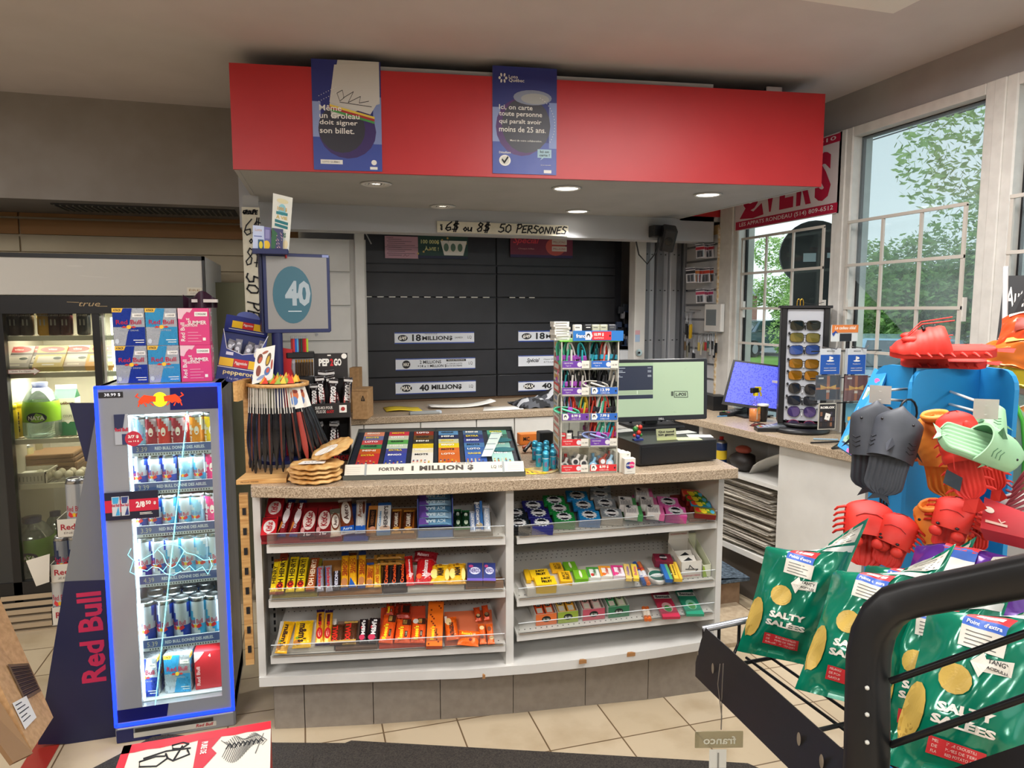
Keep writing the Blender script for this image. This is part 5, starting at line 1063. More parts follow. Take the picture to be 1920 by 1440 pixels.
Ff0=frame((0,0,h0),(1,0,0),(0,d1,h1-h0)); fh=math.hypot(d1,h1-h0); Ff=lambda p:T(Ff0(p))
g=G(); g.rect(Ff,.005,.002,w-.005,fh-.001,mat('#d8d4c6',.45),.001); g.rect(Ff,.075,.0,.083,fh,mat('#9aa0a0',.4),.0015); g.rect(Ff,w-.085,.0,w-.077,fh,mat('#9aa0a0',.4),.0015)
g.text(Ff,'1 MILLION $',w*.54,fh*.5,.225,fh*.5,mat('#4a443c',.5),.05,e=.002,sp=1.1); g.text(Ff,'FORTUNE',w*.26,fh*.5,.09,fh*.3,mat('#4a443c',.5),.03,e=.002); g.text(Ff,'GROS LOT',w*.66,fh*.88,.06,fh*.16,mat('#4a443c',.5),e=.002); g.text(Ff,'LQ 10',w*.84,fh*.5,.04,fh*.3,mat('#4a443c',.5),e=.002)
for k in range(4):g.rect(Ff,.012,fh*(.2+k*.17),.06,fh*(.23+k*.17),mat('#b8b4a8'),.0015); g.rect(Ff,w-.065,fh*(.2+k*.17),w-.015,fh*(.23+k*.17),mat('#b8a8a8'),.0015)
g.build('front_strip',t,True,label='cream front strip reading 1 MILLION $')
TK=[(['#d88868','#6a7098','#c84848','#3c8a50','#d06020','#c83030'],0.02),(['#c83848','#c8c8b0','#58a850','#c8d8c0','#4a4a98','#3848a0'],.02),(['#8a3020','#604828','#3a3830','#e0c020','#e8e0c0','#e8e4d8'],0),(['#5888b0','#2a3050','#c8c8a0','#e8d020','#d87030','#d06828'],0),(['#486888','#303868','#38488a','#5080b0','#3868a8','#4068b8'],0),(['#58a888','#3a6c60','#a8d0c4','#88c0b4','#a8d8d0','#b0dcd4'],0)]
nm=['orange and red','green and blue','brown and yellow','blue and orange','blue','pale green']
cw=(W_-.03)/6
for i,(cs,_)in enumerate(TK):
 g=G(); x0=.02+i*cw; n=len(cs)
 for k,c in enumerate(cs):
  y1=sl-.01-k*sl*.13; y0=y1-sl*.15 if k<n-1 else max(.012,y1-sl*.3)
  g.rect(Fs,x0+.006,y0,x0+cw-.014,y1,mat(c,.35),-.011+k*.0006)
  g.text(Fs,['BINGO','MOTS','LOTO','GAGNE','MINI','EXTRA'][(k+i)%6],x0+cw*.42,y1-sl*.05,cw*.5,sl*.045,mat(['#f4f0e0','#f0d828','#ffffff','#20242c'][(k+i)%4]),.03,e=-.0095+k*.0006)
 rs=random.Random(i)
 for k in range(14):g.rect(Fs,x0+.012+(k%5)*cw*.14,y0+.006+(k//5)*.012,x0+.012+(k%5)*cw*.14+.006,y0+.013+(k//5)*.012,mat(rs.choice(['#f0e8d0','#e0c020','#d85030','#304880'])),-.006)
 tk=g.build('lottery_ticket_row',t,True,label=nm[i]+' scratch tickets')
g=G(); g.poly(Fs,[(W_*.77,.05),(W_*.83,.05),(W_*.93,sl*.8),(W_*.86,sl*.82)],mat('#cfe0d8',.4),.0015);
for k in range(4):g.rect(Fs,W_*(.79+k*.02),.12+k*.06,W_*(.85+k*.02),.125+k*.06,mat('#58687c'),.0022)
g.build('loose_slip',t,True,label='pale slip lying on the glass')
g=G();
for k in(0,1):g.ell(Fs,W_*.91,sl*(.35+k*.27),.045,.025,mat('#1c7078',.4),-.004)
g.build('fish_print',t,True)
g=G(); g.rect(Fs,0,0,W_,sl,clear('case_glass','#ffffff',.08),.0005);
for x in(0,W_):g.rect(Fs,x-.002,0,x+.002,sl,GM,.001)
g.rect(Fs,0,sl-.004,W_,sl,BLK,.001); g.rect(Fs,W_/2-.002,0,W_/2+.002,sl,mat('#20262c'),.0012); g.build('glass_lid',t,True,label='clear sloping glass lid')
# stack of flat round breads in bags
c0=ct(592,905); c0=V((c0.x,c0.y+.04,ZT)); BRD=noisy('golden_flatbread','#b8803c','#e0b878',30,.5,bump=.3)
def disc(r,th,sd):
 g=G(); rs=random.Random(sd); ph=rs.random()*6
 prof=[(0.001,.0),(r*.8,0.0),(r*.98,th*.3),(r,th*.55),(r*.95,th*.85),(r*.8,th),(0.001,th)]
 g.lathe(prof,BRD,40); g.v=[V((v.x*(1+.03*math.sin(math.atan2(v.y,v.x)*9+ph)),v.y*(1+.02*math.sin(math.atan2(v.y,v.x)*7+ph)),v.z+.002*math.sin(math.atan2(v.y,v.x)*12+ph)))for v in g.v]; return g
for k,(dx,dy)in enumerate(((0,0),(.004,.004),(-.004,.0),(.006,-.003))):
 g=disc(.094,.0145,k); o=g.build('flatbread'); o.location=(c0.x+dx,c0.y+dy,ZT+k*.0165+.002); tag(o,'round golden flatbread pack in the counter stack, '+['lowest','second from below','third from below','topmost flat one'][k],'flatbread','flatbread packs on the counter')
g=disc(.08,.014,9); g.ell(lambda p:p,-.02,-.01,.045,.03,PAPER,.0155); o=g.build('flatbread'); o.location=(c0.x+.065,c0.y+.035,ZT+.098); o.rotation_euler=(R(8),R(-22),0); tag(o,'golden flatbread pack tilted on top of the stack with white label','flatbread','flatbread packs on the counter')
g=G(); F=lambda p:V((c0.x-.01+p[0],c0.y-.02+p[1],ZT+.071+p[2])); g.poly(F,[(-.05,-.03),(.04,-.04),(.05,.01),(-.03,.02)],PAPER,.001); g.text(F,'PITA',0,-.01,.05,.014,mat('#8a8a8a'),e=.002); tag(g.build('paper_label'),'white paper label on the flatbread stack','label')
# wooden sausage stand
A=ct(480,898); t=thing('wooden_stand','pale wooden stand with a round top ring holding hanging sausage bags','stand',A)
q=lambda px,py:on(px,py,y=A.y)-A
bw=.2
g=G(); b0=ct(443,909)-A; b1=ct(537,905)-A; g.prism([(b0.x,b0.y),(b1.x,b1.y),(b1.x+.01,b1.y+.17),(b0.x+.04,b0.y+.19)],0.0,.016,WOOD); Fq=frame((b0.x,b0.y-.0005,.0),(b1.x-b0.x,b1.y-b0.y,0),(0,0,1)); g.text(Fq,'PRODUIT FERMIER',.045,.008,.06,.005,mat('#5c3c20')); g.build('base_board',t,True)
p_=on(468,885,y=A.y+.1)-A; top=on(474,725,y=A.y+.1)-A
g=G(); g.box((p_.x-.012,.09,.0),(p_.x+.012,.115,top.z+.03),WOOD); g.build('post',t,True)
cx,cy,cz_=p_.x+.115,.06,on(530,722,y=A.y+.06).z-A.z
g=G(); g.lathe([(.098,0),(.108,0),(.108,.012),(.098,.012),(.098,0)],WOOD,36,(cx,cy,cz_)); g.box((p_.x-.03,.045,cz_-.0),(p_.x+.02,.1,cz_+.012),WOOD)
g.prism([(p_.x-.035,-.02),(p_.x-.02,-.03),(p_.x+.02,.1),(p_.x,.11)],cz_-.045,cz_+.025,WOOD); g.build('top_ring',t,True,label='round wooden ring')
g=G(); rs=random.Random(5)
for k in range(60):a=rs.random()*6.28; r=rs.random()**.5*.085; c=rs.choice(['#e8a020','#e0601c','#9ab848','#d83c20','#f0c840']); x,y=cx+r*math.cos(a),cy+r*math.sin(a); g.add([(x-.012,y,cz_+.012),(x+.012,y,cz_+.012),(x+.004,y+.01,cz_+.03+rs.random()*.012)],[(0,1,2)],mat(c,.4))
g.lathe([(.001,cz_+.005),(.097,cz_+.005)],mat('#c8b070'),30,(cx,cy,0)); g.build('paper_shreds',t,True,label='orange and green paper shreds in the ring')
# picture card leaning on the ring
a=on(492,652,y=A.y+.02); g=G(); P_=[on(472,721,y=A.y+.0),on(511,711,y=A.y+.05),on(516,647,y=A.y+.08),on(481,655,y=A.y+.03)]
g.add(P_+[p+V((0,.002,0))for p in P_],[(0,1,2,3),(7,6,5,4),(0,4,5,1),(1,5,6,2),(2,6,7,3),(3,7,4,0)],PAPER)
F=lambda p:P_[0]*(1-p[0])*(1-p[1])+P_[1]*p[0]*(1-p[1])+P_[2]*p[0]*p[1]+P_[3]*(1-p[0])*p[1]+V((0,-p[2],0))
for x,y,rx,ry,c,r in((.25,.7,.14,.14,'#6a4030',.5),(.28,.66,.09,.08,'#c05840',.5),(.25,.35,.12,.16,'#8a4838',.2),(.7,.62,.12,.2,'#6a5438',-.4),(.68,.6,.07,.13,'#d0a838',-.4),(.7,.28,.15,.12,'#5878b0',.2),(.72,.3,.08,.07,'#c85848',.3),(.5,.85,.16,.04,'#a86048',.1),(.4,.14,.2,.05,'#90a0c8',.2),(.9,.45,.05,.15,'#b05040',0)):g.ell(F,x,y,rx,ry,mat(c),.001 if rx>.1 else .0016,14,r)
tag(g.build('picture_card'),'white card with painted sausages standing on the wooden stand','card')
# hanging bags
def sbag(L,wd,red,sd):
 g=G(); rs=random.Random(sd); m=noisy('black_shiny_bag','#0c0c10','#1c1c22',30,.15)if 'black_shiny_bag' not in bpy.data.materials else bpy.data.materials['black_shiny_bag']
 rm=mat('#9c3c34',.3)
 def fn(a,b):
  ang=a*2*math.pi; r=wd/2*(.35+.65*math.sin(math.pi*min(1,b*1.1+.12))**.5)if b<.9 else wd/2*(.3+6*(1-b))*.6
  r*=1+.12*math.sin(ang*3+b*9+sd); return(math.cos(ang)*r,math.sin(ang)*r*.5,-b*L)
 g.grid(fn,12,12,m,lambda a,b:rm if(red and .58<a<.92 and .1<b<.92)else(mat('#5c2822',.25)if(sd%2 and .68<a<.74 and .1<b<.85)else m)); return g
for k in range(15):
 a=-2.9+k*.2+.0; tx=cx+.09*math.cos(a); ty=cy+.09*math.sin(a)*.8; L=.225+.01*(k%3); red=k==10
 g=sbag(L,.026,red,k); o=g.build('sausage_bag'); sp_=.55*(k-6)/7
 o.location=A+V((tx+math.sin(sp_)*.02,ty,cz_-.075)); o.rotation_euler=(0,-max(0,k-7)*.055+(7-min(7,k))*.008,a+1.57 if False else 0)
 tag(o,['glossy black sausage bag in the left half of the wooden stand','sausage bag with a bare red sausage showing, in the middle of the stand','glossy black sausage bag flaring out on the right of the stand'][1 if red else 0 if k<8 else 2],'sausage bag','glossy black sausage bags '+('left' if k<8 else 'right'))
 if red:o.pop('group',None)if hasattr(o,'pop')else None
 h=G();
 F2=frame((-.014,-.004,-.01),(1,0,0),(0,0,1)); pap=mat('#d8d4cc',.6)
 if k in(10,12):h.box((-.024,-.008,-.006),(.024,-.006,.085),PAPER); F2=frame((-.024,-.0082,-.006),(1,0,0),(0,0,1)); h.ell(F2,.024,.05,.014,.02,mat('#c87048')); h.ell(F2,.02,.03,.012,.016,mat('#6888c0'),.001); h.ell(F2,.03,.062,.008,.006,mat('#8a3830'),.001)
 else:
  for j in range(3):h.box((-.01+j*.008,-.01+j*.004,-.02),(-.007+j*.008,.008+j*.002,.078),pap)
 h.build('header_card',o,True,label='white paper header')
 # pep stick display
A=ct(583,868); yb=A.y
t=thing('meat_stick_display','black two tier counter carton of meat sticks with white and red lettering','display carton',(A.x,yb,ZT))
KB=mat('#231f1f',.5); x0=0; x1=(on(660,868,y=yb).x-A.x); z=lambda py:on(620,py,y=yb).z-ZT
zf=[0,z(832),z(783),z(760)]
g=G(); dpt=.16
g.box((0,0,0),(x1,dpt,.003),KB); g.box((0,0,0),(.003,dpt,z(720)),KB); g.box((x1-.003,0,0),(x1,dpt,z(720)),mat('#8a8078',.6)); g.box((0,dpt-.003,0),(x1,dpt,z(670)),KB)
g.box((0,.0,zf[2]-.002),(x1,dpt,zf[2]+.002),KB); g.build('carton_body',t,True)
F=frame((0,0,0),(1,0,0),(0,0,1))
g=G(); g.box((0,-.003,0),(x1,0,z(852)),KB); g.text(F,'WOW EN BOUCHE',x1*.52,z(859),x1*.8,.02,mat('#c81c24'),.03,e=.005); g.build('lower_lip',t,True)
g=G(); g.box((0,-.003,zf[2]),(x1,0,z(756)),KB); g.text(F,'SUIS-MOI POUR',x1*.35,z(764),x1*.42,.012,PAPER,.02,e=.005); g.text(F,'PLUS DE',x1*.28,z(771),x1*.22,.012,PAPER,.02,e=.005); g.text(F,'GOÛT',x1*.5,z(771),x1*.18,.014,mat('#c81c24'),.03,e=.005); g.rect(F,x1*.72,z(774),x1*.9,z(760),PAPER,.004); g.ell(F,x1*.81,z(767),.008,.008,mat('#a83030'),.006); g.build('upper_lip',t,True)
g=G(); zt_=z(666); zb_=z(692); Fh=frame((.02,dpt-.03,zb_-.03),(1,0,0),(0,0,1)); hw=x1-.02; g.box((.02,dpt-.03,zb_-.05),(x1+.0,dpt-.025,zt_+.0),KB); hh=zt_-zb_+.03
g.text(Fh,'PEP',hw*.32,hh*.56,hw*.3,hh*.36,PAPER,.05); g.text(Fh,'2',hw*.54,hh*.56,hw*.09,hh*.36,mat('#c81c24'),.05); g.text(Fh,'GO',hw*.71,hh*.56,hw*.22,hh*.36,PAPER,.05); g.ell(Fh,hw*.9,hh*.85,.011,.011,PAPER); g.rect(Fh,hw*.42,hh*.87,hw*.52,hh*.93,PAPER); g.build('header',t,True,label='black header reading PEP2GO')
def stickpack():
 return wrapper(.03,.13,.014,'#1a1416',[('r',.05,0,.95,.22,'#e0ded8'),('r',.2,.04,.8,.07,'#303030'),('v','PEP2GO',.5,.58,.42,.6,'#e8e4e0',.04),('e',.75,.5,.12,.2,'#7a2420'),('r',.0,.88,1,.94,'#b8b4b0'),('e',.25,.4,.1,.12,'#b03028')],rough=.2)
pk=stickpack().build('meat_stick_pack',t,True); pk.location=(.02,.02,zf[2]+.004); pk.rotation_euler=(R(80),0,R(3)); first_=True
for(xx,yy,zz_,rz)in[(.05,.03,.01,-4),(.08,.015,-.004,5),(.108,.03,.012,-12),(.13,.02,.004,7),(.035,.07,.03,8),(.095,.07,.03,-6)]:
 c=pk.copy(); COL.objects.link(c); c.scale=(1.15,1.15,1.1); c.location=(xx*x1/.15,yy,zf[2]+.004+max(0,zz_)); c.rotation_euler=(R(80),R(rz),R(3))
for(xx,yy,rz)in[(.022,.05,4),(.045,.06,-5),(.075,.05,6),(.1,.06,-3)]:
 c=pk.copy(); COL.objects.link(c); c.scale=(1.15,1.15,1.1); c.location=(xx*x1/.15,yy,.004); c.rotation_euler=(R(82),R(rz),0)
for c in[o_ for o_ in list(t.children)+[o2 for o2 in bpy.data.objects if o2.name.startswith('meat_stick_pack')]]:
 if c.name.startswith('meat_stick_pack')and c.parent==t:
  up=c.location.z>.1; wl_=Matrix.Translation(t.location)@Matrix.LocRotScale(c.location,c.rotation_euler,(1,1,1)); c.parent=None; c.location=wl_.to_translation(); c.rotation_euler=wl_.to_euler()
  tag(c,'black and white meat stick packet in the %s tier of the black counter carton'%('upper' if up else 'lower'),'snack packet','meat sticks in the %s tier'%('upper' if up else 'lower'))
  # blue pepperoni box on the cooler
t=thing('pepperoni_box','blue display box of pepperoni sticks tilted beside the energy drink four-packs','display box',on(428,716,y=2.93),(R(-6),R(11),R(4))); t.scale=(.8,.8,.8)
PB=mat('#20307e',.4); F=frame((0,0,0),(1,0,0),(0,0,1)); w_=.205; hF=.175
g=G(); g.box((-.06,0,0),(-.058,.14,.25),PB); g.box((-.06+w_-.002,0,0),(-.06+w_,.14,.25),PB); g.box((-.06,.138,0),(-.06+w_,.14,.33),PB); g.box((-.06,0,0),(-.06+w_,.14,.002),PB)
F=frame((-.06,0,0),(1,0,0),(0,0,1)); g.add([F(p)for p in[(0,0,0),(w_,0,0),(w_,.25,0),(w_*.86,.16,0),(w_*.5,.14,0),(w_*.14,.16,0),(0,.25,0)]],[tuple(range(7))],PB)
g.strokes(F,[[(0,.25),(w_*.14,.16),(w_*.5,.14),(w_*.86,.16),(w_,.25)]],mat('#d8d8e0'),.003)
for a,b,c in((0.02,.33,'#f0c020'),(.67,.98,'#f0c020'),(.34,.66,'#cc2020')):g.rect(F,a*w_,.075,b*w_,.115,mat(c,.4),.001)
g.text(F,'Piggysticks',w_*.5,.095,w_*.28,.018,PAPER,.02,.2,.002); g.rect(F,0,.068,w_,.071,PAPER,.001); g.text(F,'pepperoni',w_*.5,.045,w_*.72,.026,mat('#ead89a'),.02,e=.002); g.text(F,'1 kg (40 x 25 g)',w_*.5,.018,w_*.5,.012,mat('#c8c8d8'),e=.002); g.ell(F,w_*.85,.15,.02,.02,mat('#e0dcc8'),.001,16); g.rect(F,w_*.14,.13,w_*.3,.145,mat('#d8d8e8'),.001); g.build('box_body',t,True)
g=G(); F=frame((-.06,.12,.25),(1,0,0),(0,-.3,1)); g.add([F(p)for p in[(0,0,0),(w_,0,0),(w_,.085,0),(0,.085,0)]],[(0,1,2,3)],PB); g.add([F((w_*.5+.055*math.cos(a),.085+.03*math.sin(a),-.001))for a in[math.pi*k/12 for k in range(13)]],[tuple(range(13))],mat('#5a6ab0',.4))
for a,b,c in((0.16,.4,'#f0c020'),(.66,.9,'#f0c020'),(.4,.66,'#cc2020')):g.rect(F,a*w_,.025,b*w_,.06,mat(c,.4),.001)
g.text(F,'Piggysticks',w_*.53,.045,w_*.22,.014,PAPER,.02,.2,.002); g.rect(F,.1*w_,.015,.92*w_,.018,PAPER,.001); g.build('header_flap',t,True)
rs=random.Random(2)
for k in range(12):
 g=wrapper(.03,.12,.014,'#9a9aa4',[('v','pep',.5,.5,.3,.4,'#b04838'),('e',.5,.8,.3,.08,'#d8d8e0'),('r',.1,.1,.4,.3,'#5c5c78')],rough=.15); o=g.build('stick_packet'); Mw=Matrix.LocRotScale(t.location,t.rotation_euler,t.scale)@Matrix.Translation((-.04+(k%6)*.03,.03+.05*(k//6),.06+.02*rs.random()+.03*(k//6)))@Matrix.Rotation(R(rs.uniform(65,85)),4,'X')@Matrix.Rotation(R(rs.uniform(-14,14)),4,'Z')
 o.location=Mw.to_translation(); o.rotation_euler=Mw.to_euler(); o.scale=(.8,.8,.8); tag(o,'clear silvery pepperoni packet inside the blue display box','snack packet','pepperoni packets in the blue box')
 # blue jackpot monitor on its pole
MB_=mat('#1c2554',.35); A=on(545,880,y=2.95)
yq=2.95; c1=on(480,473,y=yq); c2=on(607,485,y=yq); c3=on(609,618,y=yq); c4=on(497,625,y=yq)
t=thing('jackpot_monitor','blue framed customer monitor showing 40 on a blue pole','monitor',(c4.x+.13,yq,.96))
o0=(c1+c4)/2;
mxw_=(c2-c1).length; u=V((1,0.0,0)).normalized(); hgt=c1.z-c4.z
F=frame(c4+V((0,0,0)),(1,.18,0),(0,0,1)); Wm=mxw_*1.02
g=G(); g.T=lambda p:F(p); g.box((0,0,-.05),(Wm,hgt,0),MB_,.006); g.box((-.01,0.004,-.06),(-.0005,hgt-.004,-.01),mat('#141c44',.4),.004); g.box((Wm*.3,hgt*.3,-.08),(Wm*.7,hgt*.7,-.05),MB_,.004); g.build('bezel',t,label='blue bezel')
g=G(); b_=.013; scr=mat('#84827f',.35,0,.12); g.rect(F,b_,b_*1.2,Wm-b_,hgt-b_,scr,.001)
TE=mat('#34606f',.35,0,.08); g.poly(F,[(Wm*.42+Wm*.29*math.cos(a),hgt*.48+hgt*.36*math.sin(a))for a in[2*math.pi*k/32 for k in range(32)]],TE,.002); g.text(F,'40',Wm*.5,hgt*.5,Wm*.38,hgt*.32,mat('#9aa6ac',.35,0,.1),.04,e=.003); g.rect(F,Wm*.35,hgt*.27,Wm*.55,hgt*.28,mat('#b8c0c4',.35,0,.3),.003)
g.rect(F,Wm-.03,hgt-.012,Wm-.004,hgt-.002,mat('#8c98c8'),.001); g.build('screen',t,label='grey screen with a teal oval and 40')
pc=on(522,700,y=yq+.03); g=G(); g.cyl((pc.x,yq+.03,.97),(pc.x,yq+.03,c4.z+.05),.021,MB_,18); g.cyl((pc.x,yq+.03,.961),(pc.x,yq+.03,.975),.09,MB_,24); g.cyl((pc.x,yq+.03,1.29),(pc.x,yq+.03,1.295),.0225,BLK,18); g.build('pole',t)
# leaflets on top of monitor
def leaf(px,py,cols,lab,y=yq-.0,name='lottery_leaflet',prn=None,cat='leaflet'):
 P4=[on(*q_,y=y)for q_ in px]; g=G(); g.add(P4+[p+V((0,.003,0))for p in P4],[(0,1,2,3),(7,6,5,4),(0,4,5,1),(1,5,6,2),(2,6,7,3),(3,7,4,0)],mat(cols,.45))
 F=lambda p:P4[0]*(1-p[0])*(1-p[1])+P4[1]*p[0]*(1-p[1])+P4[2]*p[0]*p[1]+P4[3]*(1-p[0])*p[1]+V((0,-p[2],0))
 if prn:prn(g,F)
 return tag(g.build(name),lab,cat)
def l1(g,F):g.ell(F,.5,.75,.2,.1,mat('#88c0cc')); g.ell(F,.5,.9,.3,.04,mat('#d8d0a8')); g.text(F,'1000 $',.5,.76,.5,.07,mat('#c8a050'),.03); g.rect(F,.2,.66,.8,.71,mat('#2c8088'),.001); g.text(F,'À VIE',.5,.62,.6,.07,mat('#c8b060'),.03); g.poly(F,[(.15,.57),(.85,.55),(.85,.5),(.15,.52)],mat('#1c7078'),.001); g.poly(F,[(.15,.5),(.85,.48),(.85,.43),(.15,.45)],mat('#1c7078'),.001); g.text(F,'RS',.7,.32,.16,.08,mat('#2c7058'),.03); g.ell(F,.78,.16,.14,.08,mat('#e0d0a8')); g.rect(F,.6,0,1,.06,INK)
leaf([(508,471),(541,477),(549,371),(512,362)],None,'#d9dad0','tall white lottery leaflet with teal and gold print above the blue monitor',yq-.015,prn=l1)if False else None
leaf([(508,471),(541,477),(549,371),(512,362)],0,'#d9dad0','tall white lottery leaflet with teal and gold print above the blue monitor',yq-.02,prn=l1)
leaf([(474,474),(496,475),(495,424),(474,422)],0,'#b8c4e0','pale blue lottery leaflet at the left above the blue monitor',yq-.03,prn=lambda g,F:(g.rect(F,.45,.1,.95,.5,mat('#2c5878'),.001),g.ell(F,.7,.3,.16,.14,mat('#d0c030'),.002),g.text(F,'Loto',.5,.85,.6,.1,mat('#c8a080')),g.rect(F,.1,.6,.8,.63,mat('#5868a8'),.001)))
leaf([(494,473),(509,474),(508,427),(495,425)],0,'#6a68a0','narrow purple lottery leaflet between the pale blue one and the green one',yq-.028,prn=lambda g,F:(g.ell(F,.4,.3,.45,.17,mat('#e0b828'),.001),g.rect(F,.2,.55,.8,.9,mat('#8a88b8'),.001)))
leaf([(508,474),(530,477),(531,430),(510,427)],0,'#3c4068','dark speckled lottery leaflet with a green edge above the blue monitor',yq-.034,prn=lambda g,F:[g.poly(F,[(0,.2),(.3,.1),(.5,.8),(0,1)],mat('#2c6040'),.001)]+[g.ell(F,.4+.55*((k*.37)%1),.05+.8*((k*.61)%1),.05,.025,mat(['#a08890','#c8a8b0','#58406c'][k%3]),.0015,6)for k in range(26)])
g=G(); a=on(473,478,y=yq-.03); b=on(541,480,y=yq-.03); g.box((a.x,yq-.04,c1.z-.008),(b.x,yq+.0,c1.z+.012),MB_,.003); g.cyl((b.x-.01,yq+.01,c1.z-.02),(b.x-.01,yq+.01,c1.z+.07),.004,mat('#a02020'),8); tag(g.build('leaflet_holder'),'blue leaflet tray on top of the blue monitor','tray')
# lighter displays
A=on(575,745,y=3.0); t=thing('lighter_display','red and black lighter display behind the meat stick carton','display',(A.x,3.0,ZT))
zz=lambda py,y=3.0:on(570,py,y=y).z-ZT
g=G(); xl_,xr_2=on(516,700,y=3.0).x-A.x,on(589,700,y=3.0).x-A.x
RD=mat('#b01c22',.35); g.prism # red swoosh panel
F=frame((0,0,0),(1,0,0),(0,0,1)); T_=lambda p:V((p[0],p[2],p[1])); g.T=T_
g.prism([(xl_,zz(720)),(xl_,zz(665)),(xl_+.03,zz(652)),(xl_+.07,zz(655)),(xl_+.062,zz(690)),(xl_+.075,zz(710)),(xl_+.1,zz(735)),(xl_+.1,0),(xl_,0)],.0,.02,RD); g.T=None
g.text(F,'BIC',xl_+.056,zz(664),.012,.04,PAPER,.03)if False else None
g.build('red_panel',t,True,label='red curved side panel')
g=G(); g.box((xl_+.05,.01,0),(xr_2,.1,zz(672)),mat('#c8c8cc',.4),.004); g.box((xl_+.045,-.005,zz(671)),(xr_2+.004,.1,zz(661)),BLK,.004); g.box((xl_+.06,-.02,0),(xr_2,.01,zz(706)),BLK,.004); g.build('stand',t,True)
cl=['#8a2c30','#c83838','#2c58b0','#58a0c8','#502028','#203c34','#8a1c24','#c02428','#a8c040']
for k in range(9):
 g=G(); c_l=cl[k]; g.box((-.0045,-.006,0),(.0045,.006,.055),mat(c_l,.25),.002); g.box((-.004,-.005,.055),(.004,.005,.066),METAL,.001); o=g.build('lighter'); xx=on(547+k*3.6,640,y=3.0).x; o.location=(xx,3.02,ZT+zz(661)+.001); tag(o,['brown','red','blue','light blue','dark brown','dark green','dark red','bright red','lime'][k]+' lighter standing in the top row of the lighter display','lighter','lighters in the top row')
for k in range(7):
 g=G(); g.box((-.0045,-.006,0),(.0045,.006,.055),mat('#3c2c1c',.25),.002); g.box((-.004,-.005,.055),(.004,.005,.066),mat('#b89048',.3,1),.001); o=g.build('lighter'); xx=on(556+k*5,700,y=2.97).x; o.location=(xx,2.99,ZT+zz(704)); tag(o,'dark brown and gold lighter in the lower row of the lighter display','lighter','dark gold lighters in the lower row')
 # ================================================================ cable tower
A=ct(1050.6,888); B=ct(1157,886); u=(B-A).normalized(); bk_=V((-u.y,u.x,0)); w=(B-A).length
t=thing('cable_tower','clear acrylic counter tower with five tiers of phone cables, green top tray and blue header','display stand',A)
T=lambda p:u*p[0]+bk_*p[1]+V((0,0,p[2])); TW_=lambda p:A+T(p)
pn=V((-bk_.x,-bk_.y,0)); zq=lambda py:onp(1103,py,A,pn).z-ZT
lips=[zq(y)for y in(887,838.7,791.3,742.9,693.3)]; top=zq(640.6); dp=.2
CLR=clear('tower_acrylic','#f0f2ee',.12,.22,'#d8d6cc')
g=G(); g.T=T; g.box((0,0,0),(.003,dp,top),CLR); g.box((w-.003,0,0),(w,dp,top),CLR); g.box((0,dp-.003,0),(w,dp,top),CLR); g.box((w/2-.001,.004,0),(w/2+.001,dp,top),CLR)
for z in lips:g.box((0,.0,z),(w,dp,z+.003),CLR)
for x in(0,w-.004):g.box((x,-.002,0),(x+.004,.002,top),mat('#c4c0b4',.3))
g.build('acrylic_body',t,True,label='clear acrylic body')
g=G(); g.T=lambda p:T((-.0012-p[2],dp-p[0],p[1]));
for k in range(12):g.rect(lambda p:p,.02+0,.01+k*top/12,dp-.03,.01+(k+.8)*top/12,mat(['#c8c2b4','#d84c4c','#d8d4cc','#c86858','#e0dcd0','#a8b4c8'][k%6],.4),.0)
for k in range(12):g.rect(lambda p:p,.04,.018+k*top/12,dp-.05,.01+(k+.6)*top/12,mat('#e4e0d8' if k%6 in(1,3)else['#6a7a9c','#b85858','#c8a048'][k%3],.4),.0006)
g.build('side_graphic',t,True,label='side panel with small pictures')
g=G(); g.T=T; g.box((-.006,-.004,top),(w+.004,dp,top+.004),mat('#78c048',.4)); g.build('top_tray',t,True,label='green top tray')
PU,BL_,RE='#6a3c9c','#2c64b8','#d03038'
rows=[[(RE,'p','16.99'),(RE,'h','8.99 $')],[(RE,'p','13.99'),(PU,'p','12.99')],[(PU,'h','8.99 $'),(BL_,'h','7.99 $')],[(PU,'p','11.99'),(BL_,'h','13.99')],[(PU,'p','12.99'),(BL_,'p','14.99')]]
Ft=lambda p:T((p[0],-.006-p[2],p[1]))
for z,r in zip(lips,rows):
 g=G(); g.T=T; g.box((.002,-.006,z),(w-.002,-.004,z+.034),CLR); g.T=None
 for i,(c,k,tx)in enumerate(r):
  x0=.004+i*w/2; x1=x0+w/2-.008; g.rect(Ft,x0,z+.008,x1,z+.033,mat(c,.35),.0005)
  if k=='p':g.rect(Ft,x1-.028,z+.006,x1,z+.034,mat('#dcd8cc',.4),.001); g.text(Ft,tx,x1-.014,z+.018,.02,.007,INK); g.ell(Ft,x1-.036,z+.02,.009,.009,mat('#d8d4d8'),.001,14); g.text(Ft,'CABLE RECHARGE',x0+.022,z+.025,.034,.005,PAPER); g.text(Ft,'Type C',x0+.022,z+.015,.02,.005,PAPER); g.rect(Ft,x0,z+.004,x1-.03,z+.008,mat('#c8c4b8'),.0008)
  else:g.poly(Ft,[(x0+.003,z+.01),(x0+.02,z+.01),(x0+.026,z+.02),(x0+.02,z+.032),(x0+.003,z+.032)],PAPER,.001); g.ell(Ft,x0+.012,z+.021,.005,.007,INK,.0015,12); g.ell(Ft,x0+.012,z+.018,.0028,.005,PAPER,.002,10); g.text(Ft,tx,x0+.052,z+.024,.034,.012,PAPER,.03); g.text(Ft,'CABLE USB',x0+.052,z+.013,.034,.004,PAPER); g.ell(Ft,x1-.007,z+.02,.003,.004,INK,.001,8)
 g.build('price_strip',t,True,label='coloured price strip')
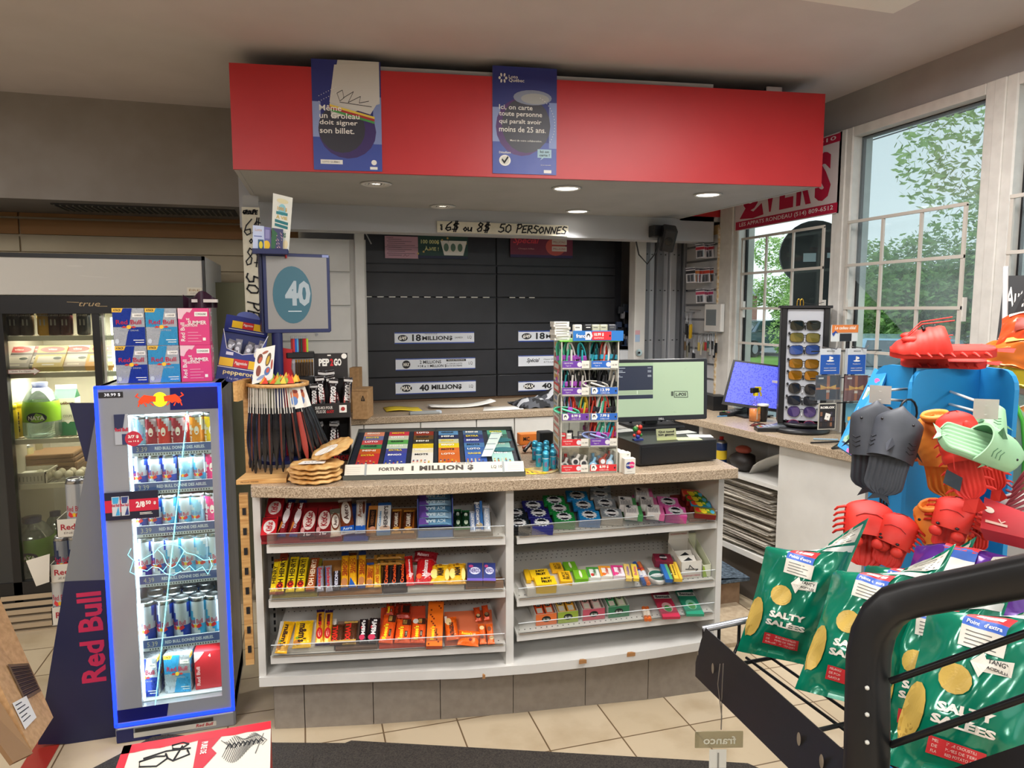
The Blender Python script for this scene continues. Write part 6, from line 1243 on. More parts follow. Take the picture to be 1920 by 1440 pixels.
 # header
hx0=(onp(1074,621,A,pn)-A).dot(u); hx1=(onp(1168,621,A,pn)-A).dot(u); hz1=zq(620); hz0=zq(639)
g=G(); g.T=lambda p:T((p[0],p[1],p[2])); g.box((hx0,-.008,hz0),(hx1,-.004,hz1),mat('#2870b8',.4)); g.T=None; Fh=lambda p:T((p[0],-.008-p[2],p[1])); hh=hz1-hz0
g.text(Fh,'franco',hx0+.032,hz0+hh*.5,.042,hh*.4,PAPER,.02); g.poly(Fh,[(hx0+.045,hz0+.004),(hx0+.065,hz0+.004),(hx0+.072,hz0+hh/2),(hx0+.065,hz1-.003),(hx0+.045,hz1-.003)],PAPER,.0014); g.ell(Fh,hx0+.056,hz0+hh*.5,.007,.009,INK,.002,14); g.ell(Fh,hx0+.056,hz0+hh*.4,.004,.006,PAPER,.0026,10)
g.rect(Fh,hx0+.07,hz0+.003,hx1-.045,hz1-.003,mat('#d02c38',.4),.001); g.text(Fh,'10.99 $',hx0+.095,hz0+hh*.62,.036,hh*.34,PAPER,.03,e=.002); g.text(Fh,'ADAPTATEUR',hx0+.095,hz0+hh*.28,.036,hh*.14,PAPER,e=.002); g.ell(Fh,hx1-.05,hz0+hh*.5,.003,.004,INK,.002,8)
g.build('header_sign',t,True,label='blue header sign with a red price field')
# cables: one bundle per colour, copied into the bins
def cable_bundle(c,tie,sd):
 g=G(); rs=random.Random(sd); m=mat(c,.4)
 for k in range(4):
  L=.034-k*.003; wd_=.011-k*.0015; yo=(k-1.5)*.0042
  g.tube([(wd_*math.cos(a)*(1 if abs(math.sin(a))<.9 else .8),yo+.001*math.sin(a*2),.036+L*math.sin(a))for a in[2*math.pi*j/12 for j in range(12)]],.0019,m,5,close=True)
 g.tube([(.004,-.009,.05),(.0,-.011,.03),(-.003,-.01,.012)],.0035,m,6)
 g.box((-.0125,-.0115,.022),(.0125,.0095,.034),mat(tie,.35),.002)
 return g
CB={}; KIDS_=None
cn={'#58c8a0':'mint green','#e8e4e0':'white','#1c1c20':'black','#2ca8b0':'teal','#d84838':'red','#8a98c8':'pale blue','#d8b838':'yellow','#c8c4bc':'grey white','#e86898':'pink'}
def cab(c,tie,loc,rz,tilt,lab,grp):
 k=(c,tie)
 if k not in CB:CB[k]=cable_bundle(c,tie,len(CB)).build('cable'); o=CB[k]
 else:o=CB[k].copy(); COL.objects.link(o)
 o.location=loc; o.rotation_euler=(R(tilt[0]),R(tilt[1]),rz); o.scale=(1.25,1.3,1.45); tag(o,lab,'cable',grp); return o
G1,G2='#a04cb0','#2c9cb8'
bins={(4,0):(['#58c8a0','#58c8a0','#e8e4e0','#1c1c20','#2ca8b0','#2ca8b0','#e8e4e0'],G1),(4,1):(['#2ca8b0','#1c1c20','#d84838','#e8e4e0','#1c1c20','#e8e4e0','#58c8a0'],G2),
(3,0):(['#2ca8b0','#1c1c20','#e8e4e0','#1c1c20','#c8c4bc','#e86898','#e8e4e0'],G1),(3,1):(['#1c1c20','#1c1c20','#1c1c20','#1c1c20','#c8c4bc','#1c1c20','#1c1c20'],'#26262a'),
(2,0):(['#c8c4bc','#8a98c8','#d84838','#58c8a0','#d8b838','#8a98c8','#58c8a0'],'#b83040'),(2,1):(['#d84838','#e8e4e0','#58c8a0','#d84838','#1c1c20','#d84838','#8a98c8'],'#303038'),
(1,1):(['#d84838','#58c8a0','#e8e4e0','#2ca8b0','#d84838','#e86898','#e8e4e0'],'#c040a0')}
tn=['bottom','fourth','middle','second','top']; sn=['left','right']
rs=random.Random(8)
for(ti,si),(cl_,tie)in bins.items():
 z=lips[ti]+.004; seen={}
 for k,c in enumerate(cl_):
  x=.014+si*w/2+(w/2-.026)*(k%5)/4.2+rs.uniform(-.002,.002); y=.035+.06*(k//5)+rs.uniform(0,.01); up_=.0 if k<5 else .012
  lab='%s cable bundle in the %s %s bin of the cable tower'%(cn[c],tn[ti],sn[si])
  cab(c,tie,TW_((x,y,z+up_)),math.atan2(u.y,u.x)+rs.uniform(-.5,.5),(rs.uniform(-8,14),rs.uniform(-9,9)),lab,'%s cables, %s %s bin'%(cn[c],tn[ti],sn[si]))
 if(ti,si)in((2,0),(3,1),(1,1)):
  c={(2,0):'#58c8a0',(3,1):'#c8c4bc',(1,1):'#8a98c8'}[(ti,si)]
  o=cab(c,{(2,0):G1,(3,1):'#303034',(1,1):G1}[(ti,si)],TW_((w*.5*si+.075,.018,z+.03)),math.atan2(u.y,u.x),(0,-82),cn[c]+' cable coil lying across the %s %s bin of the cable tower'%(tn[ti],sn[si]),None)
z=lips[1]+.004
for k,(x,c,h_,y)in enumerate(((.012,'#d02c30',.048,.02),(.034,'#e4e0d8',.046,.02),(.058,'#26262a',.034,.012),(.08,'#6a6a70',.05,.03),(.046,'#26262a',.05,.06))):
 g=G(); g.box((-.01,-.008,0),(.01,.012,h_),mat(c,.3),.003); g.rect(lambda p:(p[0],-.008-p[2],p[1]),-.005,h_*.45,.005,h_*.55,INK,.0005); g.rect(lambda p:(p[0],-.008-p[2],p[1]),-.006,h_*.75,.006,h_*.88,mat('#c8c4bc'),.0005)
 o=g.build('charger'); o.location=TW_((x,y,z)); o.rotation_euler=(0,0,math.atan2(u.y,u.x)); tag(o,['red','white','low black','grey','tall black'][k]+' plug charger in the fourth left bin of the cable tower','charger','plug chargers in the cable tower')
z=lips[0]+.004
for k in range(11):
 si=0 if k<5 else 1; kk=k if k<5 else k-5; x=.016+si*w/2+kk*(.016 if si else .018); y=.022+.03*(kk%2); c=[['#c8c4bc','#b82c28','#e4e0d8','#1c1c20','#e4e0d8'],['#8ac0e0','#8ac0e0','#a84838','#8ac0e0','#a8d0e8','#c86858']][si][kk]
 g=G(); g.cyl((0,-.006,.02),(0,.012,.02),.015,mat(c,.35),18); g.cyl((0,-.0065,.02),(0,-.008,.02),.009,mat('#e8e8ea' if si else '#2a2a2e',.3),16); g.cyl((0,.0,.032),(.004,.0,.052),.006,mat(c,.35),10); g.box((-.018,.012,.0),(.018,.013,.055),PLAS)
 o=g.build('earphone_pack'); o.location=TW_((x,y,z+.008*(kk%3))); o.rotation_euler=(R(-12),R([12,-10,25,-20][kk%4]),math.atan2(u.y,u.x)); tag(o,'%s round earphone pack in the bottom %s bin of the cable tower'%({'#c8c4bc':'grey','#b82c28':'red','#e4e0d8':'white','#1c1c20':'black','#8ac0e0':'light blue','#a84838':'brown red','#a8d0e8':'very pale blue','#c86858':'salmon'}[c],sn[si]),'earphones','earphone packs in the %s bottom bin'%sn[si]+c)
 # on top of the tower
x0=(onp(1036,640,A,pn)-A).dot(u)
for k in range(7):
 g=G(); g.box((-.03,-.02,0),(.03,.03,.0095),mat(['#d8d6ce','#c4c0b6','#e4e2dc'][k%3],.25),.002); g.box((-.024,-.0205,.003),(.02,-.0195,.006),mat('#8c8880'),0); o=g.build('clear_case'); o.location=TW_((x0+.034+.003*math.sin(k*2),.035,top+.004+k*.0099)); o.rotation_euler=(0,0,.1*math.sin(k)); tag(o,'flat clear accessory case in the stack on top of the cable tower','case','clear cases on the cable tower')
for k,(px,c)in enumerate(((1085,'#dcd8d0'),(1105,'#1c1c20'),(1119,'#b8b8a0'),(1134,'#b8b8a0'),(1150,'#3a3c44'))):
 x=(onp(px,620,A,pn)-A).dot(u); g=G(); g.box((-.017,-.008,0),(.017,.012,.058),mat(c,.35),.006)
 g.T=lambda p:(p[0],-.0085-p[2],p[1]); g.rect(lambda p:p,-.008,.046,.008,.049,mat('#6a6a64')if k!=1 else PAPER,.0002); o=g.build('power_adapter'); o.location=TW_((x,.03,top+.004)); o.rotation_euler=(0,0,math.atan2(u.y,u.x)); tag(o,['white','black','left olive grey','right olive grey','dark grey'][k]+' power adapter behind the blue header of the cable tower','power adapter','power adapters on the cable tower')
 # cyan lighters left of the tower, leaflets
g0=G(); g0.lathe([(.011,0),(.012,.004),(.012,.05),(.0115,.052),(.0125,.055),(.0125,.066),(.011,.076),(.006,.08)],mat('#38b0dc',.3,.2),14,bands=[mat('#38b0dc',.3,.2),mat('#3cb0d4',.25,.4),mat('#e0e4e8'),mat('#2c90b8'),mat('#2c90b8',.3,.5),mat('#58c0e0',.2,.5),mat('#38b0dc',.3,.2)])
g0.text(lambda p:(.0125*math.sin(p[0]/.0125),-.0125*math.cos(p[0]/.0125),p[1]),'COOL',0,.03,.02,.01,mat('#a83060'),.03,rot=R(90)); proto=g0.build('mint_tube')
ps=[(1023,884),(1037,880),(1010,876),(1025,873),(1038,869),(1012,866),(1003,862),(1024,862)]
for k,(px,py)in enumerate(ps):
 o=proto if k==0 else proto.copy()
 if k:COL.objects.link(o)
 o.location=ct(px,py); o.rotation_euler=(0,0,R(-16+10*math.sin(k))); tag(o,'small cyan capped tube in the cluster left of the cable tower','tube','cyan tubes beside the cable tower')
g=G(); c_=ct(1003,888)
for k in range(5):a=R(-12+k*13); M_=Matrix.Translation(c_+V((-.0+.012*k,.04,0)))@Matrix.Rotation(a,4,'Z'); g.T=lambda p:M_@V(p); g.box((-.03,-.05,.0006*k),(.05,.05,.0006*k+.0005),mat(['#d8b828','#e8d028','#c8a840','#e8cc20','#d0b880'][k],.5)); g.rect(lambda p:p,-.02,-.03,.04,-.01,mat(['#a83820','#38302c'][k%2]),.0006*k+.0008)
tag(g.build('yellow_cards'),'fanned yellow game cards on the counter left of the cable tower','cards')
g=G(); a=ct(975,835); g.box((a.x,a.y,ZT+.0),(a.x+.16,a.y+.05,ZT+.05),mat('#d87828',.5),.004); g.T=None; g.text(frame((a.x,a.y-.001,ZT),(1,0,0),(0,0,1)),'MC',.03,.028,.03,.018,INK,.02); tag(g.build('orange_box'),'orange carton behind the lottery case','box')
g=G(); a=ct(1013,856); g.box((a.x,a.y,ZT),(a.x+.06,a.y+.06,ZT+.1),BLK,.008); tag(g.build('card_reader'),'small black device behind the cyan tubes','device')
g=G(); a=ct(983,850); g.tube([a+V((.0,0,.01)),a+V((.04,.03,.04)),a+V((.07,.0,.02)),a+V((.03,-.01,.02)),a+V((.05,.02,.006))],.008,BLK,8); g.tube([a+V((.0,.02,.02)),a+V((.05,.03,.03)),a+V((.07,.04,.015))],.008,mat('#c85828'),8); tag(g.build('coiled_strap'),'black and orange strap coiled behind the lottery case','strap')
for k,(px,hpx)in enumerate(((1188,38),(1181,55),(1176,60))):
 pass
 # small white boxes right of the tower
cA=ct(1180,889)
for k in range(4):
 g=G(); hgt_=.058 if k==0 else .075; g.box((-.022,-.0,0),(.022,.028,hgt_),mat('#dcd8cc',.5),.002); F=frame((-.022,-.0005,0),(1,0,0),(0,0,1))
 if k==0:g.ell(F,.018,.033,.013,.013,mat('#2c3c80'),.0006); g.ell(F,.029,.035,.011,.012,mat('#d82870'),.0009); g.text(F,'UNiSTYLE',.023,.034,.034,.007,PAPER,.03); g.rect(F,.01,.01,.03,.011,mat('#8a8a88'))
 else:g.rect(F,.028,.066,.036,.068,INK)
 o=g.build('small_box'); o.location=cA+V((-.006*k+.003,.001+.0295*k,0)); o.rotation_euler=(0,0,R(-4)); tag(o,['small white box with blue and pink round logo right of the cable tower','white carton behind the round logo box, first of three','white carton behind the round logo box, second of three','white carton behind the round logo box, rearmost'][k],'small box','white boxes right of the cable tower')
 # cash drawer
DA=ct(1199,876); DB=ct(1344,864); u=(DB-DA); L=u.length; u=u/L; b_=V((-u.y,u.x,0)); Tz=lambda p:DA+u*p[0]+b_*p[1]+V((0,0,p[2]))
dn=-b_; zt=onp(1270,829,DA,dn).z-ZT
t=thing('cash_drawer','black cash drawer under the register monitor','cash drawer',DA)
g=G(); g.T=Tz; g.box((0,0,.006),(L,.36,zt),BLK,.004)
for x in(.03,L-.04):
 g.cyl((x,.03,0),(x,.03,.006),.01,BLK,10); g.cyl((x,.33,0),(x,.33,.006),.01,BLK,10)
g.build('case',t); g=G(); g.T=Tz; g.box((.006,-.003,.014),(L-.006,.0,zt-.01),mat('#121215',.35),.002); g.build('drawer_front',t)
# register monitor
MY=2.78
ML=on(1128,672,y=MY+.03); MT=on(1325,672,y=MY); MB=on(1336,785,y=MY); MLb=on(1128,787,y=MY+.03)
mw=MT.x-ML.x; uu=V((MT.x-ML.x,-.03,0)).normalized(); hgt=MT.z-MB.z
t=thing('register_monitor','wide black register monitor with pale green screen','monitor',(MB.x-mw/2,MY,ZT+zt))
vup=(V((0,.05,1))).normalized(); F=frame(V((ML.x,MY+.03,MB.z)),uu,vup); Wm=mw+.012
g=G(); g.T=lambda p:F(p); g.box((0,0,-.03),(Wm,hgt,0),mat('#202126',.35),.006); g.build('bezel',t,label='black bezel'); g=G(); g.text(F,'DELL',Wm*.56,.009,.026,.008,mat('#d0d0d0'),.03,e=.001); g.build('lettering',t)
g=G(); b=.018; gs=mat('#9db094',.3,0,.26); g.rect(F,b,b+.004,Wm-b,hgt-b*.8,gs,.001); X0=b; X1=Wm*.48; H1=hgt-b*.8
g.rect(F,X0,H1-.012,X1,H1,mat('#8aa080',.3,0,.4),.0015); g.rect(F,X0,H1-.12,X1,H1-.014,mat('#2b3040',.3,0,.2),.0015)
for k,(z_,wd_)in enumerate(((.022,.5),(.034,.4),(.04,.5),(.055,.3),(.06,.4))):g.rect(F,X0+.035,H1-z_-.002,X0+.035+wd_*.12,H1-z_,mat('#a8b0b8',.3,0,.4),.002); g.rect(F,X1-.025,H1-z_-.002,X1-.008,H1-z_,mat('#a8b0b8',.3,0,.4),.002)
g.rect(F,X0,H1-.138,X1,H1-.122,mat('#8a9a80',.3,0,.4),.0015); g.rect(F,X0,H1-.158,X1,H1-.141,mat('#2b3040',.3,0,.2),.0015); g.rect(F,X0+.15,H1-.138,X0+.152,H1-.122,mat('#d8e0d0',.3,0,.4),.002)
lx,lz=Wm*.74,hgt*.42; g.strokes(F,[[(lx-.03,lz-.012),(lx+.035,lz-.014),(lx+.033,lz+.012),(lx-.03,lz+.014),(lx-.03,lz-.012)]],INK,.0025,.002); g.text(F,'L-POS',lx+.002,lz,.05,.014,INK,.03,e=.0025); g.rect(F,lx-.045,lz-.006,lx-.034,lz+.014,mat('#4a5448'),.002)
g.build('screen',t,label='lit pale green screen')
g=G(); xm=Wm*.5; c0=F((xm,0,-.04)); g.box((c0.x-.035,c0.y,ZT+zt),(c0.x+.035,c0.y+.03,c0.z+.15),BLK,.006); g.box((c0.x-.12,c0.y-.09,ZT+zt),(c0.x+.12,c0.y+.09,ZT+zt+.012),BLK,.006); g.build('stand',t)
g=G(); q0=V((c0.x,c0.y,ZT+zt)); g.tube([q0+V((-.2,.04,.01)),q0+V((-.16,.0,.05)),q0+V((-.1,.02,.03)),q0+V((-.05,.04,.06)),q0+V((-.08,.05,.01))],.006,BLK,6); g.tube([q0+V((.07,.05,.01)),q0+V((.1,.02,.04)),q0+V((.14,.03,.01)),q0+V((.1,.06,.012))],.004,BLK,6); tag(g.build('cable_tangle'),'tangled black cables behind the cash drawer top','cables')
# plain toy, slips and card on the drawer
cz=ZT+zt
g=G(); p0=on(1198,826,z=cz); cols=['#2c7a30','#c83020','#303890','#c83020','#e0b090']
for k,(dx,dz,r)in enumerate(((-.012,.045,.012),(.004,.03,.011),(.0,.014,.01),(.01,.052,.01),(-.004,.056,.006),(.014,.02,.007),(-.016,.02,.007))):g.ico((p0.x+dx,p0.y+.01,cz+dz),r,mat(cols[k%5],.35),1,(1,.8,1.1))
g.box((p0.x-.02,p0.y,cz),(p0.x+.02,p0.y+.02,cz+.006),mat('#283878')); tag(g.build('toy_figure'),'tiny red, green and blue toy on the left of the cash drawer','toy')
p0=on(1232,826,z=cz); p1=on(1268,824,z=cz); g=G(); F=frame((p0.x,p0.y,cz),(1,-.04,0),(0,.25,1)); w_=(p1-p0).length; h_=.046; g.add([F(q)for q in[(0,0,0),(w_,0,0),(w_,h_,0),(0,h_,0)]],[(0,1,2,3),(3,2,1,0)],mat('#c8cca0')); g.rect(F,0,0,w_,h_*.25,mat('#a8b078'),.0006); g.text(F,'Qui tond',w_*.5,h_*.72,w_*.8,h_*.22,INK,.02); g.text(F,'ton gazon',w_*.48,h_*.45,w_*.8,h_*.22,INK,.02); tag(g.build('message_card',solid=.001),'small green card reading "Qui tond ton gazon" standing on the cash drawer','card')
for k,(px,py,rz,c,lab)in enumerate(((1290,823,-12,'#c8d0a0','pale green slip lying on the cash drawer'),(1312,818,-20,'#dcdcd8','white slip at the right end of the cash drawer'),(1280,811,5,'#dcdcd8','white paper lying at the back of the cash drawer'),(1170,808,10,'#dcdcd8','white paper peeking out right of the cable tower'))):
 p0=on(px,py,z=cz); g=G(); g.box((-.05,-.03,0),(.05,.03,.0012),mat(c,.6))
 for q in range(4):g.rect(lambda p:p,-.04,-.02+q*.012,.03-.01*q,-.018+q*.012,mat('#90948c'),.0014)
 o=g.build('paper_slip'); o.location=(p0.x,p0.y,cz+.0005+k*.0003); o.rotation_euler=(0,0,R(rz)); tag(o,lab,'paper')
 # ================================================================ on the window counter
ZR=.9405
def rc(px,py):return on(px,py,z=ZR)
# sunglasses stand
c0=on(1500,800,y=3.08); c0.z=ZR; t=thing('sunglasses_stand','tall black rotating stand with nine pairs of sunglasses on a white panel','display stand',c0,(0,0,R(-34)))
zt=lambda py:on(1500,py,y=c0.y-.05).z-ZR
wS=.228; hw=wS/2; top=zt(578)
g=G(); g.lathe([(.001,0),(.14,0),(.145,.01),(.13,.025),(.001,.03)],BLK,32); g.lathe([(.1,.03),(.11,.04),(.1,.05)],BLK,24); g.build('round_base',t,True)
g=G(); g.box((-hw,-.06,.045),(-hw+.028,.09,top),BLK,.003); g.box((hw-.028,-.06,.045),(hw,.09,top),BLK,.003); g.box((-hw-.01,-.07,top),(hw+.01,.1,top+.014),BLK,.003); g.box((-hw,.075,.045),(hw,.09,top),BLK); g.build('black_frame',t,True)
g=G(); g.box((-hw+.028,-.045,.06),(hw-.028,-.03,top-.004),mat('#cfd2da',.35),.002); g.build('white_panel',t,True,label='white front panel')
g=G()
for dx in(-.03,-.015):g.tube([(dx+.02*math.cos(a)*.4,.02,top+.02+.028*math.sin(a))for a in[math.pi*k/10 for k in range(-1,12)]],.003,mat('#c8a040',.25,1),6)
g.tube([(-.01,.02,top+.03),(.04,.01,top+.02),(.09,.02,top+.03)],.0015,BLK,5); tag_=g.build('top_hooks',t,True,label='gold hooks on top')
gl=[(610,'#2c3028','#181818','s'),(633,'#8a8040','#181818','s'),(656,'#4868b8','#1c1c20','s'),(682,'#a87820','#241c14','s'),(704,'#b07818','#241c14','s'),(729,'#30323a','#2a2a30','r'),(751,'#383a44','#2a2a30','s'),(772,'#5a4a90','#403850','r'),(798,'#54406a','#8a2048','r')]
nm_=['dark grey square lensed','yellow green mirror lensed','blue mirror lensed','amber lensed','lower amber lensed','round dark lensed','grey lensed','violet round lensed','burgundy framed purple lensed']
for k,(py,lc,fc_,sh)in enumerate(gl):
 z=zt(py); g=G(); lm=mat(lc,.08,.5,coat=.8); fm=mat(fc_,.25)
 for s_ in(-1,1):
  cx=s_*.0345; n=20; rx,rz=(.0285,.02)if sh=='s' else(.026,.0235); pts=[]
  for j in range(n):
   a=2*math.pi*j/n; e=.55 if sh=='s' else .9; pts.append((cx+rx*math.copysign(abs(math.cos(a))**e,math.cos(a)),-.0,rz*math.copysign(abs(math.sin(a))**e,math.sin(a))-(.0 if sh=='s' else .0)))
  g.add([(p[0],-.002-.004*(1-abs(p[0]-cx)/.03),p[2])for p in pts],[tuple(range(n))],lm); g.add([(p[0],.001,p[2])for p in pts],[tuple(range(n-1,-1,-1))],lm)
  g.tube(pts,.0021,fm,6,close=True)
  g.tube([(s_*.063,0,.012),(s_*.066,.006,.012),(s_*.062,.02,.01)],.0022,fm,6)
 g.tube([(-.009,0,.008),(0,-.003,.011),(.009,0,.008)],.0022,fm,6)
 g.ico((-.068,.0,.018),.006,BLK,1); g.cyl((0,.01,-.004),(0,-.006,-.018),.003,mat('#d8d8dc')if k%2 else BLK,8)
 o=g.build('sunglasses'); p=V(c0)+Matrix.Rotation(R(-34),3,'Z')@V((0,-.058,z)); o.location=p; o.scale=(1.1,1.1,1.15); o.rotation_euler=(R(6),R([0,1,-2,1,0,3,1,0,2][k]),R(-34)); tag(o,nm_[k]+' sunglasses on the black rotating stand','sunglasses','sunglasses on the stand')
 # gift card stand
c0=on(1579,820,y=2.74); c0.z=ZR; yq=c0.y; t=thing('gift_card_stand','black wire gift card stand topped by an orange sign','display stand',c0)
Z=lambda py,dy=0:on(1580,py,y=yq+dy).z-ZR; X=lambda px,py=700,dy=0:on(px,py,y=yq+dy).x-c0.x
WR=mat('#141418',.35)
g=G(); g.tube([(0,0,0),(0,0,Z(640))],.005,WR,8); g.tube([(.012,0,0),(.012,0,Z(640))],.004,WR,8)
for a in(0,1):
 for s_ in(-1,1):g.tube([(0,0,.006),(s_*.16,-.12+.14*a,.005)],.004,WR,6)
g.tube([(-.16,-.12,.005),(.16,-.12,.005)],.004,WR,6)
for py in(658,708,755):g.tube([(X(1520),-.0,Z(py)),(X(1650),-.0,Z(py))],.003,WR,6)
for px in(1540,1595):g.tube([(X(px),-.0,Z(650)),(X(px),-.09,Z(652)),(X(px),-.1,Z(646))],.0025,mat('#c8c8cc',.2,1),6)
g.build('wire_frame',t,True)
g=G(); F=frame((X(1557,620),-.01,Z(645)),(1,0,0),(0,0,1)); sw=X(1606,620)-X(1557,620); sh_=Z(609)-Z(645); g.box((X(1557,620),-.009,Z(640)),(X(1606,620),-.004,Z(609)),mat('#d8dcdc',.5)); g.rect(F,0,sh_*.6,sw,sh_,mat('#e0803c',.5),.001); g.text(F,'Le cadeau idéal',sw*.5,sh_*.85,sw*.8,sh_*.17,PAPER,.02,.2); g.poly(F,[(.0,sh_*.55),(.02,sh_*.7),(.035,sh_*.55),(.02,sh_*.6),(.01,sh_*.4)],mat('#2c4ca0'),.0015); g.rect(F,sw*.3,sh_*.15,sw*.75,sh_*.55,mat('#22242a'),.0015); g.build('top_sign',t,True,label='orange and white sign')
def gcard(px0,py0,px1,py1,c,fn,lab,dy=-.05,n=1,clearf=False,cat='gift card',name='gift_card',grp=None):
 for k in range(n):
  a=on(px0,py1,y=yq+dy); b=on(px1,py0,y=yq+dy); w_=b.x-a.x; h_=b.z-a.z
  g=G(); F=frame((0,0,0),(1,0,0),(0,0,1)); g.box((0,0,0),(w_,.003 if n==1 else .002,h_),mat(c,.35),.0008)
  if k==0 and fn:fn(g,lambda p:F((p[0]*w_,p[1]*h_,p[2])))
  if clearf:g.box((-.003,-.004,-.003),(w_+.003,-.003,h_+.003),PLAS); g.box((-.003,.0035,-.003),(w_+.003,.04,h_*.1),PLAS)
  o=g.build(name); o.location=(a.x,yq+dy+k*.012,a.z); o.rotation_euler=(0,0,R(-6)); tag(o,lab if k==0 else lab+', the one behind it',cat,grp)
def fps(g,F):g.rect(F,0,.76,1,1,mat('#c8ccd0',.4),.001); g.rect(F,.03,.0,.97,.76,mat('#2054a8',.35),.001); g.rect(F,.44,.52,.5,.7,PAPER,.002); g.ell(F,.53,.63,.1,.05,PAPER,.002,12); g.ell(F,.5,.52,.18,.03,PAPER,.0018,12); g.text(F,'PlayStation',.5,.4,.4,.05,PAPER,e=.002); g.text(F,'ARGENT COMPTANT',.5,.24,.6,.04,PAPER,e=.002); g.rect(F,.2,.14,.8,.16,PAPER,.002); g.ell(F,.5,.9,.2,.025,INK,.002,12); g.ell(F,.5,.9,.15,.012,mat('#c8ccd0'),.003,12)
gcard(1536,653,1574,702,'#c8ccd0',fps,'blue game store gift card on the left hook of the wire stand',grp='blue gift cards')
gcard(1587,653,1622,702,'#c8ccd0',fps,'blue gift card on the right hook of the wire stand',n=2,grp='blue gift cards')
def fbow(g,F):g.rect(F,.44,.02,.56,.98,mat('#b86838'),.001); g.rect(F,.02,.42,.98,.5,mat('#b86838'),.001); [g.poly(F,[(.5,.5),(.5+s_*.32,.62),(.5+s_*.3,.42)],mat('#e8b048'),.002)or g.poly(F,[(.5,.5),(.5+s_*.28,.28),(.5+s_*.1,.25)],mat('#d89c38'),.0025)for s_ in(-1,1)]; g.ell(F,.5,.5,.07,.05,mat('#f0c060'),.003,10); g.rect(F,.42,.3,.56,.4,mat('#d8d0c0'),.003); g.rect(F,.1,.86,.3,.92,PAPER,.002)
gcard(1528,703,1573,750,'#1c2338',fbow,'dark gift card pack with a gold bow in a clear holder, left',-.07,clearf=True,grp='bow gift cards')
gcard(1582,703,1624,752,'#6a2430',fbow,'dark red gift card pack with a gold bow in a clear holder, right',-.06,clearf=True,grp='bow gift cards')
def frb(g,F):
 g.rect(F,.05,.04,.95,.96,mat('#1c1a1e'),.001); g.text(F,'ROBLOX',.5,.84,.8,.09,PAPER,.05); rs=random.Random(3)
 for k in range(18):x=.1+.14*(k%6); y=.12+.2*(k//6); g.rect(F,x,y,x+.12,y+.15,mat(rs.choice(['#5c3a30','#3a2c28','#8a6048','#403a48','#26242a'])),.0015)
 g.poly(F,[(.32,.4),(.6,.34),(.68,.58),(.4,.64)],PAPER,.003); g.ell(F,.5,.49,.03,.025,INK,.004,6)
gcard(1533,755,1566,806,'#b8b4a8',frb,'black game gift card with tumbling white tile at the foot of the wire stand',-.07)
gcard(1585,755,1618,792,'#5c98b0',lambda g,F:g.rect(F,.1,.1,.5,.3,mat('#d8a850'),.001),'plain teal gift card at the lower right of the wire stand',-.03)
# security screen
a=on(1352,768,y=3.35); b=on(1458,680,y=3.3); t=thing('security_screen','black computer screen with blue camera picture on the window counter','monitor',(a.x+.15,3.6,ZR))
Pa=on(1353,757,y=3.64); Pb=on(1462,773,y=3.46); Pc=on(1374,670,y=3.66); Fm=frame(Pa,Pb-Pa,Pc-Pa); wm_=(Pb-Pa).length; hm_=.27; F=lambda p:Fm((p[0]*wm_*1.12+.028*p[1],p[1]*hm_,p[2]))
g=G(); g.add([F((x,y,z))for z in(-.03,0)for x,y in((0,0),(1,0),(1,1),(0,1))],[(3,2,1,0),(4,5,6,7),(0,1,5,4),(1,2,6,5),(2,3,7,6),(3,0,4,7)],mat('#141418',.3)); g.build('bezel',t)
sm=bpy.data.materials.new('blue_camera_picture'); sm.use_nodes=True; n_=sm.node_tree.nodes; vr=n_.new('ShaderNodeTexVoronoi'); vr.inputs['Scale'].default_value=28; cr=n_.new('ShaderNodeValToRGB'); cr.color_ramp.elements[0].color=lin('#14184a'); cr.color_ramp.elements[1].color=lin('#5058e0'); cr.color_ramp.elements[1].position=.5
sm.node_tree.links.new(vr.outputs['Distance'],cr.inputs[0]); sm.node_tree.links.new(cr.outputs[0],n_['Principled BSDF'].inputs['Base Color']); sm.node_tree.links.new(cr.outputs[0],n_['Principled BSDF'].inputs['Emission Color']); n_['Principled BSDF'].inputs['Emission Strength'].default_value=.9
g=G(); g.rect(F,.04,.06,.98,.96,sm,.001); g.build('screen',t)
g=G(); m_=F((.5,0,-.05)); g.box((m_.x-.03,m_.y,ZR),(m_.x+.03,m_.y+.02,m_.z+.05),BLK,.004); g.box((m_.x-.1,m_.y-.06,ZR),(m_.x+.1,m_.y+.08,ZR+.012),BLK,.004); g.build('stand',t)
# dark wedge box left of it
g=G(); a=rc(1345,770); g.prism([(a.x-.03,a.y),(a.x+.06,a.y-.02),(a.x+.08,a.y+.1),(a.x-.02,a.y+.12)],ZR,ZR+.09,BLK); tag(g.build('till_printer'),'black receipt printer behind the right corner of the register monitor','printer')
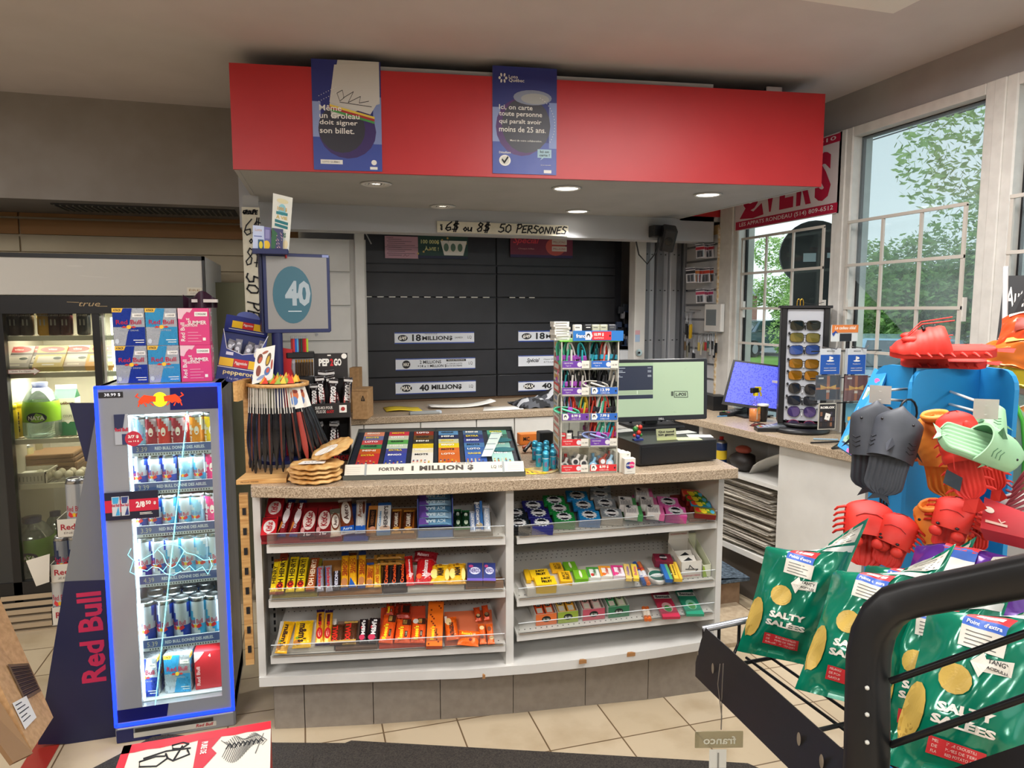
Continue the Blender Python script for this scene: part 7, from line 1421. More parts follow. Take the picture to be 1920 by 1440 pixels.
# spray bottle
c0=rc(1415,790); t=thing('spray_bottle','clear spray bottle with orange liquid and a yellow and black trigger head','bottle',c0)
zb=lambda py:on(1415,py,y=c0.y).z-ZR
H_=zb(720); g=G(); h2=zb(742)
g.lathe([(.001,0),(.03,0),(.034,.006),(.034,h2*.55),(.028,h2*.75),(.014,h2*.97),(.014,h2)],PLAS,20); g.build('bottle_body',t,True)
g=G(); g.lathe([(.001,.004),(.031,.004),(.031,h2*.5),(.001,h2*.5)],mat('#e8862c',.3),20); g.rect(lambda p:(.0345*math.sin(p[0]/.0345),-.0345*math.cos(p[0]/.0345),p[1]),-.012,h2*.1,.03,h2*.55,mat('#e8e4d0'),.0005); g.rect(lambda p:(.0345*math.sin(p[0]/.0345),-.0345*math.cos(p[0]/.0345),p[1]),-.008,h2*.42,.028,h2*.58,mat('#e8cc30'),.001); g.text(lambda p:(.0345*math.sin(p[0]/.0345),-.0345*math.cos(p[0]/.0345),p[1]),'spray 9',.01,h2*.3,.028,.01,mat('#5c5448')); g.build('liquid_and_label',t,True,label='orange liquid with label')
g=G(); g.cyl((0,0,h2),(0,0,h2+.018),.015,mat('#e8d020',.4),14); g.box((-.034,-.012,h2+.016),(.018,.012,h2+.045),BLK,.007); g.prism([(.0,-.01),(.03,-.01),(.03,.01),(.0,.01)],h2+.03,h2+.05,mat('#e8d020',.4)); g.tube([(.022,0,h2+.03),(.034,0,h2+.01),(.036,0,h2-.004)],.005,mat('#e8d020',.4),6); g.build('trigger_head',t,True,label='yellow and black trigger head')
g=G(); c1=rc(1438,792)+V((0,.04,0)); g.lathe([(.001,0),(.022,0),(.03,.085),(.0305,.09)],mat('#1c1c20',.4),20); g.lathe([(.0315,.088),(.033,.092),(.031,.1),(.001,.102)],mat('#e8e8e4',.4),20); o=g.build('coffee_cup'); o.location=c1; tag(o,'black takeaway cup with white lid behind the spray bottle','cup')
def terminal(px,py,rz,lab,c='#26272c',s=1.0):
 c0=rc(px,py); t=thing('payment_terminal',lab,'payment terminal',c0,(0,0,R(rz)))
 g=G(); g.T=lambda p:(p[0]*s,p[1]*s,p[2]*s); n=8
 g.grid(lambda a,b:(-.09+.18*a,-.035+.07*b,.02+.025*a**1.5+.004*math.sin(b*math.pi)),10,6,mat(c,.3)); g.prism([(-.09,-.035),(.09,-.035),(.09,.035),(-.09,.035)],0,.02,mat('#17181c',.4)); g.add([(-.09,-.035,.02)]+[(-.09+.18*k/10,-.035,.02+.025*(k/10)**1.5)for k in range(1,11)]+[(.09,-.035,.02)],[tuple(range(12))[::-1]],mat(c,.3)); g.add([(-.09+.18*k/10,.035,.02+.025*(k/10)**1.5)for k in range(0,11)]+[(.09,.035,.02)],[tuple(range(12))],mat(c,.3)); g.box((.088,-.035,.015),(.09,.035,.045),mat(c,.3)); g.build('body',t,True)
 g=G();
 for i in range(4):
  for j in range(3):x=-.075+i*.02; g.box((x*s,(-.022+j*.018)*s,.021),((x+.014)*s,(-.012+j*.018)*s,(.024+.025*((x+.09)/.18)**1.5)*s+.001),mat('#b8bcc4' if i else['#c03030','#d8b030','#30a040'][j],.4),.001)
 g.build('keypad',t,True); g=G(); g.grid(lambda a,b:((.02+.055*a)*s,(-.025+.05*b)*s,(.0225+.025*((.11+.055*a)/.18)**1.5+.004)*s),4,1,mat('#8a9698',.15)); g.build('screen',t,True)
terminal(1377,778,14,'dark payment terminal left of the spray bottle'); terminal(1450,808,-20,'grey payment terminal in front of the sunglasses stand','#6a6e74')
g=G(); a=rc(1408,799); g.tube([a,a+V((.04,-.01,.012)),a+V((.09,-.03,.006))],.004,mat('#502024'),6); g.box((a.x-.0,a.y-.02,ZR),(a.x+.05,a.y+.0,ZR+.012),mat('#6a2a28',.5),.003); g.tube([a+V((.0,.01,.0)),a+V((.03,.0,.02)),a+V((.07,-.02,.01))],.003,BLK,6); tag(g.build('eyeglasses_case'),'dark red folded glasses lying left of the grey payment terminal','glasses')
g=G(); a=rc(1525,825); g.cyl(a+V((0,0,.005)),a+V((.1,-.05,.005)),.004,mat('#a8c8e0',.2),8); tag(g.build('pen'),'pale blue pen on the window counter edge','pen')
g=G(); a=rc(1345,782); g.cyl(a+V((0,0,.004)),a+V((.07,.0,.004)),.003,mat('#3888c0',.3),8); tag(g.build('pen'),'blue pen lying beside the dark payment terminal','pen')
# ================================================================ tall drinks cooler on the left
YC=3.9; t=thing('drinks_cooler','tall white and black glass door drinks cooler under a blank header panel','refrigerator',(-1.4,4.2,0))
xR=on(388,556,y=YC).x; xL=-3.2; zT=on(200,478,y=YC).z; zH=on(200,556,y=YC).z; zW=on(100,588,y=YC).z; zB=.24; xd=on(187,800,y=YC).x; xd2=on(198,800,y=YC).x; xl0=-1.345
CW=mat('#bcb9b2',.4); CI=mat('#b4b0a4',.5); CK=mat('#121214',.35)
g=G(); g.box((xR-.03,YC+.0015,.101),(xR,4.621,zT-.0012),mat('#c4c6c8',.35)); g.box((xL,4.58,.1),(xR-.031,4.62,zT),CW); g.box((xL,YC,zH),(xR-.031,4.579,zT),CW); g.box((xL,YC,.1),(xL+.03,4.6,zT),CW)
g.box((xL,YC+.021,zB-.12),(xR-.031,4.52,zB),CI); g.box((xL,4.52,zB),(xR-.03,4.58,zH),CI); g.box((xR-.09,YC+.06,zB),(xR-.03,4.58,zH),CI); g.box((-1.4,YC+.06,zB),(-1.375,4.58,zH),CI)
for k in range(40):g.box((-1.374,YC+.09,zB+.05+k*.034),(-1.372,YC+.1,zB+.062+k*.034),INK)
g.build('cabinet_body',t)
g=G(); g.box((xL,YC-.03,zH+.006),(xR-.012,YC,zT-.02),mat('#c2bfb8',.25),.002); hd=g.build('header_panel',t,label='blank pale header panel')
g=G(); g.box((xL,YC-.035,zT-.02),(xR-.002,YC,zT),CK); g.box((xR-.014,YC-.035,zH),(xR-.002,YC,zT),CK); g.build('header_trim',t)
g=G(); F=frame((on(353,553,y=YC).x,YC-.0305,on(353,553,y=YC).z),(1,0,0),(0,0,1)); g.rect(F,0,0,.068,.036,mat('#d4cdbc'),.001); g.text(F,'ÈRE',.034,.024,.05,.012,mat('#a88858'),e=.002); g.text(F,'ENERGIE',.034,.008,.04,.005,mat('#8a8a88'),e=.002); g.build('sticker',hd)
g=G(); g.box((xL,YC-.03,zW),(xR-.002,YC+.03,zH),CK); F=frame((on(130,575,y=YC).x,YC-.031,on(130,575,y=YC).z),(1,0,0),(0,0,1)); SC_=mat('#b8a078',.3,.5); g.text(F,'true',.095,.012,.09,.02,SC_,.0,.3); g.strokes(F,[[(0,.022),(.05,.02)],[(.13,.002),(.17,.002)]],SC_,.002)
for a,b in((xd,xd2),(xl0-.03,xl0),(xR-.05,xR-.002)):g.box((a-.0,YC-.025,zB-.1),(b+.006,YC+.02,zW),CK)
g.box((xL,YC-.025,.1),(xR-.002,YC+.02,zB+.01),CK); g.box((xd2+.01,YC,zB),(xd2+.02,YC+.03,zW),mat('#d8d6cc',.3)); g.box((xL,YC-.02,zB+.01),(xl0-.03,YC-.005,zW),mat('#2c2f30',.15)); g.build('door_frame',t,label='black sliding door frame')
g=G(); g.box((xl0,YC-.008,zB),(xd,YC-.004,zW),clear('cooler_glass','#e4e6e0',.04)); g.box((xd2,YC+.01,zB),(xR-.05,YC+.014,zW),GLASS); g.build('glass_door',t)
F=frame((on(16,705,y=YC-.01).x,YC-.012,on(16,705,y=YC-.01).z),(1,0,0),(0,0,1)); g=G(); g.poly(F,[(0,.01),(.105,.01),(.105,.0),(.135,.02),(.105,.04),(.105,.03),(0,.03)],mat('#8a3440'),.0); g.poly(F,[(.002,.012),(.107,.012),(.107,.004),(.131,.02),(.107,.036),(.107,.028),(.002,.028)],mat('#c8c4b8'),.001); g.text(F,'Slide To Open',.055,.02,.08,.01,mat('#5c3030'),e=.002); g.build('door_sticker',t,label='arrow sticker reading Slide To Open')
SH=[on(100,y,y=YC+.05).z for y in(634,703,826,910)]+[zB]
g=G()
for z in SH[:4]:
 g.box((-1.372,YC+.045,z-.012),(xR-.1,YC+.055,z+.012),mat('#cfc9b4',.4)); g.box((-1.372,4.5,z-.01),(xR-.1,4.51,z),CI)
 for k in range(36):g.box((-1.37+k*.024,YC+.05,z-.004),(-1.366+k*.024,4.5,z),mat('#cfc9b4',.4))
 g.box((-1.372,YC+.2,z-.008),(xR-.1,YC+.206,z-.002),CI)
g.build('wire_shelf',t,label='cream wire shelves')
g=G(); g.box((xd2+.03,YC+.08,zB+.1),(xd2+.045,YC+.095,zW-.02),mat('#fff2d8',.3,0,3)); g.build('light_tube',t,label='lit white tube')
area('cooler_light',(-1.15,YC+.25,zW-.01),.5,.3,10,col=(1,.93,.8)); area('cooler_light',(-1.15,YC+.2,SH[1]-.02),.4,.3,8,col=(1,.93,.8))
# base grille
g=G(); gx0=on(5,1100,y=YC).x; gx1=on(112,1100,y=YC).x+.2
for k in range(6):z=.19-k*.036; g.add([(gx0,YC-.03,z-.022),(gx1,YC-.03,z-.022),(gx1,YC-.005,z),(gx0,YC-.005,z)],[(0,1,2,3)],mat('#b4a084',.6)); g.box((gx0,YC-.034,z-.026),(gx1,YC-.028,z-.004),mat('#b4a084',.6)); g.add([(gx0,YC-.03,z-.022),(gx1,YC-.03,z-.022),(gx1,YC-.005,z-.026),(gx0,YC-.005,z-.026)],[(3,2,1,0)],mat('#6a5c4c',.6))
g.build('base_grille',t,label='beige louvred base grille')
g=G(); g.box((xL+.05,YC+.03,0),(xR-.03,4.55,.1),CK); g.build('plinth',t)
def bottle(px,py,zs,r,h,prof,bands,name,lab,cat,prn=None,y=YC+.12,grp=None):
 p=on(px,py,y=y); g=G(); g.lathe([(a*r,b*h)for a,b in prof],bands[0],20,bands=bands)
 if prn:prn(g,lambda q:(r*1.015*math.sin(q[0]/r),-r*1.015*math.cos(q[0]/r)-q[2],q[1]))
 o=g.build(name); o.location=(p.x,y,zs+.001); return tag(o,lab,cat,grp)
GP=[(.9,0),(1,.04),(1,.5),(.98,.6),(.45,.78),(.38,.8),(.38,.97),(.4,1.0),(.001,1.0)]
for k,(px,c1,c2,nm)in enumerate(((28,'#2c2020','#3c3030','dark'),(52,'#3a3430','#8a8478','grey'),(84,'#b88c1c','#8a2018','yellow and red'),(104,'#3a1c1c','#5c2020','dark red'),(125,'#3c1414','#6a1c1c','wine red'),(158,'#202428','#a8a8a4','black labelled'),(8,'#20242c','#4c5058','blue black'))):
 m1=mat(c1,.15); m2=mat(c2,.3)
 bottle(px,620,SH[0]+.01,.031,.22,GP,[m1,m1,m2,m1,m1,m1,m1,m1],'soda_bottle',nm+' soda bottle on the top shelf of the tall cooler','bottle',lambda g,F:(g.rect(F,-.03,.04,.03,.11,mat('#2a2626'),.0),g.text(F,'JONES',0,.098,.05,.012,mat('#b8b4ac'),.03,e=.001),g.rect(F,-.012,.05,.012,.08,mat('#9a968c'),.001)),grp='soda bottles')
for k,(px,w_,c)in enumerate(((24,.13,'#a8a09a'),(48,.08,'#6a6660'),(80,.13,'#c0a860'),(122,.13,'#b8a89c'),(170,.13,'#d8a050'))):
 p=on(px,702,y=YC+.07); g=carton(w_,.16,.03,c,[('e',.5,.82,.42,.14,'#a83030'),('t','viau',.5,.82,.3,.08,'#e8d8d0'),('r',.0,.58,1,.66,'#3a3230'),('r',.1,.2,.9,.5,'#c8c0b4'),('e',.75,.4,.14,.06,'#2c3a30'),('r',.3,.08,.7,.14,'#d8d0c0')],c); o=g.build('cold_cut_pack'); orient(o,V((p.x+.01*k,YC+.09+.012*(k%2),SH[1]+.014)),V((1,.0,0)),V((.12,.7,.55))); tag(o,['grey cold cut pack leaning at the left on the second cooler shelf','dark narrow cold cut pack on the second cooler shelf','yellowish cold cut pack on the second cooler shelf','pinkish cold cut pack on the second cooler shelf','orange cold cut pack on the second cooler shelf by the door frame'][k],'food pack','cold cut packs')
CP=[(.9,0),(1,.04),(1,.9),(.9,.97),(.85,1),(.001,.985)]
for k,(px,dy)in enumerate(((20,0),(37,.07))):
 m1=mat('#d8b818',.3); bottle(px,800,SH[2]+.01,.032,.17,[(.9,0),(1,.03),(1,.78),(.85,.84),(.85,.86),(.95,.87),(.95,1),(.001,1)],[m1,m1,m1,m1,mat('#e0c820',.3),mat('#e8d028',.3),m1],'sports_drink','yellow sports drink bottle with black vertical letters, '+('front left' if k==0 else 'behind the front one'),'bottle',lambda g,F:g.text(F,'PRIME',0,.075,.1,.022,INK,.04,e=.001,rot=R(-90)),y=YC+.1+dy,grp='yellow sports drinks')
JP=[(.85,0),(1,.04),(1,.3),(1,.55),(.93,.66),(.62,.84),(.42,.9),(.4,.91),(.42,.99),(.001,1)]
JG=clear('jug_plastic','#c8d8d4',.2,.25,'#98a8a8'); GRNL=mat('#86b824',.4); CAPB=mat('#24325c',.35)
def naya(g,F):g.ell(F,0,.105,.045,.026,mat('#141c38'),.001,24); g.text(F,'NAYA',0,.105,.07,.02,PAPER,.03,e=.002)
bottle(80,800,SH[2]+.01,.082,.275,JP,[JG,JG,GRNL,GRNL,JG,JG,CAPB,CAPB,CAPB],'water_jug','big clear water jug with lime green label and blue cap on the third cooler shelf','water jug',naya)
bottle(62,1000,SH[4]+.0,.1,.29,JP,[JG,JG,mat('#5a8a1c',.4),mat('#5a8a1c',.4),JG,JG,CAPB,CAPB,CAPB],'water_jug','big clear water jug with darker green label on the cooler floor','water jug',naya,y=YC+.14)
bottle(106,1000,SH[4]+.0,.06,.27,JP,[JG,JG,mat('#5a8a1c',.4),mat('#5a8a1c',.4),JG,JG,CAPB,CAPB,CAPB],'water_jug','green labelled water jug behind the one on the cooler floor','water jug',None,y=YC+.3)
p=on(130,815,y=YC+.2); g=G(); g.box((-.048,-.048,0),(.048,.048,.19),mat('#d8d4c4',.5)); g.add([(-.048,-.048,.19),(.048,-.048,.19),(.048,.048,.19),(-.048,.048,.19),(-.048,0,.235),(.048,0,.235)],[(0,1,5,4),(2,3,4,5),(1,2,5),(3,0,4)],mat('#2c6a4c',.5)); g.box((-.048,-.002,.233),(.048,.002,.255),mat('#d8d4c4',.5))
F=frame((-.048,-.0485,0),(1,0,0),(0,0,1)); g.rect(F,0,0,.096,.07,mat('#2c7a54')); g.rect(F,.0,.12,.03,.16,mat('#2c7a54')); g.text(F,'Québon',.05,.165,.08,.018,mat('#5c2c28'),.03); g.text(F,'2%',.02,.14,.02,.02,PAPER,.03,e=.002); g.text(F,'COUPE',.06,.1,.04,.012,INK); g.poly(F,[(.04,.08),(.06,.06),(.08,.08)],PAPER,.001); o=g.build('milk_carton'); o.location=(p.x,YC+.2,SH[2]+.006); tag(o,'green and cream milk carton on the third cooler shelf','milk carton')
bottle(52,890,SH[3]+.01,.034,.16,CP,[mat('#c8c090',.3),mat('#c8c090',.3),METAL,METAL,METAL],'drink_can','cream can with red script on the fourth cooler shelf','can',lambda g,F:(g.rect(F,-.03,.0,.03,.05,mat('#3a4a34'),0),g.text(F,'Molson',0,.08,.05,.02,mat('#a82c24'),.03,.2,e=.001)),y=YC+.3)
bottle(70,884,SH[3]+.01,.034,.16,CP,[mat('#8a8468',.3),mat('#8a8468',.3),METAL,METAL,METAL],'drink_can','dim can standing behind the cream can on the fourth cooler shelf','can',None,y=YC+.42)
for k in range(5):p=on(100,900,y=YC+.36); g=G(); g.box((-.13,-.12,0),(.14,.1,.022),mat(['#8a6a4c','#7a5c44'][k%2],.4),.01); o=g.build('meat_pack'); o.location=(p.x+.01*math.sin(k),YC+.36,SH[3]+.005+k*.0235); tag(o,'flat brown vacuum pack in the stack on the fourth cooler shelf','meat pack','flat brown packs')
p=on(48,900,y=YC+.12); g=G(); w_=.3
for a,b in(((-.13,-.08,0),(.13,.12,.004)),((-.135,-.085,0),(.135,-.08,.055)),((-.135,.12,0),(.135,.125,.055)),((-.135,-.085,0),(-.13,.125,.055)),((.13,-.085,0),(.135,.125,.055))):g.box(a,b,mat('#cfcabb',.5))
g.box((-.145,-.095,.05),(.145,-.085,.06),mat('#dad6c8',.5)); g.box((-.145,.125,.05),(.145,.135,.06),mat('#dad6c8',.5)); g.box((-.145,-.095,.05),(-.135,.135,.06),mat('#dad6c8',.5)); g.box((.135,-.095,.05),(.145,.135,.06),mat('#dad6c8',.5))
for k in range(12):g.box((-.12+k*.021,-.0855,.015),(-.114+k*.021,-.0845,.04),mat('#8a8678'))
g.box((-.12,-.07,.004),(.1,.1,.04),mat('#d4d0c4',.6)); o=g.build('plastic_basket'); o.location=(p.x,YC+.14,SH[3]+.006); o.scale=(.75,.8,1); tag(o,'white plastic basket at the left front of the fourth cooler shelf','basket')
p=on(112,905,y=YC+.12); g=G(); g.box((-.12,-.06,0),(.14,.1,.012),PLAS,.003)
for k in range(10):g.ico((-.1+(k%5)*.048,-.03+.06*(k//5),.03),.02,mat('#cfc8b4',.5),2,(1,1,1.2))
o=g.build('egg_tray'); o.location=(p.x,YC+.15,SH[3]+.006); tag(o,'clear egg tray beside the white basket on the fourth cooler shelf','egg tray')
bottle(120,1000,SH[4],.034,.2,[(.9,0),(1,.05),(1,.6),(.4,.85),(.4,1),(.001,1)],[mat('#a85c38',.2),mat('#b86a44',.2),mat('#8a4c34',.2),mat('#d85820',.3),mat('#d85820',.3)],'juice_bottle','orange capped juice bottle behind the tall silver can','bottle',None,y=YC-.1+.2)
# stacked energy drink rack between the coolers
def can_geo(r,h,kind):
 """slim drink can; kind = colour scheme"""
 A_,B_,C_={'blue':('#1c3a9c','#c4ccd8','#b02048'),'sugarfree':('#3ca0d0','#c8d2dc','#b02048'),'red':('#c83028','#c8c8cc','#f0e0d8'),'crimson':('#9c2430','#c0a8ac','#f0e0e0'),'amber':('#e88c1c','#d8ccb0','#f8f0e0'),'yellow':('#e8c020','#d8ccb0','#f8f0e0'),'pink':('#e83c80','#d8ccd4','#f8f0f4'),'ice':('#8cc0dc','#d0dae2','#3c78b0'),'silver':('#a4a8ac','#b8bcc0','#a84050'),'navy':('#243050','#8a9098','#b02048')}[kind]
 a,b=mat(A_,.25,.2),mat(B_,.3,.5); g=G()
 def mf(u,v):
  if kind in('blue','sugarfree','navy'):
   q=(u*4+(v-.5)*.9)%2; return(a if(q<1)==(v>.42)else b)
  if kind=='silver':return b if v>.35 else a
  q=(u*3+v*1.2)%1; return a if(v<.62 or q<.55)else b
 g.grid(lambda u,v:(r*math.cos(u*2*math.pi),r*math.sin(u*2*math.pi),h*.05+v*h*.86),24,12,a,mf)
 g.lathe([(r*.82,0),(r,h*.05)],METAL,24); g.lathe([(r,h*.91),(r*.86,h*.97),(r*.86,h),(r*.8,h),(r*.76,h*.975),(.001,h*.975)],METAL,24)
 g.ell(lambda p:p,0,r*.2,r*.25,r*.35,mat('#8a8c90',.3,.8),h*.976,10)
 F=lambda q:(r*1.012*math.sin(q[0]/r),-(r*1.012+q[2])*math.cos(q[0]/r),q[1])
 if kind in('blue','sugarfree','silver','navy','ice'):
  g.text(F,'Red Bull',0,h*.47,r*1.7,h*.1,mat(C_,.3),.015,e=.0002); g.ell(F,0,h*.36,r*.2,r*.2,mat('#e8b828',.3),.0002,12)
  for s_ in(-1,1):g.poly(F,[(s_*r*.1,h*.37),(s_*r*.55,h*.42),(s_*r*.75,h*.35),(s_*r*.4,h*.31),(s_*r*.15,h*.32)],mat('#c82c34',.3),.0004)
 else:
  g.text(F,'Red Bull',-r*.5,h*.4,h*.5,r*.45,mat(C_,.3),.03,e=.0003,rot=R(90)); g.ell(F,r*.4,h*.55,r*.3,h*.12,mat('#e8d8c8',.3),.0002,12)
 return g
CANS={}
def can(kind,loc,lab,grp,big=False,rz=0):
 k=(kind,big)
 if k not in CANS:CANS[k]=can_geo(.031 if big else .0262,.17 if big else .134,kind).build('drink_can'); o=CANS[k]
 else:o=CANS[k].copy(); COL.objects.link(o)
 o.location=loc; o.rotation_euler=(0,0,rz); return tag(o,lab,'can',grp)
YS=3.1
def sx(px,py):return on(px,py,y=YS)
t=thing('can_rack','white tiered cardboard rack of energy drink cans between the two coolers','display rack',sx(140,1180))
tiers=[(107,975,1007),(95,1060,1092),(98,1140,1172)]
for i,(px,py0,py1)in enumerate(tiers):
 a=sx(px,py1); b=sx(px,py0); g=G(); x1=a.x+.24; g.box((a.x,YS,a.z),(x1,YS+.003,b.z),mat('#d8d2c4',.6)); g.box((a.x,YS,a.z),(a.x+.003,YS+.2,b.z),mat('#c0baac',.6)); g.box((a.x,YS,a.z-.003),(x1,YS+.2,a.z),mat('#c0baac',.6))
 F=frame((a.x,YS-.0005,a.z),(1,0,0),(0,0,1)); hh=b.z-a.z; g.text(F,'Red Bull',.07,hh*.55,.11,hh*.34,mat('#a82030'),.02,e=.001); g.text(F,'ENERGY' if i==0 else 'ZERO',.06,hh*.2,.07,hh*.12,mat('#8a8078'),e=.001); g.build('tray',t)
g=G(); a=sx(120,1180); g.cyl((a.x+.04,YS+.1,0),(a.x+.04,YS+.1,sx(110,960).z),.006,mat('#8a8a8c',.3,1),8); g.cyl((a.x+.12,YS+.15,0),(a.x+.12,YS+.15,sx(110,960).z),.006,mat('#8a8a8c',.3,1),8); g.build('upright_rod',t)
for k in range(3):
 a=sx(139+k*24,975); can('silver',(a.x,YS+.04+.0*k,sx(110,1006).z+.001),'silver energy drink can in the top tray of the white rack','silver cans in the white rack',True); CANS[('silver',True)].scale=(1.1,1.1,1.3)if k==0 else CANS[('silver',True)].scale
for k in range(3):
 a=sx(114+k*24,1060); can('navy',(a.x,YS+.04,sx(100,1090).z+.001),'dark blue energy drink can in the middle tray of the white rack','dark cans in the white rack',True)
for k in range(2):
 a=sx(112+k*24,1140); can('silver',(a.x,YS+.04,sx(100,1171).z+.001),'silver energy drink can in the lowest tray of the white rack','silver cans, lowest tray',True)
g=G(); P4=[sx(54,1047),sx(73,1094),sx(97,1086),sx(98,1034)]; g.add([p+V((0,-.03,0))for p in P4]+[p+V((0,-.027,0))for p in P4],[(0,1,2,3),(7,6,5,4),(0,4,5,1),(1,5,6,2),(2,6,7,3),(3,7,4,0)],mat('#d8d2c4',.6)); tag(g.build('paper_flap'),'blank white folded card sticking out left of the white can rack','card')
# ================================================================ slim branded cooler with blue light border
X0,X1,YF,ZTOP=-.69,-.28,2.74,1.305; DEP=.42
t=thing('energy_drink_cooler','slim grey energy drink cooler with glowing blue border and cans inside','refrigerator',((X0+X1)/2,YF+.2,0))
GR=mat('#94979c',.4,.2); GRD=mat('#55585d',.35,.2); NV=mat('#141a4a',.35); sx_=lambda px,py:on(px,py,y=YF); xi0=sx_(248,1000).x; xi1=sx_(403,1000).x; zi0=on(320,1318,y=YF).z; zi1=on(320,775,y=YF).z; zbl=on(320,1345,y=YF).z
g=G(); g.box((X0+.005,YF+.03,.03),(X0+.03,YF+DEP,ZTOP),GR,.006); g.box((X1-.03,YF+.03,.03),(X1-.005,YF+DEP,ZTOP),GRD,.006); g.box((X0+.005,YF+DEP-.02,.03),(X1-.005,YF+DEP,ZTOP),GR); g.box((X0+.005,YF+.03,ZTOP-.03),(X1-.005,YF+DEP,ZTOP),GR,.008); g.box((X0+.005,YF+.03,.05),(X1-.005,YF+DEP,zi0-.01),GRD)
g.box((X0+.02,YF+.05,0),(X1-.02,YF+DEP-.03,.03),BLK); g.build('cabinet_body',t,label='grey cabinet body')
g=G(); IN=mat('#c8ccd4',.4); g.box((xi0-.03,YF+.04,zi0-.01),(xi0-.025,YF+DEP-.03,zi1+.06),IN); g.box((xi1+.025,YF+.04,zi0-.01),(xi1+.03,YF+DEP-.03,zi1+.06),IN); g.box((xi0-.03,YF+.3,zi0-.01),(xi1+.03,YF+.31,zi1+.06),IN); g.box((xi0-.03,YF+.04,zi0-.012),(xi1+.03,YF+.3,zi0),IN); g.build('inner_liner',t)
# door: dark grey glass frame
g=G(); DG=mat('#90939a',.2,.1,coat=.3)
for a,b in(((X0,zbl),(xi0,ZTOP)),((xi1,zbl),(X1-.004,ZTOP)),((xi0,zi1),(xi1,ZTOP)),((xi0,zbl),(xi1,zi0))):g.box((a[0],YF,a[1]),(b[0],YF+.03,b[1]),DG)
F=frame((X0,YF,0),(1,0,0),(0,0,1)); hw=X1-X0
g.poly(F,[(hw-.012,zi1+.012),(hw-.012,ZTOP-.012),(hw*.58,ZTOP-.012),(hw*.575,zi1+.012)],mat('#10145c',.3),.0008); g.poly(F,[(.01,zbl+.008),(hw*.42,zbl+.008),(hw*.44,zi0),(.01,zi0)],mat('#10145c',.3),.0008)
lx,lz=sx_(300,749).x-X0,sx_(300,749).z; YL=mat('#f8e020',.3,0,.8); RL=mat('#e8401c',.3,0,.5); g.ell(F,lx,lz,.024,.026,YL,.0012,24)
for s_ in(-1,1):
 g.poly(F,[(lx+s_*a,lz+b)for a,b in((.012,.012),(.03,.014),(.05,.018),(.062,.008),(.07,-.006),(.06,-.016),(.05,-.008),(.038,-.014),(.03,-.006),(.014,-.008))],RL,.002); g.strokes(F,[[(lx+s_*.066,lz+.008),(lx+s_*.076,lz+.014),(lx+s_*.07,lz+.022)],[(lx+s_*.05,lz-.012),(lx+s_*.045,lz-.022)],[(lx+s_*.066,lz-.01),(lx+s_*.07,lz-.022)],[(lx+s_*.03,lz-.012),(lx+s_*.022,lz-.02)]],RL,.004,.002)
g.rect(F,.012,ZTOP-.04,.088,ZTOP-.02,INK,.002); g.text(F,'38.99 $',.055,ZTOP-.03,.05,.012,mat('#e8e8f0',.5,0,.5),e=.003); g.build('door',t,label='dark grey glass door frame with a bull and sun logo')
g=G(); BL=mat('#1430ff',.3,0,3.2); bw=.009
for a,b in(((X0-.002,zbl-.006),(X0+bw,ZTOP)),((X1-.006-bw,zbl-.006),(X1-.004,ZTOP)),((X0,ZTOP-bw),(X1-.004,ZTOP+.002)),((X0,zbl-.008),(X1-.004,zbl+.004))):g.box((a[0],YF-.004,a[1]),(b[0],YF+.004,b[1]),BL)
g.build('light_border',t,label='glowing blue light border')
for q_ in((X0,(zbl+ZTOP)/2,.02,1.1),(X1-.01,(zbl+ZTOP)/2,.02,1.1)):
 pass
g=G(); g.box((xi0,YF+.012,zi0),(xi1,YF+.016,zi1),GLASS); g.build('glass_pane',t)
g=G(); g.box((xi0-.012,YF+.032,zi0+.01),(xi0+.004,YF+.045,zi1-.01),mat('#eef4ff',.3,0,5)); g.box((xi1+.004,YF+.034,zi0+.01),(xi1+.012,YF+.045,zi1-.01),mat('#eef4ff',.3,0,3));
g.build('light_strip',t,label='bright white inner light strip')
NE=mat('#8af0ff',.3,0,1.6); g=G(); p0=sx_(351,772); p1=sx_(291,1322); g.add([(p0.x-.0016,YF-.001,p0.z),(p0.x+.0016,YF-.001,p0.z),(p1.x+.0013,YF-.001,p1.z),(p1.x-.0013,YF-.001,p1.z)],[(0,3,2,1)],NE)
NB_=[[(246,1028),(240,1040),(250,1050),(262,1052),(256,1058)],[(262,1052),(275,1044),(290,1036),(296,1028),(306,1022),(322,1020),(338,1024),(350,1036),(366,1040),(382,1050),(398,1048)],[(296,1030),(306,1040),(312,1056),(322,1064),(330,1060),(336,1050),(346,1032)],[(250,1052),(244,1072),(256,1078),(262,1066),(276,1070),(286,1062),(298,1064),(306,1070),(314,1060)],[(336,1058),(346,1068),(356,1060),(366,1070),(380,1062),(390,1076),(398,1060),(392,1044)],[(300,1066),(312,1076),(326,1078),(340,1070)]]
for L_ in NB_:g.tube([(sx_(*p).x,YF-.003,sx_(*p).z)for p in L_],.0011,NE,5)
g.build('neon_outline',t,label='pale cyan outline of two charging bulls')
area('cooler_light',((xi0+xi1)/2,YF+.1,zi1+.02),.2,.1,3.5,col=(.9,.95,1))
# handle / plinth
g=G(); g.box((X0,YF-.005,.0),(X1-.002,YF+.04,zbl-.012),mat('#8a8c90',.35,.3),.008); F=frame((X0,YF-.0055,0),(1,0,0),(0,0,1)); g.poly(F,[(.004,.002),(.15,.002),(.15,.018),(.06,.018),(.06,zbl-.018),(.004,zbl-.018)],mat('#141a4a'),.001); g.rect(F,.065,zbl-.035,hw-.08,zbl-.02,mat('#2a2826'),.001); g.rect(F,.06,.014,hw-.07,zbl-.036,mat('#b8b4a8'),.0015); g.text(F,'Red Bull',hw-.11,.025,.06,.012,mat('#a82030'),.02,.2,.003); g.build('plinth_panel',t)
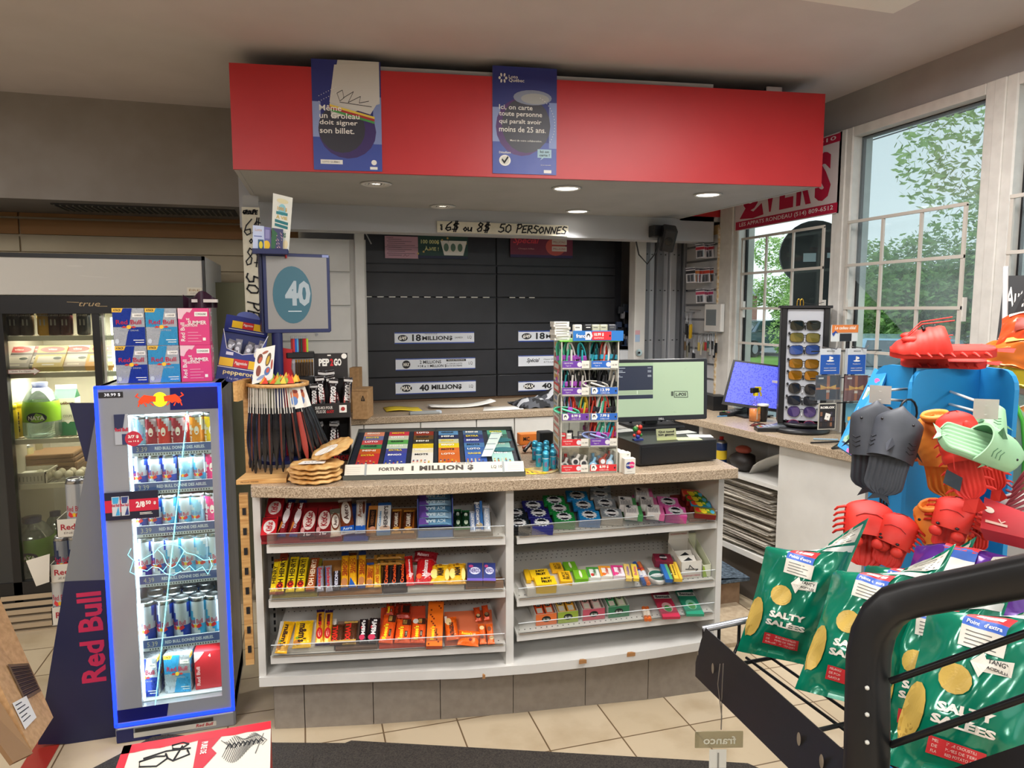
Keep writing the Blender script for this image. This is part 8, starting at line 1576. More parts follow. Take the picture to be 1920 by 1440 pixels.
# shelves with price rails
rails=[845,917,998,1092,1213]; price=['3.39','3.39','3.39','4.39','5.39']
zs=[]
for i,py in enumerate(rails):
 z0=sx_(320,py+5).z; z1=sx_(320,py-10).z; zs.append(z1+.004); zc_=(z0+z1)/2
 g=G(); g.box((xi0+.004,YF+.045,z0-.014),(xi1+.02,YF+.28,z0-.004),mat('#b8bcc4',.4)); g.box((xi0+.004,YF+.036,z0-.012),(xi1+.02,YF+.045,z1),mat('#c8ccd4',.4,0,0)); F=frame((xi0+.008,YF+.0355,z0),(1,0,0),(0,0,1)); hh=z1-z0; LW=xi1-xi0-.012
 g.rect(F,0,0,LW,hh,mat('#5868a0',.35),.0005); g.text(F,price[i],.03,hh*.45,.035,hh*.6,mat('#c8c4b0'),0,e=.0012); g.text(F,'RED BULL DONNE DES AIIILES.',LW*.6,hh*.5,LW*.64,hh*.4,mat('#dfe2f0'),.03,e=.0012)
 for k in range(26):g.rect(F,.02+k*.009,-.009,.024+k*.009,-.003,mat('#484a50'),.0005)
 sh=g.build('shelf',t)
 zs[i]=z0-.004
for z_ in zs:area('cooler_light',((xi0+xi1)/2,YF+.06,z_-.025),.2,.04,.7,col=(.92,.96,1))
zs2=zs+[zi0]
rowcans=[('ice crimson red crimson amber yellow'.split(),'top'),('blue blue blue ice sugarfree pink'.split(),'second'),('blue blue sugarfree sugarfree ice pink'.split(),'third'),('blue blue sugarfree sugarfree ice sugarfree'.split(),'fourth'),('blue blue blue sugarfree sugarfree'.split(),'fifth')]
cl_={'ice':'pale ice blue','crimson':'dark red','red':'red','amber':'amber','yellow':'yellow','blue':'blue and silver','sugarfree':'light blue and silver','pink':'pink'}
xm={0:[256,276,300,328,364,392],1:[254,283,311,343,371,393],2:[256,283,311,342,366,394],3:[263,292,320,350,376,400],4:[268,303,336,369,397]}
for i,(ks,nm)in enumerate(rowcans):
 big=i>=3; r=.031 if big else .0262
 for row in range(2 if not big else 3):
  for k,kd in enumerate(ks):
   x=sx_(xm[i][k],rails[i]-30).x+(row*.006+(.015 if(big and row%2)else 0)); y=YF+.078+row*(r*2+.004)
   if x>xi1+.005+(0 if not row else-.02):continue
   can(kd,(x,y,zs[i]+.001),'%s can on the %s shelf of the slim cooler, %s row'%(cl_[kd],nm,['front','second','third'][row]),'%s cans, %s shelf, row %d'%(cl_[kd],nm,row+1),big,R(-20+9*((k*5+row*3)%5)))
   # promo board on the left of the glass
a=sx_(200,975); b=sx_(297,917); g=G(); g.box((a.x,YF-.012,a.z),(b.x,YF-.008,b.z),mat('#141832',.4)); F=frame((a.x,YF-.0122,a.z),(1,0,0),(0,0,1)); w_=b.x-a.x; h_=b.z-a.z
g.rect(F,0,h_*.28,w_,h_*.72,mat('#c81c3c'),.0005);
for j,(xx,c)in enumerate(((.2,'#3ca0d0'),(.37,'#2c3c78'))):g.rect(F,w_*(xx-.07),h_*.15,w_*(xx+.08),h_*.85,mat('#c8ccd0'),.001+j*.0004); g.poly(F,[(w_*(xx-.05),h_*.6),(w_*(xx+.04),h_*.6),(w_*(xx+.07),h_*.83),(w_*(xx-.06),h_*.83)],mat(c),.0018); g.poly(F,[(w_*(xx-.01),h_*.17),(w_*(xx+.07),h_*.17),(w_*(xx+.05),h_*.5)],mat(c),.0018); g.text(F,'Red Bull',w_*xx,h_*.54,w_*.14,h_*.1,mat('#b02048'),.03,e=.0022)
g.text(F,'2/8',w_*.66,h_*.52,w_*.17,h_*.22,PAPER,.04); g.text(F,'50',w_*.81,h_*.57,w_*.1,h_*.14,PAPER,.04); g.text(F,'$',w_*.93,h_*.54,w_*.05,h_*.12,PAPER,.03); g.rect(F,w_*.64,h_*.2,w_*.86,h_*.22,PAPER,.001); g.rect(F,w_*.64,h_*.15,w_*.88,h_*.17,PAPER,.001); g.build('promo_board',t,label='navy and red board reading 2/8.50 $')
g=G(); c_=sx_(251,822); F=lambda p:V((c_.x+p[0],YF-.006-p[2],c_.z+p[1])); g.ell(F,0,0,.027,.027,mat('#c02840'),.0,24); g.text(F,'3/7 $',0,.007,.034,.012,PAPER,.04); g.text(F,'ou 14 $',0,-.009,.034,.007,PAPER,.02); a=sx_(217,834); b=sx_(240,776); g.box((a.x,YF-.004,a.z),(b.x,YF-.002,b.z),mat('#a8acb4',.4)); F2=frame((a.x,YF-.0045,a.z),(1,0,0),(0,0,1)); w_=b.x-a.x; h_=b.z-a.z; g.poly(F2,[(0,h_*.5),(w_*.6,h_*.55),(w_*.8,h_),(0,h_)],mat('#20284c')); g.rect(F2,w_*.5,0,w_,h_*.35,mat('#283460')); g.text(F2,'Red Bull',w_*.5,h_*.5,w_*.9,h_*.12,mat('#c02040'),.04,e=.002); g.build('price_sticker',t,label='round red 3/7 $ sticker with can picture')
# four-packs
def fourpack(c1,c2,style,name='four_pack'):
 g=G(); w,d,h=.104,.104,.134
 if style=='pink':
  g.box((-w/2,-d/2,0),(w/2,d/2,h),mat(c1,.35),.002)
  for F,ww in((frame((-w/2,-d/2-.0002,0),(1,0,0),(0,0,1)),w),(frame((w/2+.0002,-d/2,0),(0,1,0),(0,0,1)),d)):
   g.text(F,'Red Bull',.014,h*.36,h*.5,.014,PAPER,.01,rot=R(90)); g.text(F,'THE',.032,h*.7,.012,.007,PAPER,.03); g.text(F,'SUMMER',.063,h*.61,.062,.014,PAPER,.02); g.text(F,'EDITION',.043,h*.53,.04,.008,PAPER,.02); g.rect(F,.055,h*.78,.098,h*.9,PAPER,.0008); g.text(F,'CONSIGNE',.076,h*.84,.035,.007,INK,e=.0016); g.poly(F,[(0,h),(0,h*.72),(.012,h*.7),(.02,h*.82),(.03,h*.9),(.04,h*.88),(.05,h*.99)],mat('#e8c0c8'),.0008)
   for k in range(4):g.rect(F,.03,h*(.1+k*.08),.075-.01*(k%2),h*(.11+k*.08),mat('#f0c0d0'),.0008)
   g.rect(F,.08,h*.12,.09,h*.2,PAPER,.0008)
 elif style=='plainred':
  g.box((-w/2,-d/2,0),(w/2,d/2,h),mat(c1,.35),.002); F=frame((-w/2,-d/2-.0002,0),(1,0,0),(0,0,1)); g.text(F,'Red Bull',.014,h*.36,h*.5,.014,mat('#f0c0c0'),.03,rot=R(90)); g.text(F,'4',.06,h*.88,.01,.012,PAPER,.03); g.poly(F,[(0,h),(0,h*.72),(.02,h*.82),(.04,h*.99)],mat('#e0b0b0'),.0008)
 else:
  m1=mat(c1,.28,.4); m2=mat('#c0c6ce',.28,.6); g.box((-w/2,-d/2,0),(w/2,d/2,h),m2,.002)
  for F,ww in((frame((-w/2,-d/2-.0002,0),(1,0,0),(0,0,1)),w),(frame((w/2+.0002,-d/2,0),(0,1,0),(0,0,1)),d)):
   g.poly(F,[(.001,h*.5),(ww*.5,h*.5),(ww*.62,h-.001),(.001,h-.001)],m1,.0006); g.poly(F,[(ww*.36,.001),(ww*.999,.001),(ww*.999,h*.5),(ww*.5,h*.5)],m1,.0006); g.text(F,'Red Bull',ww*.5,h*.63,ww*.78,h*.12,mat('#b81c40',.3),.015,e=.0014); g.ell(F,ww*.5,h*.5,.008,.007,mat('#f0c030'),.0014,14)
   for s_ in(-1,1):g.poly(F,[(ww*.5+s_*a,h*b)for a,b in((.005,.5),(.016,.53),(.024,.49),(.014,.47))],mat('#c83028'),.0018)
   g.poly(F,[(0,h*.89),(.03,h*.89),(.036,h),(0,h)],mat('#e8b840'),.0012); g.text(F,'4 PACK',.017,h*.945,.024,.008,INK,.02,e=.0018); g.rect(F,ww*.62,h*.76,ww*.95,h*.86,PAPER,.001); g.text(F,'CONSIGNE',ww*.8,h*.81,ww*.24,.006,INK,e=.0016); g.text(F,'ENERGY DRINK' if c1=='#1c3a9c' else 'SUGARFREE',ww*.5,h*.41,ww*.62,.006,mat('#a8b0bc'),e=.0016)
   g.rect(F,ww*.68,h*.08,ww*.95,h*.1,PAPER,.001); g.rect(F,ww*.62,h*.14,ww*.95,h*.16,PAPER,.001); g.ell(F,.012,h*.12,.007,.009,mat('#c8d0d8'),.001,10)
 return g.build(name)
ZC_=ZTOP+.001; FP={}
for i,(px,st,c)in enumerate(((247,'n','#1c3a9c'),(307,'n','#3c9cd0'),(367,'pink','#d8407c'))):
 for k in range(2):
  o=fourpack(c,None,st)if k==0 else FP[i].copy()
  if k==0:FP[i]=o
  else:COL.objects.link(o)
  x=on(px,690,y=YF+.07).x; o.location=(x-.002*k,YF+.128,ZC_+k*.1345); o.rotation_euler=(0,0,R([-1,1,2][i]))
  tag(o,['dark blue and silver','light blue and silver','pink'][i]+' energy drink four-pack on the slim cooler, '+('lower one' if k==0 else 'upper one'),'four-pack','energy drink four-packs')
for i,(px,st,c,nm)in enumerate(((276,'n','#1c3a9c','dark blue and silver'),(338,'n','#3c9cd0','light blue and silver'),(392,'plainred','#c83038','red'))):
 o=fourpack(c,None,st); o.location=(on(px,1280,y=YF+.08).x,YF+.115,zi0+.001); o.rotation_euler=(0,0,R(-8 if i<2 else 0)); o.scale=(.9,.9,1.12); tag(o,nm+' energy drink four-pack on the bottom of the slim cooler','four-pack','energy drink four-packs')
 # small dark bag behind the pink packs
g=G(); a=on(362,578,y=YF+.25); g.grid(lambda u,v:(a.x-.03+.12*u,YF+.22+.03*math.sin(u*9),ZC_+.27+.05*v*(1-.3*math.sin(u*8))),10,3,mat('#3a2030',.2)); b=on(375,563,y=YF+.2); g.box((b.x-.03,YF+.2,b.z-.008),(b.x+.06,YF+.24,b.z+.004),mat('#d0ccc4',.5)); g.box((b.x+.0,YF+.24,ZC_),(b.x+.01,YF+.25,b.z-.004),BLK); tag(g.build('tag_bag'),'small dark bag with white tag behind the pink four-packs','bag')
# side wing boards of the branded cooler
yw=YF+.045; W1=[on(p[0],p[1],y=yw)for p in((184,777),(127,1062),(121,1091),(218,1087),(190,777))]
t2=t
def board(pts,m,name,lab,y,th=.012):
 q=[on(px,py,y=y)for px,py in pts]; g=G(); g.T=lambda p:V((p[0],y+p[2],p[1])); g.prism([(p.x,p.z)for p in q],0,th,m); g.T=None; return g.build(name,t,label=lab),(lambda p:V((p[0],y-p[2],p[1])))
board([(180,777),(121,1090),(222,1086),(196,777)],mat('#6e706e',.6),'side_wing','grey upper part of the flared side board',yw)
o_,F=board([(121,1090),(71,1396),(235,1393),(222,1086)],mat('#161a3c',.5),'side_wing','navy lower part of the flared side board with red lettering',yw)
g=G(); c0=on(172,1195,y=yw); g.text(F,'Red Bull',c0.x,c0.z,abs(on(172,1110,y=yw).z-on(172,1280,y=yw).z),.08,mat('#b82048',.5),.03,rot=R(90),e=.001); g.build('lettering',o_,label='crimson lettering')
board([(130,756),(160,865),(196,865),(200,756)],mat('#161a3c',.5),'side_wing','navy triangular top of the flared side board',yw+.014)
# leaning cardboard
def slab(pts,th,m,name,lab,dirv,fn=None):
 q=[V(p)for p in pts]; n=(q[1]-q[0]).cross(q[3]-q[0]).normalized(); g=G();
 g.add(q+[p-n*th for p in q],[(0,1,2,3),(7,6,5,4),(0,4,5,1),(1,5,6,2),(2,6,7,3),(3,7,4,0)],m)
 F=lambda p:q[0]*(1-p[0])*(1-p[1])+q[1]*p[0]*(1-p[1])+q[2]*p[0]*p[1]+q[3]*(1-p[0])*p[1]+n*p[2]
 if fn:fn(g,F)
 return tag(g.build(name),lab,'cardboard')
def dep(px,py,d):return _eye+ray(px,py)*d
def fcb(g,F):
 g.rect(F,.42,.32,.8,.48,mat('#5c4836'),.001); g.rect(F,.44,.33,.78,.47,CARD,.0014)
 for k in range(14):g.rect(F,.45+k*.023,.335,.458+k*.023+.006*(k%3),.465,mat('#2c2018'),.002)
 g.rect(F,.5,.1,.85,.29,mat('#d8d4c8'),.001)
 for k in range(5):g.rect(F,.53,.13+k*.03,.53+.2*(1-.3*(k%2)),.14+k*.03,INK,.002)
 for k in range(8):g.rect(F,.76+k*.009,.14,.764+k*.009,.27,INK,.002)
slab([dep(-60,1290,2.25),dep(62,1408,2.2),dep(95,1330,2.38),dep(-40,1080,2.5)],.05,CARD,'cardboard_box','flattened brown cardboard box with barcode and white label leaning at the lower left',None,fcb)if False else None
c1,c2,c3,c4=dep(-70,1190,2.2),dep(60,1408,2.2),dep(100,1345,2.4),dep(0,1122,2.45)
c5=dep(-110,1060,2.3)
g=G(); q=[c5,c2,c3,c4]
slab(q,.04,CARD,'cardboard_box','flattened brown cardboard box with barcode and white label leaning at the lower left',None,lambda g,F:(g.rect(F,.55,.42,.78,.98,mat('#6a543c'),.001),[g.rect(F,.57+k*.012,.46,.576+k*.012+.003*(k%2),.94,mat('#2c2018'),.002)for k in range(16)],g.rect(F,.76,.06,.9,.5,mat('#d8d4c8'),.003),[g.rect(F,.775+k*.022,.1,.78+k*.022,.3+.06*(k%3),INK,.004)for k in range(5)]))
slab([dep(-120,1230,2.12),dep(25,1430,2.1),dep(62,1412,2.18),dep(-80,1190,2.2)],.02,mat('#8a6a48',.8),'cardboard_box','second flattened cardboard sheet behind at the far lower left',None)
# beer case at the bottom
zc=.52; q=[on(196,1470,z=zc),on(516,1470,z=zc),on(508,1353,z=zc),on(232,1400,z=zc)]
t=thing('beer_case','red and white beer case lying in the lower left foreground','case',(q[0]+q[2])/2*1)
ctr=(q[0]+q[2])/2; t.location=(ctr.x,ctr.y,0)
g=G(); e1=(q[2]-q[3]).normalized(); e1.z=0; e1.normalize(); e2=V((-e1.y,e1.x,0)); wd_=(q[2]-q[3]).length; ln=.42; o3=V(q[3]); o3.z=0; TB=lambda p:o3+e1*p[0]-e2*p[1]+V((0,0,p[2]))
g.T=TB; g.box((0,0,zc-.14),(wd_,ln,zc),mat('#a03028',.5),.004); g.T=None; g.build('case_body',t,label='red case side')
g=G(); F=lambda p:TB((p[0],p[1],zc+p[2])); P_=lambda pts,m,e:g.add([F((x,y,e))for x,y in pts],[tuple(range(len(pts)))[::-1]],m)
P_([(0,0),(wd_,0),(wd_,ln),(0,ln)],mat('#d8d3c6',.5),.001); P_([(0,0),(wd_,0),(wd_,.035)]+[(wd_-k*wd_/12,.032+.004*(k%2))for k in range(1,12)]+[(0,.035)],mat('#e02030',.45),.002); P_([(0,0),(.018,0),(.018,ln),(0,ln)],mat('#e02030',.45),.002)
P_([(wd_*.5,.03),(wd_*.66,.03),(wd_*.6,.075),(wd_*.64,.1),(wd_*.55,.16),(wd_*.5,.2)],mat('#c02030',.45),.0022); Fx=lambda p:F((p[0],p[1],p[2]))
vs,fs,asp=glyph('PURE DE',.03); g.add([F((wd_*.55+(.5-b)*-.014,.07+(a-.5)*.05,.0035))for a,b in vs],fs,PAPER)
for s_ in([(.44,.04),(.4,.055),(.34,.05),(.33,.035),(.4,.03),(.44,.04)],[(.46,.06),(.3,.055),(.16,.07)],[(.44,.065),(.46,.085),(.36,.1),(.32,.085),(.3,.065)],[(.32,.085),(.26,.11),(.15,.1),(.14,.08),(.24,.07),(.3,.075)],[(.4,.045),(.36,.1)]):
 g.tube([F((a*wd_*1.0,b,.002))for a,b in s_],.0022,INK,6)
rs=random.Random(6)
for k in range(26):a=.66+.012*k; g.tube([F((wd_*a,.05+.01*math.sin(k*.6),.002)),F((wd_*(a+.05),.075+.02*math.sin(k*.3),.002)),F((wd_*(a+.02),.12+.03*math.sin(k*.25),.002))]if a<.93 else[F((wd_*.95,.05,.002)),F((wd_*.9,.08+k*.002,.002))],.0009,mat('#6a6a68'),4)
for k in range(8):g.tube([F((wd_*(.7+.03*k),.09,.002)),F((wd_*(.72+.03*k),.07,.002)),F((wd_*(.74+.03*k),.085,.002))],.0016,INK,5)
g.build('top_print',t,label='white top with red border, black script and engraved wing art')
g=G(); g.T=TB; g.box((.01,.01,.0),(wd_-.01,ln-.01,zc-.142),CARD,.004); tag(g.build('carton_stack'),'plain carton under the beer case','carton')
# ================================================================ blue cardboard shoe display
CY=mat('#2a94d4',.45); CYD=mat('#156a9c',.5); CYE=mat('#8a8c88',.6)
t=thing('shoe_display','tall cyan cardboard display with white peg hooks for novelty sandals','display stand',dep(1760,1150,1.95)-V((0,0,0)))
t.location.z=0
def up(p):return V((p.x,p.y,0))
LA,LB=up(dep(1640,700,2.1)),up(dep(1712,700,1.98)); RA,RB,RC_=up(dep(1712,700,1.86)),up(dep(1838,700,1.98)),up(dep(1905,700,1.84))
ztop=dep(1760,690,1.93).z
def panel(a,b,z0,z1,m,name,lab,th=.012,round_=0,side=1):
 d=(b-a); w=d.length; F=frame((a.x,a.y,z0),d,(0,0,1)); h=z1-z0
 pts=[(0,0),(w,0)]
 for cx,s_ in((w,1),(0,-1)):
  r=round_ if(side in(0,1)and s_==1)or(side in(0,-1)and s_==-1)else 0
  if r:pts+=[(cx-s_*(r-r*math.cos(q)),h-r+r*math.sin(q))for q in([R(x)for x in(0,22,45,67,90)]if s_==1 else[R(x)for x in(90,67,45,22,0)])]
  else:pts.append((cx,h))
 g=G(); g.T=F; g.prism(pts,-th,0,m); g.T=None; o=g.build(name,t,label=lab); return F,w,h,o
F1,w1,h1,o1=panel(LA,LB,0,ztop,CY,'back_board','cyan left board',round_=.05,side=-1)
F2,w2,h2,o2=panel(RA,RB,0,ztop,CY,'back_board','cyan right board',round_=.05,side=-1)
F3,w3,h3,o3_=panel(RB,RC_,0,ztop-.0,CY,'side_board','cyan right side flap',round_=.05,side=1)
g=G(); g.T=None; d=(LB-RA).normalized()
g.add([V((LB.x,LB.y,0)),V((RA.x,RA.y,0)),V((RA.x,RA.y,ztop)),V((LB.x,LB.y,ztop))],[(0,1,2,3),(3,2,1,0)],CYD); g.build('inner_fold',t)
for F,w,z0 in((F1,w1,.5),(F2,w2,.5)):
 g=G()
 for k in range(7):
  for j in range(2):g.ell(F,w*(.3+.42*j),z0+k*.11,.005,.004,INK,.001,8)
 g.build('peg_holes',o1 if F is F1 else o2)
g=G(); gx=w1*.45; gz=dep(1665,920,2.02).z
for s_ in(-1,1):g.tube([F1((gx+s_*.01,gz-.06,.003)),F1((gx+s_*.012,gz+.0,.003)),F1((gx+s_*.028,gz+.02,.003)),F1((gx+s_*.04,gz+.01,.003)),F1((gx+s_*.034,gz-.006,.003))],.003,INK,6)
g.tube([F1((gx,gz-.06,.003)),F1((gx,gz+.05,.003)),F1((gx+.004,gz+.09,.003))],.003,INK,6); g.box; g.strokes(F1,[[(gx-.012,gz-.06),(gx+.012,gz-.06)]],INK,.012,.003); g.build('hanger_print',o1,label='black hanger drawing')
g=G(); g.rect(F3,w3*.1,dep(1850,800,1.9).z,w3*.6,dep(1850,765,1.9).z,mat('#24302c'),.001); g.ell(F3,w3*.3,dep(1850,782,1.9).z,.02,.012,mat('#b8c0a0'),.002); g.rect(F3,w3*.4,dep(1850,795,1.9).z,w3*.55,dep(1850,770,1.9).z,mat('#4a7060'),.002); g.build('picture_label',o3_)
# slanted side wing with small pictures
Q=[dep(1570,836,2.02),dep(1604,858,1.96),dep(1662,700,2.06),dep(1640,690,2.12)]
g=G(); n_=(Q[1]-Q[0]).cross(Q[3]-Q[0]).normalized(); g.add(Q+[q-n_*.01 for q in Q],[(0,1,2,3),(7,6,5,4),(0,4,5,1),(1,5,6,2),(2,6,7,3),(3,7,4,0)],mat('#2c88c8',.45)); Fq=lambda p:Q[0]*(1-p[0])*(1-p[1])+Q[1]*p[0]*(1-p[1])+Q[2]*p[0]*p[1]+Q[3]*(1-p[0])*p[1]+n_*p[2]
for k in range(3):g.rect(Fq,.1,.06+k*.26,.9,.26+k*.26,mat('#1c3c5c'),.001); g.rect(Fq,.15,.08+k*.26,.85,.24+k*.26,mat(['#8aa890','#a8b4c0','#b8c8c0'][k]),.002); g.rect(Fq,.3,.12+k*.26,.6,.2+k*.26,mat(['#4a7a50','#d8a890','#7a9880'][k]),.003)
g.rect(Fq,.5,.0,.95,.04,mat('#c858a0'),.002); g.ell(Fq,.6,.87,.2,.03,mat('#e85890'),.002); g.build('picture_wing',t,label='slanted side wing with small pictures')
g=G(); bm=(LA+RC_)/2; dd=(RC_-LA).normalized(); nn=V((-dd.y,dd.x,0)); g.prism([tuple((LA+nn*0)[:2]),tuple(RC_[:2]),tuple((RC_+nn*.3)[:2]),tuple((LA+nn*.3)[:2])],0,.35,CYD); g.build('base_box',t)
def hook(p,q,lab=None):
 g=G(); WM=mat('#d8d6d0',.4); a,b=V(p),V(q); u=(b-a).normalized(); s_=u.cross(V((0,0,1))).normalized()
 for z in(.0,.035):g.tube([a+V((0,0,z)),b+V((0,0,z*.6))],.0035,WM,8)
 g.tube([a+V((0,0,-.012)),a+V((0,0,.05))],.006,WM,8)
 g.add([b-s_*.025+V((0,0,-.012)),b+s_*.025+V((0,0,-.012)),b+s_*.025+V((0,0,.034)),b-s_*.025+V((0,0,.034))],[(0,1,2,3),(3,2,1,0)],WM); return g.build('peg_hook',t,label='white plastic peg hook')
hook(dep(1703,752,2.02),dep(1650,748,1.78)); hook(dep(1778,757,1.95),dep(1848,776,1.62))
# ---- novelty sandals; local y heel 0 -> toe, x width, z up from the sole
def slide(style,c1,c2,seed=0):
 L,g=.26,G(); m=noisy('foam_'+c1.strip('#'),c1,c2,12,.55)if 'foam_'+c1.strip('#')not in bpy.data.materials else bpy.data.materials['foam_'+c1.strip('#')]
 dk=mat({'#3a3e46':'#22252b','#9ccca0':'#5c8c68','#d82a22':'#9a1e1a','#f0862c':'#6a3418'}.get(c1,'#333333'),.6)
 def hwid(t):return .046*(math.sin(math.pi*.5*min(1,(t+.012)/.13))**.5 if t<.12 else 1)*(1+.1*math.sin(math.pi*max(0,(t-.3))/.9))*(1 if t<.85 else max(.05,math.cos((t-.85)/.15*math.pi/2))**(.5 if style!='shark' else .8))
 # sole
 n=26; top,bot=[],[]
 g.grid(lambda a,b:((2*a-1)*hwid(b),b*L,.022+.004*math.cos((2*a-1)*1.5)*0-.004*(1-(2*a-1)**2)+.0018*math.sin(a*42)),28,n,m)
 g.grid(lambda a,b:((1-2*a)*hwid(b)*.96,b*L,0),8,n,dk)
 for s_ in(-1,1):g.grid(lambda a,b:(s_*hwid(b)*(.96+.06*math.sin(a*math.pi)),b*L,a*.022)if s_>0 else(-hwid(1-b)*(.96+.06*math.sin(a*math.pi)),(1-b)*L,a*.022),3,n,m)
 # upper
 t0=.44
 def hgt_(t):q=(t-t0)/(1-t0); return(.062*(1-q)**.55+.012)if style=='shark' else(.058*(1-q**2.2)+.008)
 def uf(a,b,k=1.0):
  t=t0+(1-t0)*b; ang=math.pi*a; rx=hwid(t)*(1.1 if style=='shark' else 1.12)*k+.002; z=.012+math.sin(ang)**.8*hgt_(t)*k
  rid=(.0035*abs(math.sin(b*16))if style=='lobster' else .0012*math.sin(b*40)*math.sin(a*30)if style=='fish' else 0)
  y=t*L+(.02*math.sin(ang)-.01)*(1-b)+(.014*(b**3)*math.sin(ang)if style=='shark' else 0)
  return(-math.cos(ang)*(rx+rid),y,z+rid)
 g.grid(uf,20,20,m); g.grid(lambda a,b:uf(1-a,b,.9),16,12,dk); g.grid(lambda a,b:tuple(V(uf(a,0))*(1-b)+V(uf(a,0,.9))*b),20,1,m)
 if style=='shark':
  for a0,sx_s in((.5,0),):
   g.add([V(uf(.5,.1))+V((0,0,-.002)),V(uf(.5,.42))+V((0,0,-.002)),V(uf(.5,.12))+V((0,-.004,.026)),V(uf(.44,.25)),V(uf(.56,.25))],[(0,3,2),(3,1,2),(1,4,2),(4,0,2)],dk if c1=='#9ccca0' else m)
  for s_ in(0,1):
   for k in range(3):
    aa=.2 if s_==0 else .8; g.tube([V(uf(aa-.07,.2+k*.09))+V((0,0,.0)),V(uf(aa,.16+k*.09)),V(uf(aa+.07,.2+k*.09))],.0018,dk,5)
   g.ico(V(uf(.28 if s_==0 else .72,.72)),.004,INK_,1)
   g.add([(s_*2*.03-.03,.1+.06,.012),(s_*2*.03-.03,.19,.012),((s_*2-1)*.075,.12,.008)],[(0,1,2),(2,1,0)],m)
  g.add([(-.012,.008,.012),(.012,.008,.012),(0,.02,.02),(-.028,-.026,.016),(.028,-.027,.014),(0,-.012,.014)],[(0,3,5),(0,5,1),(1,5,4),(3,0,2),(4,2,1),(5,3,2),(5,2,4)],m)
 elif style=='lobster':
  for k in range(7):
   for s_ in(-1,1):y=.03+k*.028; w_=hwid(y/L); g.tube([(s_*w_*.9,y,.014),(s_*(w_+.014),y-.004,.016),(s_*(w_+.024),y-.012,.01)],.0055,m,7,.002)
  for s_ in(-1,1):g.ico((s_*.03,L*.8,.05),.02,m,2,(.8,1.3,.5)); g.ico((s_*.014,L*.68,.075),.006,INK_,1)
  g.add([(-.02,.0,.014),(.02,0,.014),(.035,-.035,.014),(0,-.045,.018),(-.035,-.035,.014)],[(0,1,2,3,4),(4,3,2,1,0)],m)
  for s_ in(-1,1):g.tube([(s_*.01,L*.85,.05),(s_*.02,L*.7,.09),(s_*.03,L*.4,.1)],.0016,m,5)
 elif style=='fish':
  g.lathe([(.034,.0),(.038,.012),(.032,.02),(.026,.012),(.028,-.004)],m,18,(0,0,0))
  base_n=len(g.v)-18*5
  for i in range(base_n,len(g.v)):p=g.v[i]; g.v[i]=V((p.x*.9,L*.97+p.z,.034+p.y*.8))
  g.ico((-.036,L*.82,.045),.006,INK_,1); g.ico((.036,L*.82,.045),.006,INK_,1)
  for s_ in(-1,1):g.add([(s_*.035,L*.6,.03),(s_*.035,L*.45,.03),(s_*.07,L*.42,.02)],[(0,1,2),(2,1,0)],m)
  g.add([(-.015,.005,.014),(.015,.005,.014),(.035,-.04,.014),(0,-.02,.014),(-.035,-.04,.014)],[(0,1,2,3,4),(4,3,2,1,0)],m)
 elif style=='crab':
  for k in range(5):
   for s_ in(-1,1):g.tube([V(uf(.5+s_*.42,.15+k*.15)),V(uf(.5+s_*.5,.15+k*.15))+V((s_*.018,-.008,.012)),V(uf(.5+s_*.5,.15+k*.15))+V((s_*.024,-.02,-.004))],.006,m,7,.003)
  for s_ in(-1,1):g.ico(V(uf(.5-s_*.16,.12))+V((0,-.004,.006)),.007,INK_,1); g.ico(V(uf(.5-s_*.3,.05))+V((s_*.014,-.03,.01)),.02,m,2,(1,1.3,.5))
  g.tube([V(uf(.3,.5))+V((0,0,.002)),V(uf(.42,.6))+V((0,0,.002)),V(uf(.58,.6))+V((0,0,.002)),V(uf(.7,.5))+V((0,0,.002))],.0016,dk,5)
 return g
INK_=mat('#16161a',.3)
vr=lambda a,b:(b-a)
def put(style,c1,c2,heel,toe,face,lab,name='novelty_sandal',scale=None,tagc=False,grp=None):
 o=slide(style,c1,c2).build(name); Y=toe-heel; orient(o,heel,Y.cross(face),Y); s_=Y.length/.26; o.scale=(s_*(scale or 1),s_,s_*(scale or 1)); tag(o,lab,'sandal',grp); return o
tc_=lambda px,py:-(ray(px,py)).normalized()
BK,BK2='#3a3e46','#484c55'
put('shark',BK,BK2,dep(1628,912,1.82),dep(1641,756,1.78),tc_(1640,850)+V((.2,0,.1)),'left black shark sandal hanging from the left peg hook',scale=1.15)
put('shark',BK,BK2,dep(1653,925,1.74),dep(1694,770,1.72),tc_(1670,850)+V((-.2,0,.1)),'right black shark sandal hanging tilted from the left peg hook',scale=1.15)
put('shark',BK,BK2,dep(1690,920,1.94),dep(1700,780,1.94),tc_(1670,850)+V((.9,.3,0)),'black shark sandal behind the front pair on the left board',scale=1.1)
MT,MT2='#9ccca0','#a8d6ac'
put('shark',MT,MT2,dep(1758,818,1.58),dep(1903,866,1.56),tc_(1820,840)*.7+V((-.15,0,.8)),'mint green shark sandal lying sideways on the right peg hook',scale=1.25)
put('shark',MT,MT2,dep(1868,866,1.66),dep(1858,762,1.72),tc_(1860,810)+V((-1.6,0,0)),'second mint green shark sandal upright behind the first one',scale=1.1)
OR,OR2='#f0862c','#f89a3c'
put('fish',OR,OR2,dep(1785,925,1.8),dep(1762,772,1.76),tc_(1760,850)*.35+V((-.9,-.35,0)),'orange fish sandal on the upper right board behind the mint shark',scale=1.2)
put('fish',OR,OR2,dep(1790,1050,1.8),dep(1752,935,1.76),tc_(1760,980)*.35+V((-.9,-.35,0)),'orange fish sandal on the lower right board',scale=1.3)
RD_,RD2='#d82a22','#e63a2c'
put('lobster',RD_,RD2,dep(1822,932,1.66),dep(1786,770,1.66),tc_(1800,880),'red lobster sandal hanging behind the mint shark, left one',scale=.9)
